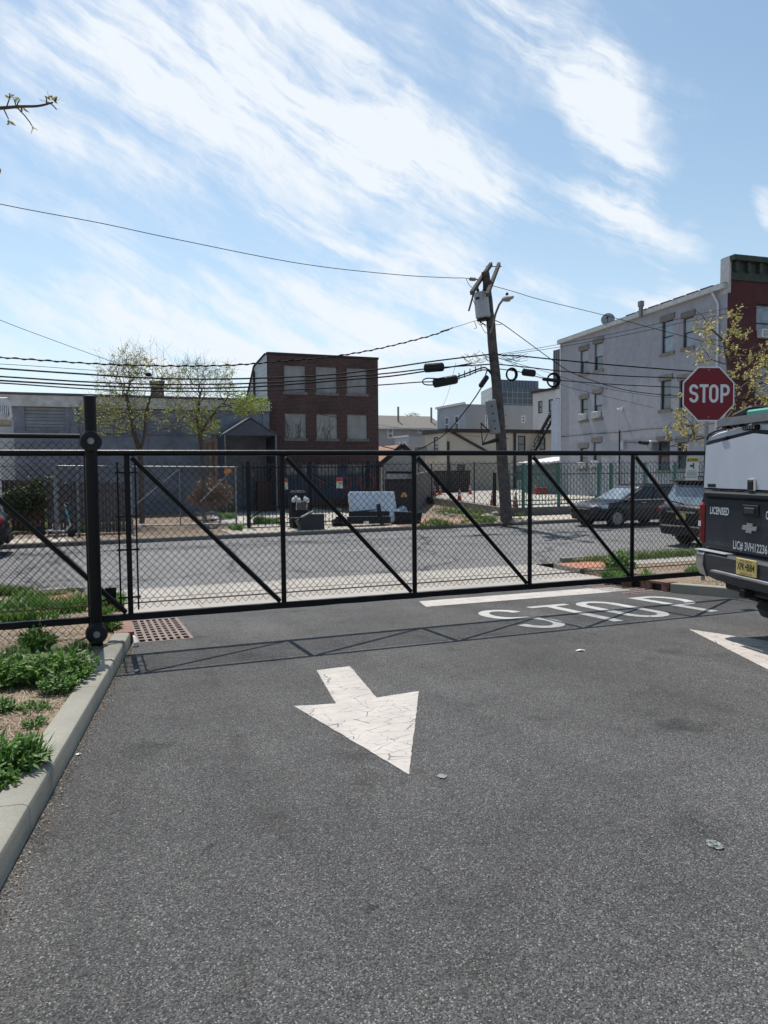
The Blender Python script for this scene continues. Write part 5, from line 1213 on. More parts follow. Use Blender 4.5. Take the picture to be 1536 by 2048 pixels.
MB_ins = thing('wire_insulator', 'string insulator on the highest wire just left of the pole top', 'insulator', PV(945, 559, vp), 0)
MB().lathe(PV(938, 558, vp), PV(955, 559, vp)-PV(938, 558, vp), [(0, .03), (.04, .03), (.05, .07), (.09, .07), (.1, .04), (.13, .07), (.17, .07), (.18, .04), (.21, .07), (.25, .07), (.26, .03), (.34, .03)], 10).build('disc_string', M_GALV, MB_ins)
wire('jumper wire drooping from the highest wire to the transformer', [(932, 557), (938, 569), (944, 575), (951, 577)], .011, name='jumper_wire')
wire('thin service wire descending from the left edge past the bare tree tops', [(-200, 555), (0, 640), (100, 678), (210, 718), (292, 747)], .010, 23, 35)
wire('twisted triple cable rising to below the transformer', [(-220, 704), (0, 715), (200, 728), (360, 732), (500, 728), (700, 708), (845, 676), (905, 656)], .017, twist=True)
wire('thin messenger wire from the twisted cable end to the pole', [(880, 663), (918, 652), (950, 642), (973, 640)], .009)
wire('thick cable ending above the brick building roof line, upper of the lower bundle', [(-220, 722), (0, 737), (150, 747), (297, 756), (450, 758), (640, 751), (760, 738), (870, 722), (985, 708)], .026)
wire('second thick cable of the lower bundle running to the pole', [(-220, 740), (0, 753), (200, 765), (380, 769), (560, 764), (760, 748), (870, 736), (988, 728)], .024)
wire('third thick cable of the lower bundle running to the pole', [(-220, 748), (0, 761), (200, 772), (340, 776), (500, 774), (700, 759), (800, 750), (943, 727)], .026)
wire('lowest cable of the bundle ending in the looped splice', [(-220, 756), (0, 766), (200, 779), (400, 783), (600, 779), (760, 770), (845, 764), (905, 764)], .020)
wire('thin lashing wire above the thick cables at the left edge', [(-220, 720), (0, 728), (180, 740), (300, 747)], .008)
wire('thin drop cable from the pole top hardware to the right over the stucco roof', [(980, 570), (1030, 584), (1080, 599), (1215, 632), (1300, 655), (1450, 695), (1700, 770)], .012, vp, 24)
wire('black service cable dropping from the lamp bracket to the red front', [(986, 639), (1005, 648), (1040, 673), (1110, 724), (1150, 748), (1230, 775), (1300, 787), (1420, 797), (1500, 800)], .017, vp, 26.9)
wire('upper thick cable from the pole to the right behind the stop sign', [(985, 706), (1010, 711), (1040, 712), (1120, 720), (1250, 732), (1390, 743), (1600, 760)], .026, vp, 24)
wire('middle thick cable from the pole to the right behind the stop sign', [(990, 728), (1060, 735), (1130, 743), (1250, 752), (1380, 757), (1600, 768)], .022, vp, 24)
wire('lower cable from the pole through the right coil', [(992, 737), (1040, 744), (1090, 757), (1150, 763), (1250, 770), (1380, 775), (1600, 780)], .018, vp, 24)
wire('thin house drop fanning from the pole to the stucco wall, uppermost', [(990, 712), (1060, 742), (1130, 772), (1200, 790), (1330, 821)], .009, vp, 34)
wire('thin house drop fanning from the pole to the middle windows', [(995, 716), (1080, 740), (1180, 770), (1290, 790), (1370, 797)], .009, vp, 30)
wire('thin wire climbing right from the pole across the stucco wall', [(985, 710), (1100, 692), (1250, 662), (1400, 628), (1536, 600), (1700, 565)], .009, vp, 22)
wire('parallel thin wire climbing right across the red front', [(985, 712), (1100, 697), (1250, 670), (1400, 638), (1536, 612), (1700, 580)], .009, vp, 22)
wire('thick drop cable from the pole down to the corner of the brick building', [(985, 748), (975, 740), (962, 776), (930, 822), (885, 872), (830, 901), (800, 900), (765, 893)], .024, vp, 38.5)
wire('thin guy wire dropping behind the grey roofed house', [(912, 725), (895, 790), (880, 825), (865, 868)], .007, vp, 50)
wire('thin wire from the brick wall to the houses behind', [(640, 829), (700, 839), (760, 850), (850, 862), (965, 874)], .009, 39, 44)
def wrap(name, label, cat, p0, p1, r, v0, v1=None, mat=None):
    a, b = PV(*p0, v0), PV(*p1, v1 or v0); L = (b-a).length; return tag(MB().lathe(a, b-a, [(0, r*.5), (.04, r*.95), (.1, r), (L*.33, r), (L*.34, r*.95), (L*.36, r), (L*.66, r), (L*.67, r*.95), (L*.69, r), (L-.1, r), (L-.04, r*.95), (L, r*.5)], 14).build(name, mat or M_CHAR, M=base(a), smooth=True), label, cat, 'splice closures on the cables')
wrap('splice_closure', 'black splice drum on the thick cables left of the pole, upper one', 'splice closure', (849, 736.5), (887, 733.5), .165, vp)
wrap('splice_closure', 'long black splice drum beside the looped cable left of the pole', 'splice closure', (867, 767), (914, 758), .17, vp)
wrap('splice_closure', 'short tilted black splice hanging on the steep cable by the pole', 'splice closure', (960, 774), (975, 752), .10, vp-.2)
wrap('splice_closure', 'black splice box between the two cable coils right of the pole', 'splice closure', (1045, 744), (1070, 747), .14, vp-.1)
wrap('splice_closure', 'thin black splice crossing the right hand cable coil', 'splice closure', (1085, 758), (1120, 762), .07, vp-.3)
wrap('splice_closure', 'tiny black splice box on the upper thick cable over the left tree', 'splice closure', (291, 748.5), (303, 749.5), .07, vp)
wrap('splice_closure', 'small dark sleeve clamped to the stucco wall cable', 'splice closure', (1276, 884), (1298, 886.5), .10, 29.6, 29.2)
def coil(label, cx, cy, rx, ry, v):
    m = MB(); c = PV(cx, cy, v); ex = (PV(cx+rx, cy, v)-c); ez = (PV(cx, cy-ry, v)-c)
    for k in range(3): m.tube([c+ex*cos(2*pi*i/24)*(1-.06*k)+ez*sin(2*pi*i/24)*(1-.06*k)+V*(.03*k-.03) for i in range(25)], .032, 6, False)
    return tag(m.build('cable_coil', M_CABLE, M=base(c), smooth=True), label, 'cable coil', 'cable coils right of the pole')
coil('round black cable coil nearest the pole on its right', 1023, 749, 10.5, 12.5, vp-.1); coil('wider round black cable coil before the ribbed tower', 1106.5, 760.5, 12.5, 14, vp-.3)
m = MB(); lp = [PV(px, py, vp-.1) for px, py in ((900, 759), (870, 757), (852, 757), (845, 763), (850, 769), (866, 770))]; m.tube(smooth_path(lp), .022, 6)
lp = [PV(px, py, vp-.1) for px, py in ((905, 757), (930, 748), (960, 737), (972, 736), (984, 748))]; m.tube(smooth_path(lp), .028, 6); lp = [PV(px, py, vp-.15) for px, py in ((905, 760), (935, 751), (960, 741), (975, 741), (984, 752))]; m.tube(smooth_path(lp), .022, 6)
for k in range(5): a = PV(918+11*k, 752-4.2*k, vp-.1); m.tube([a+ZUP*.12, a-ZUP*.14], .02, 5)
m.build('cable_loop', M_CABLE, M=base(lp[0]), smooth=True)
tag(COL.objects['cable_loop'], 'looped and lashed black cable spliced left of the leaning pole', 'cable loop')
rr_ = random.Random(3); m = MB()
for k in range(16):
    a = (910+rr_.uniform(0, 62), 712-rr_.uniform(-6, 8)+(975-940)*.0, ); b = (a[0]+rr_.uniform(15, 35), a[1]+rr_.uniform(-8, 14)); mid = ((a[0]+b[0])/2, max(a[1], b[1])+rr_.uniform(2, 9))
    m.tube(smooth_path([PV(*q, vp-rr_.uniform(.1, .3)) for q in (a, mid, b)], 5), .007, 4)
for k in range(14):
    a = (988+rr_.uniform(0, 40), 712+rr_.uniform(-6, 6)); b = (a[0]+rr_.uniform(15, 50), a[1]+rr_.uniform(-3, 10)); mid = ((a[0]+b[0])/2, max(a[1], b[1])+rr_.uniform(2, 6))
    m.tube(smooth_path([PV(*q, vp-rr_.uniform(.1, .3)) for q in (a, mid, b)], 5), .007, 4)
for pts in (((954, 641), (960, 650), (966, 648), (973, 655)), ((949, 643), (953, 655), (948, 657)), ((956, 640), (963, 646), (975, 652)), ((958, 640), (968, 662), (976, 667)), ((951, 600), (952, 620), (958, 640), (972, 650)), ((944, 587), (946, 600), (952, 612)), ((978, 655), (990, 650), (1003, 649))):
    m.tube(smooth_path([PV(*q, vp-.25) for q in pts], 6), .011, 4)
tag(m.build('loose_wires', M_CABLE, M=base(pole_at(700))), 'tangle of thin loose wires around the leaning pole', 'wires')

# ------------------------------------------------------------------ things dumped on the far pavement
def at(px, py, dz=.005): return PZ(px, py, FZ+dz)
q = at(748, 1048); t = thing('mattress', 'white mattress leaning against the iron fence on the far pavement', 'mattress', q)
mb0 = PV(704, 1046, 26.15); mb1 = PV(797, 1044, 26.15); top0 = PV(697.5, 985, 26.75); top1 = PV(786, 984, 26.75)
ex = (mb1-mb0).normalized(); ez = (top0-mb0).normalized(); 
M_MATT = stucco('mattress fabric', (.68, .69, .74), .06, (1, 1, 1))
Mm = frame((mb0+top1)/2, ex, ez); m = MB(); m.boxm(Mm, (mb1-mb0).length, (top0-mb0).length, .26, .07); m.build('mattress_body', M_MATT, t, smooth=True)
Wm, Hm = (mb1-mb0).length, (top0-mb0).length
m = MB(); 
for s_ in (-1, 1): m.tube([Mm @ Vector((x*(Wm/2-.03), y*(Hm/2-.03), s_*.115)) for x, y in ((-1, -1), (1, -1), (1, 1), (-1, 1), (-1, -1))], .012, 5, False)
m.build('piping', M_WHITE, t)
q = at(720, 1051); t = thing('bed_frame', 'broken black bed frame lying in front of the mattress', 'bed frame', q)
f0, f1 = PV(697, 1047, 25.75), PV(778, 1046, 25.85)
MB().bar(f0+ZUP*.12, f1+ZUP*.12, .34, .26, .02).build('base', M_CHAR, t); MB().bar(f0+ZUP*.36-V*.05, f1+ZUP*.36-V*.05, .05, .18, .01).build('headboard_panel', M_CHAR, t)
MB().bar(PV(764, 1049, 25.7), PV(756, 1008, 25.8), .1, .12).build('upright', M_CHAR, t); MB().bar(PV(700, 1024, 25.75), PV(758, 1019, 25.75), .03, .04).build('side_rail', M_CHAR, t)
MB().boxm(frame(PV(732, 1045, 25.55), U, ZUP), .22, .10, .01).build('label_card', M_WHITE, t)
q = at(622, 1059); t = thing('dresser', 'black chest lying on its side with a torn lid on the far pavement', 'dresser', q)
d0 = PV(597, 1059, 25.05); d1 = PV(649, 1059, 25.05); zt0 = PV(620, 1029, 25.05).z
M_DRES = plain('black furniture', (.022, .024, .03), .55, 0, .15, 3)
m = MB(); m.prism([d0+U*.12, d1, Vector((*d1.xy, zt0)), Vector((*(d0+U*.38).xy, zt0)), Vector((*(d0-U*.02).xy, zt0-.22))], V*.45); m.build('carcass', M_DRES, t)
m = MB(); m.bar(PV(580, 1037, 25.0), PV(607, 1035.5, 25.2), .25, .04); m.build('torn_lid', M_DRES, t)
m = MB(); m.bar(PV(603, 1034, 25.15), PV(626, 1022, 25.2), .2, .03); m.bar(PV(606, 1036, 25.1), PV(620, 1027, 25.0), .1, .03); m.build('broken_board', plain('grey board', (.12, .12, .125), .7), t)
q = at(600, 1048); t = thing('rubbish_bin', 'black bin piled with white bottles behind the black chest', 'bin', q)
b0 = PV(600, 1040, 26.0); b0.z = FZ; m = MB(); hgt = PV(600, 1000, 26).z-FZ
m.prism([b0+U*-.26, b0+U*.28, b0+U*.33+ZUP*hgt, b0+U*-.31+ZUP*hgt], V*.5); m.build('bin_body', M_CHAR, t)
m = MB(); zc = FZ+hgt; m.box(Vector((*(b0+V*.25).xy, zc+.17)), .56, .5, .34, ROT_UV, .08); m.build('rubbish_sack', M_CHAR, t, smooth=True)
m = MB(); m.boxm(frame(PV(603, 1010, 25.9), U, ZUP), .38, .36, .03); m.build('cardboard', plain('grey brown card', (.12, .095, .075), .8), t)
m = MB()
for px in (593, 614): m.tube([PV(px, 1002, 25.85), PV(px-.5, 1020, 25.85)], .015, 5)
m.tube([PV(593, 1002.5, 25.85), PV(614, 1002.5, 25.85)], .015, 5); m.build('wire_frame', M_WHITE, t)
for k, (px, py) in enumerate(((586, 999), (592.5, 996), (598.5, 1000), (610, 997), (615, 1000))):
    p_ = PV(px, py, 25.85); tag(MB().lathe(p_-ZUP*.1, (R.uniform(-.3, .3), .1, 1), [(0, .05), (.02, .065), (.13, .065), (.17, .03), (.2, .028)], 10).build('bottle', M_WHITE, M=base(p_-ZUP*.1), smooth=True), 'small white plastic bottle on top of the black bin', 'bottle', 'bottles on the black bin')
def crumple(name, label, cat, p, sx_c, sy_c, sz_c, mat, seed):
    r_ = random.Random(seed); m = MB(); nu, nv = 14, 8; rings = []
    for j in range(nv+1):
        th = pi/2*j/nv; ring = []
        for i in range(nu):
            a = 2*pi*i/nu; k = 1+r_.uniform(-.22, .22); ring.append(p+U*(cos(a)*cos(th)*sx_c*k)+V*(sin(a)*cos(th)*sy_c*k)+ZUP*(sin(th)*sz_c*k))
        rings.append(ring)
    m.loft(rings); return tag(m.build(name, mat, M=base(p)), label, cat)
M_BLUEF = plain('blue tarp', (.20, .32, .55), .5, 0, .35, 6, c2=(.5, .6, .72))
crumple('tarpaulin', 'crumpled blue and white tarp beside the mattress', 'tarp', PV(804, 1013, 27.3).xy.to_3d()+ZUP*(FZ+.25), .26, .2, .33, M_BLUEF, 3)
crumple('rag', 'small orange rag on top of the blue tarp', 'rag', PV(808, 994, 27.4), .12, .1, .16, plain('orange rag', (.5, .27, .1), .8), 5)
q = at(815, 1048); m = MB(); m.prism([q+U*-.5, q+U*.55, q+U*.62+ZUP*.42, q+U*-.45+ZUP*.48], V*.4)
tag(m.build('black_crate', M_CHAR, M=base(q)), 'low black crate at the right end of the mattress', 'crate')
crumple('rubbish_sack', 'dark rubbish sack between the chest and the bed frame', 'sack', at(678, 1052), .3, .25, .3, M_CHAR, 11)
crumple('paper_scrap', 'white scrap of paper behind the iron fence by the mattress', 'paper', at(677, 1022), .16, .1, .14, M_WHITE, 12)
crumple('paper_scrap', 'white paper bag on the paved yard right of the bin', 'paper', at(628, 1010), .16, .1, .24, M_WHITE, 13)
# wheel lying in the yard
q = PV(424, 1040, 27.6); q.z = FZ+.28; t = thing('old_wheel', 'old spoked wheel leaning in the rubble behind the galvanised gate', 'wheel', q)
m = MB(); m.tube([q+U*(.30*cos(2*pi*k/24))+ZUP*(.30*sin(2*pi*k/24)) for k in range(25)], .045, 6, False); m.build('rim', M_GALV, t, smooth=True)
m = MB()
for k in range(8): m.tube([q+V*.02, q+V*.02+U*(.28*cos(pi*k/4+.2))+ZUP*(.28*sin(pi*k/4+.2))], .01, 4)
m.lathe(q, V, [(-.05, .05), (.05, .05)], 10); m.build('spokes', M_CHAR, t)
# kick scooter
M_SILV = plain('silver tube', (.45, .46, .48), .35, .6, .1, 6); M_TEAL = plain('teal sleeve', (.05, .35, .42), .5)
q = at(122, 1068); t = thing('kick_scooter', 'silver kick scooter with a teal stem standing on the far pavement', 'scooter', q)
vS = 26.0; w0, w1 = PV(81, 1063, vS), PV(140, 1061, vS)
s0, s1 = PV(90, 1061, vS), PV(131, 1062, vS); neck = PV(141, 1051, vS); top = PV(128.5, 1006, vS)
MB().bar(s0, s1, .13, .05, .01).build('deck', M_SILV, t); m = MB(); m.tube([s1, neck], .03, 7); m.tube([neck, top], .024, 7); m.build('frame', M_SILV, t, smooth=True)
MB().tube([neck.lerp(top, .28), neck.lerp(top, .72)], .032, 8).build('sleeve', M_TEAL, t); m = MB(); m.tube([top-V*.25, top+V*.2+U*.1], .018, 6); m.tube([top, top+U*.13-ZUP*.05], .03, 6); m.build('handlebar', M_CHAR, t)
for c, r_ in ((PV(82, 1062, vS), .17), (neck+U*.02-ZUP*.26, .12)): MB().lathe(c, V, [(-.05, r_*.7), (-.04, r_), (.04, r_), (.05, r_*.7)], 18).build('wheel', M_CHAR, t, smooth=True)

# ------------------------------------------------------------------ vehicles
M_TYRE = plain('tyre', (.018, .018, .018), .85, 0, .2, 20); M_RIM = plain('alloy rim', (.22, .23, .24), .35, .7, .1, 6)
M_HEADL = plain('headlamp', (.45, .5, .55), .12, .3, .2, 8, spec=1.0); M_TAILR = plain('tail lamp red', (.24, .010, .012), .25, 0, .25, 12, spec=.5)
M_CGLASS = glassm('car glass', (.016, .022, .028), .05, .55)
M_CGLASS2 = glassm('car glass with painted sky', (.17, .215, .25), .04, 1.0)  # light copy of the car glass, sky reflection put into its base colour
def carpaint(name, c): return plain(name, tuple(q*.6 for q in c), .3, 0, .04, 2, coat=.22, spec=.35)
M_PLATE = plain('plate yellow', (.55, .42, .14), .5, 0, .12, 6); M_CHROME = plain('chrome', (.55, .55, .56), .18, 1.0, .05, 4)
def wheel(t, c, ax, r, w, rim=M_RIM):
    """ax = outward axle direction"""
    h = MB().lathe(c, ax, [(-w/2, r*.6), (-w/2, r*.93), (-w*.3, r), (w*.3, r), (w/2, r*.93), (w/2, r*.66), (w*.35, r*.62), (w*.34, .02)], 26).build('wheel', M_TYRE, t, smooth=True)
    m = MB(); m.lathe(c+ax*(w*.36), ax, [(0, r*.64), (.02, r*.64), (.02, r*.55), (.005, r*.54)], 22); 
    a = Vector((0, 0, 1)); b = ax.cross(a).normalized()
    for k in range(5):
        an = 2*pi*k/5+.3; d = a*cos(an)+b*sin(an); m.bar(c+ax*(w*.36+.012), c+ax*(w*.36+.012)+d*r*.6, r*.17, .02, up=ax)
    m.lathe(c+ax*(w*.37), ax, [(0, r*.14), (.03, r*.12)], 10); m.build('rim', rim, h)
def suv(name, label, M, L=4.77, Wd=1.84, H=1.68, paint_=None, rear_plate=True):
    """x forward, y left, z up in M"""
    t = thing(name, label, 'car', M.translation, M=M); hw = Wd/2; p = M_ if False else paint_
    def T(x, y, z): return M @ Vector((x, y, z))
    st = [(-.5, .72, .46, .93), (-.492, .86, .36, 1.0), (-.47, .95, .30, 1.06), (-.40, 1.0, .26, 1.08), (-.25, 1.0, .25, 1.06), (-.05, 1.0, .25, 1.03), (.12, 1.0, .25, 1.01), (.22, .995, .25, 1.0), (.32, .98, .25, .955), (.42, .93, .26, .89), (.465, .86, .28, .82), (.49, .74, .33, .73), (.5, .62, .40, .66)]
    rings = []
    for f, ws, zb, zt in st:
        w = hw*ws; x = f*L; zm = zb+(zt-zb)*.55
        half = [(w*.80, zb), (w*.97, zb+.10), (w, zm), (w*.985, zt-.12), (w*.93, zt-.03), (w*.80, zt+.0), (w*.4, zt+.025)]
        rings.append([T(x, y, z) for y, z in half]+[T(x, 0, zt+.03)]+[T(x, -y, z) for y, z in half[::-1]])
    MB().loft(rings).build('body', paint_, t, smooth=True)
    # cabin: glass house then roof skin and pillars
    ztop = H-.05; bx0, bx1, rx0, rx1 = -.472*L, .235*L, -.40*L, .045*L
    def ring(x0, x1, w, z, n=4):
        pts = []; r = .12
        for cx, cy, a0 in ((x1-r, w-r, 0), (x0+r, w-r, 90), (x0+r, -w+r, 180), (x1-r, -w+r, 270)):
            for k in range(n+1): a = radians(a0+90*k/n); pts.append(T(cx+r*cos(a), cy+r*sin(a), z))
        return pts
    zb0 = 1.0
    def lerpr(f): return (bx0+(rx0-bx0)*f**1.2, bx1+(rx1-bx1)*f, hw*(.93-.15*f), zb0+(ztop-zb0)*f)
    rg = []
    for f in (0, .35, .7, .93, 1.0): x0, x1, w, z = lerpr(f); rg.append(ring(x0, x1, w, z))
    MB().loft(rg).build('cabin_glass', M_CGLASS, t, smooth=True)
    rg = []
    for f, e, dz in ((.93, .012, 0), (1.0, .012, .012), (1.0, -.05, .045), (1.0, -.28, .065)): x0, x1, w, z = lerpr(f); rg.append(ring(x0-e, x1+e, w+e, z+dz))
    MB().loft(rg).build('roof', paint_, t, smooth=True)
    for nm, fa, fb, xi in (('windscreen', .06, .90, 1), ('rear_window', .10, .82, 0)):
        qs = []
        for f in (fa, (fa+fb)/2, fb):
            x0, x1, w, z = lerpr(f); xx_ = (x1+.014) if xi else (x0-.014); k = (w-.13); qs.append((T(xx_, -k, z), T(xx_, k, z)))
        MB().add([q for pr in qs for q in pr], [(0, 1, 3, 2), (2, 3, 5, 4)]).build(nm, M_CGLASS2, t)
    def edge(f, s_, xf):          # point on the side of the cabin, xf 0 rear..1 front
        x0, x1, w, z = lerpr(f); return T(x0+(x1-x0)*xf, s_*(w+.006), z)
    for s_ in (-1, 1):
        for xa, xb, wd in ((.965, .95, .09), (.60, .66, .10), (.36, .33, .10), (.06, .09, .20)):
            MB().bar(edge(0, s_, xa), edge(.95, s_, xb), wd, .025).build('pillar', paint_ if xa > .9 or xa < .1 else M_CHAR, t)
        MB().bar(edge(.02, s_, .06), edge(.02, s_, .97), .02, .03).build('belt_trim', M_CHROME, t)
        MB().tube([T(-.36*L, s_*hw*.70, H-.005), T(-.34*L, s_*hw*.70, H+.035), T(-.02*L, s_*hw*.70, H+.035), T(.01*L, s_*hw*.70, H-.015)], .018, 6).build('roof_rail', M_CHAR, t)
        m = MB(); m.boxm(M @ Matrix.Translation((.175*L, s_*(hw+.09), 1.06)), .12, .2, .15, .05); m.build('mirror', paint_, t, smooth=True)
        for xd in (.035, -.18): MB().boxm(M @ Matrix.Translation((xd*L, s_*(hw+.004), .90)), .2, .03, .035, .012).build('door_handle', M_CHROME, t)
        MB().bar(T(-.27*L, s_*(hw*.995), .30), T(.26*L, s_*(hw*.995), .30), .03, .12).build('sill_trim', M_CHAR, t)
        m = MB()
        for xd in (.16, -.075, -.29): m.bar(T(xd*L, s_*(hw*1.0+.001), .36), T((xd+(.0 if xd > 0 else -.0))*L, s_*(hw*.992+.001), .93), .012, .008)
        m.build('door_seam', M_CHAR, t)
        for xw in (.30, -.285):
            c = T(xw*L, s_*(hw-.10), .35); ax = (M.to_3x3() @ Vector((0, s_, 0)))
            m = MB(); k_ = 16; pts = []
            for i in range(k_+1):
                a = -.35+(pi+.7)*i/k_; pts.append(T(xw*L+cos(a)*.41, s_*(hw*.985), .35+sin(a)*.41))
            m.tube(pts, .035, 6); m.lathe(c+ax*.03, ax, [(-.05, .40), (.055, .405)], 26); m.build('wheel_arch', M_CHAR, t)
            wheel(t, c+ax*.055, ax, .345, .23)
        # lamps wrap the corners
        m = MB(); f = [T(.385*L, s_*hw*.965, .70), T(.455*L, s_*hw*.87, .68), T(.478*L, s_*hw*.66, .66), T(.462*L, s_*hw*.66, .80), T(.44*L, s_*hw*.87, .84), T(.365*L, s_*hw*.965, .86)]
        o_ = M.to_3x3() @ Vector((.035, s_*.03, .012)); fs = [q+o_ for q in f]; m.add(f+fs, [(6, 7, 8, 9, 10, 11)[::s_*-1 if s_ else 1], (0, 1, 7, 6), (1, 2, 8, 7), (2, 3, 9, 8), (3, 4, 10, 9), (4, 5, 11, 10), (5, 0, 6, 11)]); m.build('headlight', M_HEADL, t)
        MB().boxm(M @ Matrix.Translation((-.470*L, s_*hw*.775, .93)), .16, .40, .21, .06).build('taillight', M_TAILR, t, smooth=True)
    MB().boxm(M @ Matrix.Translation((.497*L, 0, .62)), .03, 1.05, .14, .01).build('grille', M_CHAR, t); MB().bar(T(.506*L, -.5, .69), T(.506*L, .5, .69), .015, .03).build('grille_bar', M_CHROME, t)
    rb = [T(-.507*L, -.62*hw*1.2, .34), T(-.49*L, -.90*hw, .36)]
    MB().boxm(M @ Matrix.Translation((-.495*L, 0, .44)), .10, 1.5*hw, .22, .03).build('rear_bumper', M_CHAR, t, smooth=True); MB().bar(T(-.508*L, -.7*hw, .56), T(-.508*L, .7*hw, .56), .02, .025).build('bumper_strip', M_CHROME, t)
    MB().boxm(M @ Matrix.Translation((.49*L, 0, .40)), .06, 1.25*hw, .2, .03).build('front_bumper', M_CHAR, t, smooth=True)
    pl = MB().boxm(M @ Matrix.Translation((-.503*L, 0, .80)), .02, .31, .155).build('licence_plate', M_PLATE, t)
    MB().bar(T(-.505*L, -.5*hw, .905), T(-.505*L, .5*hw, .905), .02, .05).build('tailgate_trim', M_CHROME, t)
    m = MB(); m.boxm(M @ Matrix.Translation((-.425*L, 0, H-.06)), .24, 1.42*hw, .035, .01); m.build('spoiler', M_CHAR, t)
    MB().bar(T(-.493*L, -.05*hw, 1.10), T(-.487*L, .45*hw, 1.16), .02, .03).build('rear_wiper', M_CHAR, t)
    return t
def carM(p, heading): x = Vector((heading.x, heading.y, 0)).normalized(); y = Vector((-x.y, x.x, 0)); M = Matrix((x, y, ZUP)).transposed().to_4x4(); M.translation = p; return M
RZ = zv(20)-.012
# dark SUV across the street, nose to the left
pf = PV(1163, 1040, 23.2); uf = uv(pf)[0]
suv('parked_car', 'dark blue black crossover parked across the street facing left', carM(UV(uf+2.385, 23.3, z=RZ), -U), 4.77, 1.84, 1.52, carpaint('midnight paint', (.012, .016, .028)))
pr_ = PV(1318, 1050, 16.75); ur = uv(pr_)[0]
suv('parked_car', 'black crossover seen from behind, parked on the near kerb beyond the gate', carM(UV(ur+2.5, 15.85, z=RZ), U) @ Matrix.Scale(1.09, 4), 4.66, 1.92, 1.74, carpaint('black paint', (.010, .011, .014)))
pl_ = PV(24, 1060, fk(-3)-1.3); ul = uv(pl_)[0]
suv('parked_car', 'tail of a dark car parked across the street at the left edge', carM(UV(ul-2.35, fk(-4)-1.25, z=RZ), -U), 4.6, 1.8, 1.48, carpaint('navy paint', (.014, .018, .03)))

# ------------------------------------------------------------------ pickup with white cap, seen from behind
aT = radians(7.5); Wv = Vector((sin(aT), -cos(aT), 0)); Fv = Vector((cos(aT), sin(aT), 0))
TO = P(1401, 1000, 8.55); TO.z = zv(uv(TO)[1])-.02
TM = Matrix((Wv, Fv, ZUP)).transposed().to_4x4(); TM.translation = TO
tr = thing('pickup_truck', 'dark grey pickup with a white canopy and lettered tailgate, tail towards us', 'pickup truck', TO, M=TM)
M_TRK = carpaint('charcoal truck paint', (.040, .050, .066)); M_CAP = plain('white gelcoat', (.53, .555, .61), .32, 0, .07, 2.2, coat=.3)
def TT(x, y, z): return TM @ Vector((x, y, z))
TW = 1.91
def tbox(x0, x1, y0, y1, z0, z1, bev=0): return MB().boxm(TM @ Matrix.Translation(((x0+x1)/2, (y0+y1)/2, (z0+z1)/2)), x1-x0, y1-y0, z1-z0, bev)
# bed sides and floor, as one lofted shell, then cab and bonnet
rings = []
for y, w, zb, zt in ((.02, 0.0, .96, 1.60), (.10, -.01, .90, 1.62), (.9, -.03, .80, 1.62), (2.0, -.03, .78, 1.62)):
    rings.append([TT(x, y, z) for x, z in ((w, zt-.05), (w-.012, zb+.4), (w+.02, zb), (TW-w-.02, zb), (TW-w+.012, zb+.4), (TW-w, zt-.05), (TW-w-.05, zt), (w+.05, zt))])
MB().loft(rings).build('bed', M_TRK, tr, smooth=True)
tbox(.11, TW-.11, -.015, .06, 1.00, 1.60, .03).build('tailgate', M_TRK, tr, smooth=True)
tbox(.10, TW-.10, -.035, .05, 1.585, 1.655, .02).build('tailgate_cap', M_CHAR, tr, smooth=True)
m = MB(); m.loft([[TT(x, y, z) for x, z in ((0.02, .72), (0.0, 1.2), (.02, 1.66), (TW-.02, 1.66), (TW, 1.2), (TW-.02, .72))] for y in (2.03, 3.6)]); m.loft([[TT(x, y, z) for x, z in ((.02, .72), (0, 1.15), (.05, 1.42), (TW-.05, 1.42), (TW, 1.15), (TW-.02, .72))] for y in (3.605, 4.9, 5.35)]); m.build('cab', M_TRK, tr)
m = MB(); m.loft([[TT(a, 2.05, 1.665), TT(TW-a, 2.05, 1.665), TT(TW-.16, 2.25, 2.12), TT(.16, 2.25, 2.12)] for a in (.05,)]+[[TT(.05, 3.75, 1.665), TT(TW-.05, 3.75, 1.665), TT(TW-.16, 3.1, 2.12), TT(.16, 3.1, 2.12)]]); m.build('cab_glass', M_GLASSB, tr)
# canopy: lofted shell with rounded top edges
def caprow(y, ins=0.0, zlift=0.0):
    pr = [(0.005+ins, 1.665), (.035+ins, 2.08), (.055+ins, 2.22), (.10+ins, 2.275+zlift), (.22+ins, 2.305+zlift)]
    L_ = pr+[(TW/2, 2.375+zlift)]+[(TW-x, z) for x, z in pr[::-1]]
    return [TT(x, y, z) for x, z in L_]
rg = [caprow(.05, .02, -.02), caprow(.075, .0, 0), caprow(2.0, 0, 0)]
MB().loft(rg).build('canopy', M_CAP, tr, smooth=True)
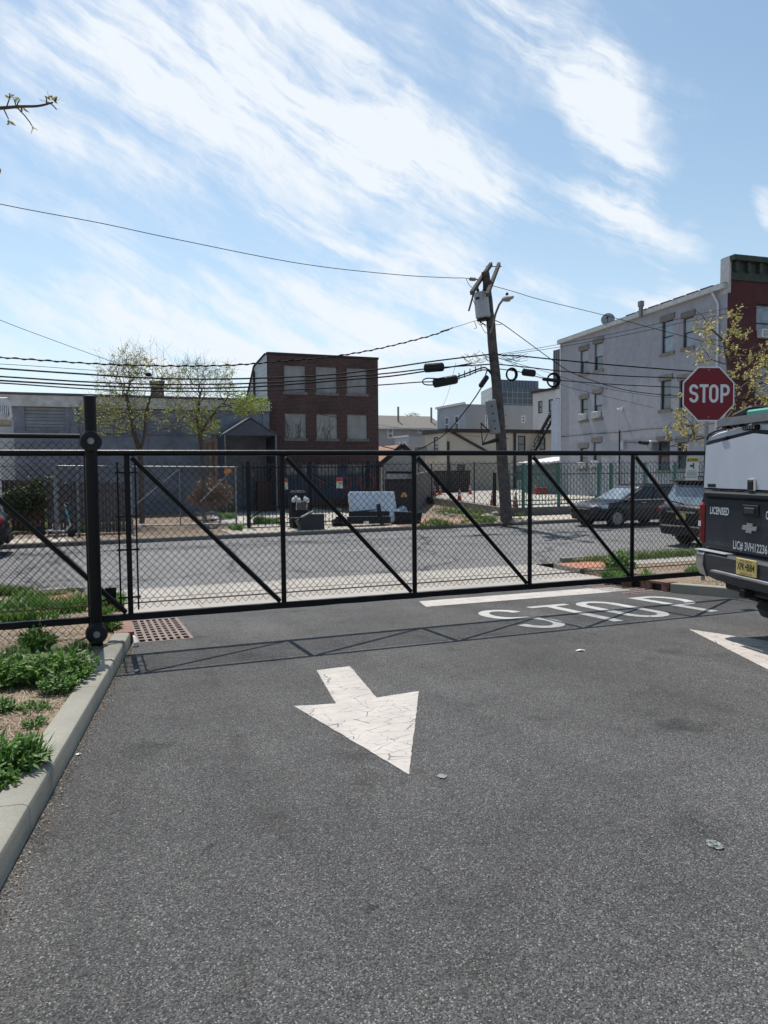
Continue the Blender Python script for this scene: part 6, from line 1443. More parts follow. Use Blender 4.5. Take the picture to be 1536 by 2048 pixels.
# rear hatch of the canopy with its dark rubber surround
hp = [(.045, 1.672), (.075, 2.195), (.13, 2.218), (TW/2, 2.30), (TW-.13, 2.218), (TW-.075, 2.195), (TW-.045, 1.672)]
MB().prism([TT(x, .049, z) for x, z in hp], Fv*-.03).build('rubber_surround', M_CHAR, tr)
hi_ = [(.062, 1.69), (.09, 2.165), (TW/2, 2.262), (TW-.09, 2.165), (TW-.062, 1.69)]
h = MB().prism([TT(x, .018, z) for x, z in hi_], Fv*-.018).build('rear_door', M_CAP, tr)
MB().tube([TT(x, .045, z+.012) for x, z in ((.045, 2.225), (.06, 2.255), (.10, 2.285), (.22, 2.312), (TW/2, 2.38), (TW-.22, 2.312), (TW-.10, 2.285), (TW-.045, 2.225))], .011, 6).build('roof_seal', M_CHAR, tr)
for x in (.45, TW-.45): MB().boxm(TM @ Matrix.Translation((x, .0, 2.235)) @ Matrix.Rotation(-.1 if x < 1 else .1, 4, 'Y'), .12, .03, .03, .008).build('hinge', M_CHAR, tr)
for x in (.058, TW-.058): MB().bar(TT(x, .004, 1.70), TT(x+(.026 if x < 1 else -.026), .004, 2.16), .012, .012).build('door_gasket', M_CHAR, h)
m = MB(); c = TM @ Matrix.Translation((.955, -.008, 1.735)); m.boxm(c, .13, .03, .14, .02); m.build('latch', M_CHROME, h, smooth=True); m = MB().boxm(TM @ Matrix.Translation((.955, -.025, 1.735)), .085, .012, .09, .006); m.build('latch_recess', M_CHAR, h)
tbox(.15, .30, -.006, .0, 1.70, 1.735).build('badge', M_CHAR, tr)
m = MB(); m.boxm(TM @ Matrix.Translation((.86, .045, 2.325)), .27, .07, .05, .02); m.build('brake_lamp', M_CHAR, tr, smooth=True)
m = MB()
for k in range(6): m.boxm(TM @ Matrix.Translation((.765+.038*k, .004, 2.325)), .014, .012, .035)
m.build('brake_lamp_fins', M_GALV, tr)
# ladder rack rail across the roof and its feet
def rail(x0, x1, y, z0, z1): return MB().bar(TT(x0, y, z0), TT(x1, y, z1), .07, .085)
rail(.36, TW-.1, .02, 2.405, 2.425).build('rack_rail', M_GALV, tr); rail(.12, TW-.1, 1.6, 2.43, 2.43).build('rack_rail', M_GALV, tr)
for x in (.45, .70, 1.3): tbox(x-.03, x+.03, -.01, .05, 2.34, 2.372).build('rack_foot', M_CHAR, tr)
for x in (.12, TW-.12): MB().bar(TT(x+(.3 if x < 1 else 0), .06, 2.44), TT(x, 1.6, 2.45), .05, .05).build('rack_side', M_GALV, tr)
# taillight, emblem, handle
for x0, x1, s_ in ((-.012, .075, 1), (TW-.075, TW+.012, -1)):
    l_ = tbox(x0, x1, -.02, .12, 1.06, 1.52, .03).build('taillight', M_TAILR, tr, smooth=True); tbox(x0+.015, x1-.02, -.026, -.02, 1.25, 1.31).build('reverse_lens', M_WHITE, l_)
hh0 = tbox(.83, 1.10, -.03, -.01, 1.41, 1.535, .015).build('tailgate_handle', M_CHAR, tr); tbox(.88, 1.05, -.045, -.028, 1.445, 1.505, .01).build('pull', plain('dark trim satin', (.03, .03, .033), .35), hh0)
em = [(-.115, -.022), (-.115, .022), (-.045, .022), (-.05, .05), (.05, .05), (.045, .022), (.125, .022), (.115, -.022), (.045, -.022), (.05, -.05), (-.05, -.05), (-.045, -.022)]
MB().prism([TT(.955+x+y*.25, -.016, 1.295+y) for x, y in em], Fv*-.014).build('emblem', plain('emblem silver', (.38, .38, .38), .35, .4, .2, 30), tr); 
TX = frame(TT(0, -.0165, 0), Wv, ZUP)
def tl(txt, x, z, w, h, mat, name, bold=.02, off=0.0, shear=0.0): text_mb(txt, TX @ Matrix.Translation((x, z, off+.0015)), w, h, bold, 1.0, shear).build(name, mat, tr)
M_LET = plain('white lettering', (.55, .57, .58), .5, 0, .08)
tl('LICENSED', .225, 1.40, .36, .085, M_LET, 'lettering', .025, 0, .12); tl('CONTRACTOR', 1.205, 1.40, .42, .085, M_LET, 'lettering', .025, 0, .12)
tl('LIC# 3VH12236', .67, 1.045, .57, .10, M_LET, 'lettering', .02); tl('SILVERADO', .19, 1.065, .44, .042, plain('embossed grey', (.10, .11, .125), .4), 'embossed_lettering', .0)
# bumper with chrome ends, step pad, plate, hitch
rings = []
for x, y0, z0, z1 in ((.02, .10, .78, .97), (.045, .0, .76, .985), (.10, -.085, .73, .985), (.42, -.105, .69, .985), (TW/2, -.095, .67, .985), (TW-.42, -.105, .69, .985), (TW-.06, -.09, .70, .985), (TW, 0, .73, .985), (TW+.03, .10, .76, .97)):
    rings.append([TT(x, .12, z0), TT(x, .12, z1), TT(x, y0+.03, z1), TT(x, y0, z1-.03), TT(x, y0-.005, (z0+z1)/2), TT(x, y0+.04, z0)])
bp_ = MB().loft(rings).build('bumper', plain('dark bumper', (.045, .047, .052), .4, .2, .2, 5), tr, smooth=True)
rings = []
for x, y0, z0, z1 in ((.014, .10, .775, .965), (.039, -.008, .755, .975), (.096, -.093, .725, .978), (.26, -.106, .705, .978)): rings.append([TT(x, .05, z0), TT(x, y0+.028, z1+.008), TT(x, y0-.004, z1-.03), TT(x, y0-.012, (z0+z1)/2), TT(x, y0+.036, z0-.004)])
MB().loft(rings).build('chrome_end', plain('worn chrome', (.40, .39, .40), .3, .9, .35, 7), bp_, smooth=True)
MB().boxm(TM @ Matrix.Translation((.36, -.03, .992)), .60, .14, .014, .006).build('step_pad', plain('grey step', (.30, .30, .31), .7), bp_)
MB().bar(TT(.50, -.14, .80), TT(TW, -.15, .80), .06, .02).build('lower_step', plain('grey step2', (.22, .22, .23), .6), bp_)
lp_ = MB().boxm(TM @ Matrix.Translation((1.06, -.118, .905)), .34, .014, .17, .005).build('licence_plate', M_PLATE, tr)
PX = frame(TT(.16, -.1265, 0), Wv, ZUP); text_mb('XPK', PX @ Matrix.Translation((.755, .872, 0)), .125, .075, .01).build('plate_lettering', M_CHAR, lp_); text_mb('B84', PX @ Matrix.Translation((.915, .872, 0)), .125, .075, .01).build('plate_lettering', M_CHAR, lp_)
m = text_mb('New Jersey', PX @ Matrix.Translation((.80, .955, 0)), .2, .022); m.add(text_mb('GARDEN STATE', PX @ Matrix.Translation((.80, .83, 0)), .2, .016).v, []); m.build('plate_lettering', M_CHAR, lp_)
text_mb('GARDEN STATE', PX @ Matrix.Translation((.80, .83, 0)), .2, .016).build('plate_lettering', M_CHAR, lp_); MB().lathe(PX @ Vector((.897, .91, 0)), -Fv, [(0, .012), (.001, .012)], 8).build('plate_mark', M_CHAR, lp_)
tbox(.5, 1.4, .0, .25, .60, .70, .02).build('hitch_bar', M_CHAR, tr); tbox(.91, 1.0, -.1, .1, .58, .66, .01).build('receiver', M_CHAR, tr)
for y in (1.75, 4.6):
    for x, s_ in ((.13, -1), (TW-.13, 1)): wheel(tr, TT(x, y, .46), Wv*s_, .46, .29)
MB().lathe(TT(1.05, .46, .36), ZUP, [(0, .2), (.02, .34), (.1, .38), (.18, .34), (.2, .2)], 24).build('added_spare_tyre', M_TYRE, tr, smooth=True); MB().tube([TT(.1, 1.75, .46), TT(TW-.1, 1.75, .46)], .09, 10).build('rear_axle', M_CHAR, tr); MB().tube([TT(1.45, .25, .52), TT(1.45, 1.6, .55)], .045, 8).build('exhaust_pipe', M_GALV, tr)  # spare tyre added to fill the shaded gap below the bumper with dark
tbox(.25, TW-.25, .2, 4.9, .62, .82).build('chassis', M_CHAR, tr); tbox(.46, .62, .30, .40, .46, .72, .02).build('spring_hanger', M_CHAR, tr)
# load on the roof rack: a green board and a dark bundle
q = TT(.98, .5, 2.53); tag(MB().boxm(TM @ Matrix.Translation((1.27, .80, 2.475)), 1.05, 1.5, .075, .02).build('green_board', plain('teal green board', (.02, .26, .19), .5, 0, .15, 5), M=base(q, 0)), 'bright green board lying on the truck roof rack', 'board')
m = MB(); Mb = TM @ Matrix.Translation((.58, .34, 2.485)) @ Matrix.Rotation(-.22, 4, 'Y'); m.boxm(Mb, .36, .5, .10, .03); tag(m.build('black_case', M_CHAR, M=base(TT(.36, .4, 2.53), 0), smooth=True), 'black tool case strapped on the truck roof rack beside the green board', 'tool case')
r_ = random.Random(8); m = MB()
for k in range(14): a = Vector((.16+r_.uniform(0, .22), .2+r_.uniform(-.06, .3), 2.37+r_.uniform(0, .10))); pts = [TM @ (a+Vector((r_.uniform(-.07, .07), r_.uniform(-.07, .07), r_.uniform(-.04, .05)))) for _ in range(4)]; m.tube(smooth_path(pts, 4), .009, 5)
tag(m.build('tangled_cord', M_CHAR, M=base(TT(.15, .2, 2.5), 0)), 'tangled black cords bundled at the corner of the truck roof rack', 'cord')
tag(MB().bar(TT(.34, .06, 2.42), TT(.48, .06, 2.52), .012, .012).build('orange_strap', plain('orange strap', (.5, .14, .05), .7), M=base(TT(.2, .14, 2.54), 0)), 'thin orange strap over the dark load on the truck', 'strap')
# ------------------------------------------------------------------ vegetation
M_LEAFY = leafm('spring leaves', (.24, .25, .08), (.44, .43, .16), .5)
M_LEAFG = leafm('bright spring leaves', (.18, .24, .04), (.38, .44, .09), .5)
M_BLOS = leafm('pale blossom leaves', (.34, .29, .09), (.60, .52, .22), .4)
M_IVY = leafm('ivy leaves', (.03, .05, .015), (.12, .15, .06), .2)
M_BRUSH = leafm('dry brush', (.14, .075, .045), (.26, .16, .10), .2)
def leaf(m, p, d, up, L, w):
    """one leaf: folded lozenge"""
    d = d.normalized(); s = d.cross(up)
    s = s.normalized() if s.length > 1e-4 else Vector((1, 0, 0)); n = s.cross(d)
    m.add([p, p+d*L*.45+s*w-n*w*.15, p+d*L, p+d*L*.45-s*w-n*w*.15, p+d*L*.5+n*w*.18], [(0, 1, 4), (1, 2, 4), (2, 3, 4), (3, 0, 4)])
def leafq(m, p, d, L, w, r):
    s = d.cross(Vector((r.uniform(-1, 1), r.uniform(-1, 1), r.uniform(-1, 1)))); s = s.normalized() if s.length > 1e-4 else Vector((1, 0, 0)); m.add([p, p+d*L*.5+s*w, p+d*L, p+d*L*.5-s*w], [(0, 1, 2, 3)])
def rv(r): 
    while True:
        q = Vector((r.uniform(-1, 1), r.uniform(-1, 1), r.uniform(-1, 1)))
        if .05 < q.length < 1: return q.normalized()
def grow(name, label, trunk, targets, r_tip, expo, seed, leafspec, bark, jit=.10, sides=5, cat='tree', group=None, twigs=0, tlen=1.0):
    """branches reach target points through the crown; trunk = list of polylines that start the tree"""
    r = random.Random(seed); nodes = []; par = []
    for line in trunk:
        prev = -1
        if nodes:
            prev = min(range(len(nodes)), key=lambda i: (nodes[i]-line[0]).length)
            line = line[1:]
        for q in line: nodes.append(q.copy()); par.append(prev); prev = len(nodes)-1
    top = trunk[0][-1]; b0 = len(nodes)
    plen = [0.0]*b0
    for q in sorted(targets, key=lambda q: min((q-n).length for n in nodes[:b0])):
        best = min(range(len(nodes)), key=lambda i: (nodes[i]-q).length+.25*plen[i]+(0.6 if q.z < nodes[i].z-.1 else 0))
        L = (q-nodes[best]).length; k = max(1, int(L/.35)); a = nodes[best]; prev = best
        for j in range(1, k+1):
            p = a.lerp(q, j/k)+(rv(r)*jit*L/k if j < k else Vector((0, 0, 0))); nodes.append(p); par.append(prev); plen.append(plen[prev]+L/k); prev = len(nodes)-1
    cnt = [0]*len(nodes); kids = [[] for _ in nodes]
    for i, p in enumerate(par):
        if p >= 0: kids[p].append(i)
    for i in range(len(nodes)-1, -1, -1): cnt[i] = max(1, sum(cnt[c] for c in kids[i])) 
    rad = [r_tip*c**expo for c in cnt]; m = MB()
    done = set()
    order = sorted(range(len(nodes)), key=lambda i: -cnt[i])
    for i in order:
        if i in done: continue
        path = [i]
        while kids[path[-1]]: 
            nx = max(kids[path[-1]], key=lambda c: cnt[c])
            if nx in done: break
            path.append(nx)
        done.update(path)
        pts = ([nodes[par[i]]] if par[i] >= 0 else [])+[nodes[k] for k in path]; rr = ([rad[i]] if par[i] >= 0 else [])+[rad[k] for k in path]
        rr[-1] *= .6
        if len(pts) > 1: m.tube(pts, rr, sides if rr[0] > r_tip*3 else 3)
    if twigs:
        for i in range(b0, len(nodes)):
            if cnt[i] > 4: continue
            for _ in range(twigs):
                d = ((nodes[i]-nodes[par[i]]).normalized()*.8+rv(r)*.8+Vector((0, 0, .35))).normalized(); L = r.uniform(.15, .45)*tlen; m.tube([nodes[i], nodes[i]+d*L*.5+rv(r)*.02, nodes[i]+d*L], [r_tip*.8, r_tip*.65, r_tip*.4], 3, False)
    root = thing(name, label, cat, trunk[0][0], 0, group); m.build('trunk', bark, root, smooth=True)
    for cname, mat, fn in leafspec:
        lm = MB()
        for i in range(b0, len(nodes)):
            fn(lm, nodes[i], (nodes[i]-nodes[par[i]]).normalized(), cnt[i], r)
        lm.build(cname, mat, root)
    return root
def crown_pts(r, n, boxes):
    """boxes: (px0, px1, py0, py1, Y, depth, weight) as ellipsoids in the world"""
    out = []; tot = sum(b[6] for b in boxes)
    for b in boxes:
        for _ in range(int(n*b[6]/tot)):
            q = rv(r)*r.random()**.4; Yc = b[4]+q.y*b[5]/2; out.append(P((b[0]+b[1])/2+q.x*(b[1]-b[0])/2, (b[2]+b[3])/2+q.z*(b[3]-b[2])/2, Yc))
    return out
def L_far(size, k, spread, maxc=6, prob=lambda p: 1.0):
    def fn(lm, p, d, c, r):
        if c > maxc or r.random() > prob(p): return
        for _ in range(k): leafq(lm, p+rv(r)*spread*r.random(), rv(r), size*r.uniform(.6, 1.3), size*.32, r)
    return fn
r = random.Random(21)
Y1 = 30.0
def q1(px, py, dy=0): return P(px, py, Y1+dy)
def zprob(lo, hi, z0, z1): return lambda p: lo+(hi-lo)*min(1, max(0, (p.z-z0)/(z1-z0)))
t1 = [[Vector((*q1(283, 1000).xy, FZ)), q1(283, 950), q1(280, 905), q1(268, 865), q1(262, 830), q1(252, 790)], [q1(280, 905), q1(289, 870), q1(291, 830), q1(300, 795)]]
pts = crown_pts(r, 1350, [(160, 305, 775, 872, Y1, 3.8, 1.7), (180, 345, 712, 805, Y1, 3.8, 1.3), (215, 310, 692, 770, Y1, 3, .65), (280, 420, 790, 865, Y1+.5, 3.4, .5), (145, 215, 800, 850, Y1, 2, .35), (300, 380, 730, 800, Y1, 2.5, .4)])
pts += [q1(px+(k-3)*.6, py+14*k, R.uniform(-1.2, 1.2)) for px, py in ((255, 690), (228, 712), (302, 684), (328, 706), (200, 702), (345, 722), (272, 698), (315, 690), (240, 700)) for k in range(4)]
grow('street_tree', 'bare branched forked tree with small yellow green leaves, left of its neighbour', t1, pts, .0050, .50, 5,
     [('leaves', M_LEAFY, L_far(.085, 6, .20, 5, lambda p: max(.22, min(.95, (5.4-p.z)/2.4)))), ('buds', M_LEAFG, L_far(.05, 3, .12, 3, lambda p: .8))], M_BARK, group='budding trees before the grey building', twigs=1, tlen=1.5)
Y2 = 31.5
def q2(px, py): return P(px, py, Y2)
t2 = [[Vector((*q2(408, 1000).xy, FZ)), q2(408, 960), q2(405, 905), q2(400, 870), q2(394, 840), q2(398, 805)], [q2(400, 870), q2(416, 842), q2(440, 812)]]
pts = crown_pts(r, 1100, [(315, 480, 740, 838, Y2, 3.6, 1.1), (345, 440, 715, 775, Y2, 3, .7), (440, 540, 786, 832, Y2, 2.4, .75), (365, 445, 825, 876, Y2, 2.5, .45), (430, 470, 720, 800, Y2, 2, .25)])
grow('street_tree', 'slender tree with fresh bright green leaves on its right side, next to the dark canopy', t2, pts, .0050, .50, 6,
     [('leaves', M_LEAFG, L_far(.085, 6, .20, 5, lambda p: .95 if p.x > -6.5 else max(.12, min(.8, (5.0-p.z)/2.6)))), ('buds', M_LEAFY, L_far(.06, 3, .12, 3, lambda p: .8))], M_BARK, group='budding trees before the grey building', twigs=1, tlen=1.5)
# blossoming tree at the right, behind the stop sign and truck
Y3 = 15.0
def q3(px, py, dy=0): return P(px, py, Y3+dy)
t3 = [[Vector((*q3(1490, 1000).xy, zv(12)+.1)), q3(1488, 1000), q3(1482, 930), q3(1474, 860), q3(1462, 790), q3(1456, 730), q3(1448, 682)], [q3(1448, 682), q3(1425, 660), q3(1405, 632), q3(1388, 618)], [q3(1456, 730), q3(1478, 690), q3(1490, 655)], [q3(1474, 860), q3(1430, 868), q3(1390, 880), q3(1340, 893)]]
pts = crown_pts(r, 290, [(1386, 1450, 622, 690, Y3, 1.2, .35), (1440, 1500, 605, 720, Y3, 1.4, .6), (1440, 1560, 700, 830, Y3, 2.0, 1.4), (1370, 1455, 695, 730, Y3, .8, .22), (1330, 1420, 815, 905, Y3-.2, 1.2, .7), (1490, 1600, 680, 800, Y3, 2, .5), (1440, 1560, 800, 900, Y3, 1.6, .6), (1350, 1385, 783, 800, Y3, .5, .08)])
grow('blossom_tree', 'young tree with pale yellow blossom and leaves behind the stop sign and truck', t3, pts, .006, .46, 9,
     [('blossom', M_BLOS, L_far(.062, 8, .085, 3)), ('leaves', M_LEAFY, L_far(.07, 2, .10, 3, lambda p: .6))], M_BARK, jit=.14, twigs=1, tlen=.5)
# bare tree tops beyond the grey roofed house
Y4 = 120; tb_ = [[P(820, 880, Y4), P(820, 840, Y4), P(820, 832, Y4)]]
grow('bare_tree', 'bare tree top showing over the grey shingle roof', tb_, crown_pts(r, 60, [(808, 845, 823, 836, Y4, 4, 1)]), .03, .4, 4, [], M_BARK)
# roadside tree out of frame on the left: one budding branch reaches into the picture
YB = 3.3
def qb(px, py, dy=0): return P(px, py, YB+dy)
base_t = Vector((-4.6, 3.6, zv(5)+.15)); jn = qb(-420, 330)
tl_ = [[base_t, Vector((-4.55, 3.55, 1.2)), Vector((-4.4, 3.5, 2.6)), Vector((-4.1, 3.4, 3.6)), Vector((-3.9, 3.3, 4.6))], [Vector((-4.4, 3.5, 2.6)), qb(-700, 420), jn, qb(-150, 240), qb(-60, 219), qb(0, 216), qb(40, 213), qb(75, 212), qb(100, 206.5), qb(106, 204.5)],
      [qb(13, 215), qb(18, 200), qb(20, 188)], [qb(33, 214), qb(28, 198)], [qb(34, 214), qb(36, 205), qb(39, 202)], [qb(35, 216), qb(50, 232), qb(60, 245), qb(64, 252)], [qb(7, 217), qb(13, 230), qb(17, 238)], [qb(93, 208), qb(93, 196), qb(90, 192)], [qb(101, 206.5), qb(109, 214), qb(113, 219)],
      [jn, qb(-200, 380), qb(-60, 340), qb(-4, 336)]]
ro = thing('street_tree', 'budding branch of a roadside tree reaching in at the upper left corner', 'tree', base_t, 0); m = MB()
m.tube(tl_[0], [.10, .085, .07, .05, .03], 9); m.tube(smooth_path(tl_[1], 4), [.012*(1-i/37.0)**1.3+.0030 for i in range(len(smooth_path(tl_[1], 4)))], 7)
for ln in tl_[2:-1]: m.tube(ln, [.0030*(1-.35*i/len(ln)) for i in range(len(ln))], 5)
m.tube(smooth_path(tl_[-1], 4), .006, 5)
rb_ = random.Random(2)
for k in range(26):
    a = Vector((-3.95, 3.3, rb_.uniform(3.4, 4.6))); d = Vector((rb_.uniform(-1, .2), rb_.uniform(-1, 1), rb_.uniform(.2, 1))); m.tube([a, a+d*.5, a+d*1.0+rv(rb_)*.15], [.018, .01, .004], 5)
m.build('trunk', M_BARK, ro, smooth=True)
M_BUD = leafm('opening buds', (.20, .16, .06), (.42, .38, .12), .4); lm = MB()
for (px, py, n_) in ((18, 190, 5), (20, 199, 4), (35, 203, 5), (40, 201, 4), (46, 216, 6), (17, 242, 7), (66, 254, 4), (96, 197, 5), (102, 199, 5), (108, 197, 4), (116, 207, 3), (92, 203, 4), (-3, 336, 5), (112, 206, 3)):
    for _ in range(n_): d = rv(rb_); d.z = abs(d.z)*.6 if py < 215 else -abs(d.z); leaf(lm, qb(px, py)+rv(rb_)*.006, d.normalized(), rv(rb_), rb_.uniform(.015, .032), rb_.uniform(.003, .006))
c1_, c2_ = qb(109, 205), qb(115, 193); 
for k in range(4): leaf(lm, c1_, (c2_-c1_)+rv(rb_)*.004, rv(rb_), (c2_-c1_).length, .0045)
lm.build('foliage', M_BUD, ro)

# weeds in the planting bed (each clump a plant)
def weed(label, px, py, rad, h, n, L, w, seed, mat=None, dz=.13, group='weeds in the planting bed'):
    c = G(px, py, dz); r_ = random.Random(seed); t = thing('weed', label, 'weed', c, 0, group); st = MB(); lm = MB()
    for k in range(n):
        a = r_.uniform(0, 2*pi); q = r_.random()**.6; d = Vector((cos(a), sin(a), 0)); hh = h*(1-.55*q*q)*r_.uniform(.6, 1.1); b = c+d*rad*q*.55; tip = c+d*rad*q+ZUP*hh
        mid = b.lerp(tip, .55)+ZUP*hh*.12; st.tube([b-ZUP*.01, mid, tip], [.004, .003, .0015], 4, False)
        for j in range(5):
            f = .45+.55*j/4; p = b.lerp(tip, f); dd = (d*r_.uniform(.2, 1)+rv(r_)*.8+ZUP*.35); leaf(lm, p, dd, ZUP, L*r_.uniform(.6, 1.25), w*r_.uniform(.7, 1.2))
    st.build('stems', M_WEED, t); lm.build('foliage', mat or M_WEED, t); return t
weed('large lush weed clump spilling onto the kerb, biggest in the bed', 112, 1362, .36, .26, 240, .062, .017, 1)
weed('lush weed mass at the left edge beside the biggest clump', 14, 1368, .34, .24, 200, .062, .017, 2)
weed('pale rounded weed at the kerb side below the biggest clump', 118, 1385, .16, .16, 90, .035, .016, 12)
weed('upright dark weed below the gate rail, left of the black post', 74, 1300, .20, .24, 110, .07, .015, 3)
weed('narrow leaved weed tuft at the kerb near the bottom left', 26, 1540, .19, .18, 110, .085, .012, 4)
weed('small pale seedling weed at the very left below the narrow leaved tuft', 6, 1575, .09, .09, 40, .035, .014, 5)
weed('little weed tuft at the left edge between the two clumps', 4, 1425, .09, .10, 40, .05, .012, 6)
weed('small weed beside the roller post and the iron inlet', 216, 1262, .17, .18, 80, .06, .014, 7)
weed('sprawling low weed in the straw near the kerb', 66, 1420, .14, .05, 40, .03, .011, 8)
weed('tiny weed sprig in the straw above the narrow leaved tuft', 70, 1452, .10, .05, 30, .03, .010, 9)
weed('thin weed left of the upright dark weed', 30, 1318, .13, .13, 50, .07, .006, 10)
weed('feathery low weed by the kerb under the post shadow', 160, 1302, .18, .10, 70, .035, .008, 11)
weed('tall leafy weed in the right verge behind the last gate bay', 1240, 1148, .30, .42, 120, .09, .03, 31, None, .12, 'weeds in the right verge')
# grass: stuff
def grass(name, label, polys, n, h, w, mat, zf, seed, lean=1.1, clump=True):
    from mathutils import noise as mn
    r_ = random.Random(seed); m = MB()
    def fn_(x, y): q = zf(x, y)*(1.1 if q_near(zf) else .55); return max(0.0, min(1.0, .35+1.5*mn.noise(q+Vector((seed*7.1, 0, 0)))+.8*mn.noise(q*3.1)))
    for pl in polys:
        xs = [p[0] for p in pl]; ys = [p[1] for p in pl]; k = 0; tries = 0
        while k < n and tries < n*5:
            tries += 1; x, y = r_.uniform(min(xs), max(xs)), r_.uniform(min(ys), max(ys)); ins = False
            for i in range(len(pl)):
                (x0, y0), (x1, y1) = pl[i], pl[i-1]
                if (y0 > y) != (y1 > y) and x < (x1-x0)*(y-y0)/(y1-y0)+x0: ins = not ins
            if not ins: continue
            if clump and fn_(x, y) < r_.random(): continue
            k += 1; p = zf(x, y); a = r_.uniform(0, 2*pi); d = Vector((cos(a), sin(a), 0)); hh = h*r_.uniform(.25, 1.2)*(.45+.8*fn_(x, y) if clump else 1); s_ = Vector((-d.y, d.x, 0))*w*r_.uniform(.6, 1.2)
            t_ = p+ZUP*hh+d*hh*lean*r_.random(); md = p+ZUP*hh*.6+d*hh*lean*.25
            m.add([p-s_, p+s_, md+s_*.8, md-s_*.8, t_], [(0, 1, 2, 3), (3, 2, 4)])
    return stuff(m.build(name, mat), label, 'grass')
def q_near(f): return f is gl or f is gr2
gl = lambda x, y: G(x, y, .13); gr2 = lambda x, y: G(x, y, .12); gf = lambda x, y: PZ(x, y, FZ)
grass('grass', 'weedy grass in the bed around and behind the gate rail', [[(-30, 1252), (170, 1232), (175, 1195), (100, 1185), (-30, 1222)], [(190, 1240), (245, 1225), (245, 1195), (190, 1205)]], 3000, .17, .010, M_WEED, gl, 1)
grass('grass', 'grass along the left street verge', [[(-30, 1182), (100, 1172), (160, 1182), (165, 1194), (-30, 1192)]], 1500, .15, .009, M_GRASS, lambda x, y: G(x, y, .09), 2)
grass('grass', 'grass strip in the right verge behind the gate', [[(1285, 1164), (1420, 1148), (1420, 1132), (1290, 1143)], [(1200, 1166), (1260, 1160), (1255, 1148), (1205, 1152)]], 2200, .14, .010, M_WEED, gr2, 3)
grass('grass', 'grass on the kerb strip by the street on the right', [[(1088, 1129), (1225, 1118), (1300, 1108), (1400, 1104), (1400, 1112), (1240, 1124), (1150, 1132)]], 2400, .16, .010, M_GRASS, lambda x, y: G(x, y, .09), 4)
grass('grass', 'lawn patch at the far left behind the dark car', [[(-10, 1064), (97, 1062), (97, 1012), (-10, 1010)]], 5000, .16, .014, M_GRASS, gf, 5)
grass('grass', 'weeds on the dirt patch left of the leaning pole', [[(838, 1054), (1000, 1046), (985, 1040), (850, 1046)], [(850, 1028), (960, 1040), (1000, 1038), (960, 1022), (880, 1012)], [(1015, 1045), (1060, 1040), (1045, 1030), (1015, 1032)]], 1500, .20, .016, M_GRASS, gf, 6)
grass('grass', 'dark weeds along the far fences', [[(140, 1064), (255, 1060), (255, 1050), (140, 1050)], [(455, 1064), (485, 1062), (485, 1050), (460, 1050)], [(500, 1055), (560, 1053), (558, 1038), (515, 1040)], [(440, 1040), (470, 1040), (470, 1022), (440, 1022)]], 1100, .24, .018, M_WEED, gf, 7)
grass('grass', 'sparse weeds along the foot of the grey building', [[(265, 1020), (390, 1016), (390, 1006), (265, 1010)], [(630, 1018), (690, 1020), (690, 1008), (640, 1006)]], 900, .3, .02, M_GRASS, gf, 8)
grass('straw_litter', 'dry straw and mulch litter lying in the planting bed', [[(-20, 1560), (60, 1450), (150, 1400), (195, 1345), (160, 1255), (-20, 1262)], [(-20, 1290), (160, 1280), (150, 1262), (-20, 1268)]], 5200, .022, .0035, M_STRAW, gl, 9, 4.0, False)
grass('straw_litter', 'dry straw litter in the right verge', [[(1380, 1168), (1536, 1185), (1536, 1150), (1400, 1150)]], 1200, .03, .005, M_STRAW, gr2, 10, 4.0, False)
# ivy on the board fence, dry brush by the grey wall
def mass(name, label, cat, boxes, n, size, mat, seed):
    r_ = random.Random(seed); t = thing(name, label, cat, boxes[0][0], 0); lm = MB(); st = MB()
    for (c, rx, ry, rz_) in boxes:
        for k in range(n):
            q = rv(r_)*r_.random()**.45; p = c+U*(q.x*rx)+V*(q.y*ry)+ZUP*(q.z*rz_); leafq(lm, p, rv(r_), size*r_.uniform(.5, 1.3), size*.33, r_)
        for k in range(12): q = rv(r_); st.tube([c-ZUP*rz_, c+U*(q.x*rx*.6)+V*(q.y*ry*.6), c+U*(q.x*rx)+V*(q.y*ry)+ZUP*(abs(q.z)*rz_)], [.02, .012, .005], 4, False)
    lm.build('foliage', mat, t); st.build('stems', M_BARK, t); return t
mass('ivy', 'dark ivy hedge growing up the board fence on the far left', 'ivy', [(PV(px, py, 29.0), 1.0, .35, hh_) for px, py, hh_ in ((20, 1005, .5), (60, 1000, .55), (85, 985, .65), (-20, 1005, .5))], 900, .10, M_IVY, 3)
mass('dry_bush', 'reddish dry brush in front of the three timber posts', 'bush', [(PV(px, py, 33), rx, .5, hh_) for px, py, rx, hh_ in ((425, 985, .9, .7), (402, 995, .6, .4), (445, 990, .5, .6))], 700, .12, M_BRUSH, 4)
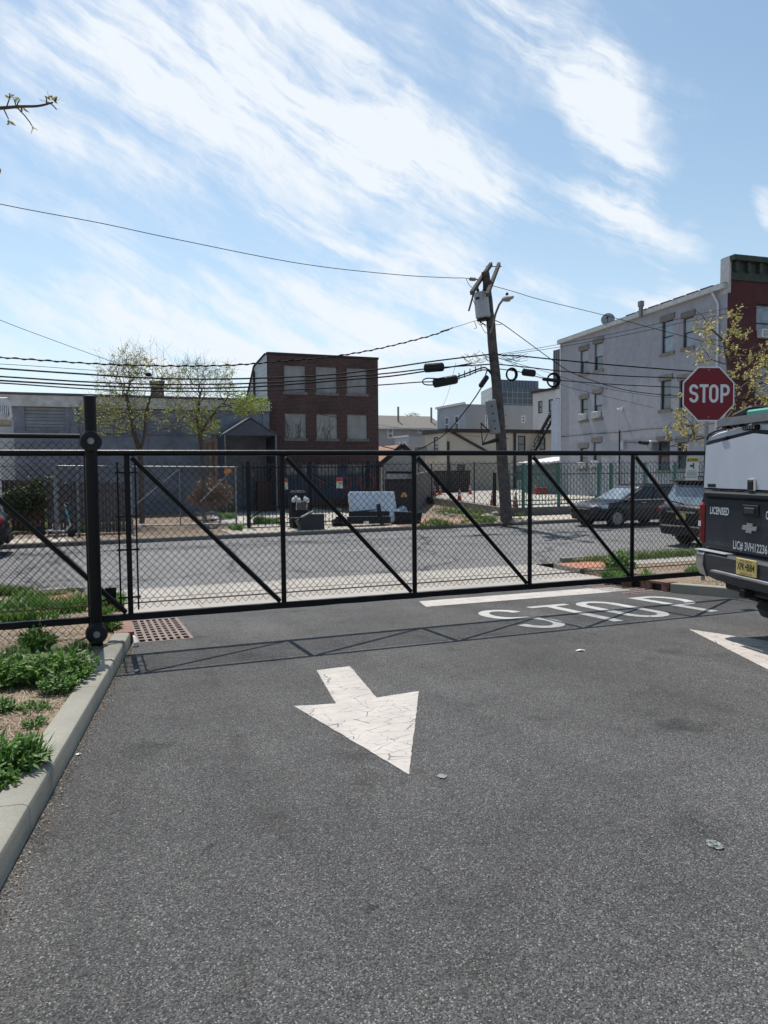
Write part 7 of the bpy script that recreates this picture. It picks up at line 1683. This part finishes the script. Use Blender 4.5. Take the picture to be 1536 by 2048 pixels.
# rubble by the pole
M_ROCK = plain('pale rubble', (.36, .33, .29), .9, 0, .25, 5)
def rock(label, p, s_, seed):
    r_ = random.Random(seed); rings = []
    for th in (-.5, -.1, .4, .9, 1.3): rings.append([p+Vector((cos(2*pi*k/9)*cos(th)*s_*r_.uniform(.75, 1.2)*1.3, sin(2*pi*k/9)*cos(th)*s_*r_.uniform(.75, 1.2), (sin(th)+.4)*s_*.7*r_.uniform(.8, 1.1))) for k in range(9)])
    return tag(MB().loft(rings).build('rock', M_ROCK, M=base(p)), label, 'rock', 'rubble on the dirt patch')
for lab, px, py, s_ in (('largest pale rock on the dirt patch, just left of the leaning pole', 974, 1037, .22), ('flat grey rock behind the largest rock by the pole', 990, 1030, .18), ('pale rock in the weeds left of the pole', 905, 1033, .13), ('white stone at the upper left of the dirt patch', 876, 1024, .11), ('small stone on the red dirt', 893, 1029, .10), ('grey stone right at the foot of the pole', 1027, 1046, .16), ('pale stone beside the pole foot in the weeds', 996, 1047, .12), ('low stone right of the pole weeds', 1050, 1044, .12)):
    rock(lab, at(px, py), s_, int(px))
# litter on the asphalt
def scrap(name, label, px, py, w, l, mat, seed, h=.012, rz=0.0):
    r_ = random.Random(seed); c = G(px, py, .006); n = 10; m = MB(); rim = []
    for k in range(n): a = 2*pi*k/n+rz; kk = r_.uniform(.75, 1.15); v_ = c+Vector((cos(a)*w*kk, sin(a)*l*kk, r_.uniform(0, h))); rim.append(v_)
    m.add(rim+[c+ZUP*h*1.2]+[q-ZUP*.003 for q in rim], [(k, (k+1) % n, n) for k in range(n)]+[tuple(range(n+1, 2*n+1))[::-1]]+[(k, k+n+1, (k+1) % n+n+1, (k+1) % n) for k in range(n)])
    return tag(m.build(name, mat, M=base(c)), label, 'litter')
scrap('paper_scrap', 'small white strip of paper on the asphalt below the road word', 1161, 1301, .05, .025, M_WHITE, 1)
scrap('flattened_lid', 'flat grey disc pressed into the asphalt below the arrow tip', 884, 1552, .028, .03, plain('grey disc', (.20, .20, .20), .6), 2, .003)
scrap('paper_scrap', 'white round scrap lying by the left kerb', 157, 1508, .016, .02, M_WHITE, 3, .004)
crumple('crushed_wrapper', 'crushed dull green wrapper on the asphalt at lower right', 'litter', G(1430, 1690, .004), .028, .042, .014, plain('dull green wrapper', (.16, .19, .17), .45, 0, .5, 60), 4)
scrap('paper_scrap', 'tiny white scrap near the kerb and gate shadow', 273, 1342, .02, .03, M_WHITE, 5)
scrap('paper_scrap', 'thin white stick of litter in the weeds behind the gate rail', 130, 1229, .05, .03, M_WHITE, 6)
bgq = G(270, 1291, .01); tag(MB().loft([[bgq+Vector((x+.03*cos(a*2*pi/7)*s_, y+.05*sin(a*2*pi/7)*s_, z)) for a in range(7)] for x, y, z, s_ in ((0, 0, 0, 1.2), (.01, .01, .04, 1.0), (-.02, .05, .09, .5), (-.05, .09, .10, .15))]).build('plastic_bag', plain('thin white plastic', (.55, .55, .52), .35), M=base(bgq)), 'torn white plastic scrap against the kerb beside the drain grate', 'plastic scrap')
fl_ = G(76, 1224, .30); tag(MB().lathe(fl_, ZUP, [(0, .004), (.005, .02), (.012, .018), (.016, .006)], 10).tube([fl_-ZUP*.17, fl_], .003, 4).build('dandelion', plain('dandelion yellow', (.65, .38, .02), .7), M=base(fl_-ZUP*.17)), 'single orange yellow dandelion in the weeds behind the gate rail', 'flower')
# debris along the kerb foot
r_ = random.Random(5); m = MB()
for k in range(1500):
    v_ = r_.uniform(1.2, 9.0); p = UV(kerb_u(v_)+.01+abs(r_.gauss(0, .045)), v_, .006); leafq(m, p, rv(r_), r_.uniform(.006, .02), .004, r_)
stuff(m.build('leaf_litter', M_STRAW), 'fine leaf litter gathered along the foot of the left kerb', 'litter')

r_ = random.Random(15); m = MB()
for k in range(260):
    x, y = r_.uniform(-20, 190), r_.uniform(1262, 1560)
    if x > 233-(y-1261)*.76-12: continue
    p = G(x, y, .135); a = r_.uniform(0, 2*pi); L = r_.uniform(.04, .14); d = Vector((cos(a), sin(a), r_.uniform(0, .45))); m.tube([p, p+d*L*.5+rv(r_)*.008, p+d*L], [.0022, .0018, .001], 4, False)
stuff(m.build('dead_stems', M_STRAW), 'dry dead stems lying among the weeds of the planting bed', 'dead stems')
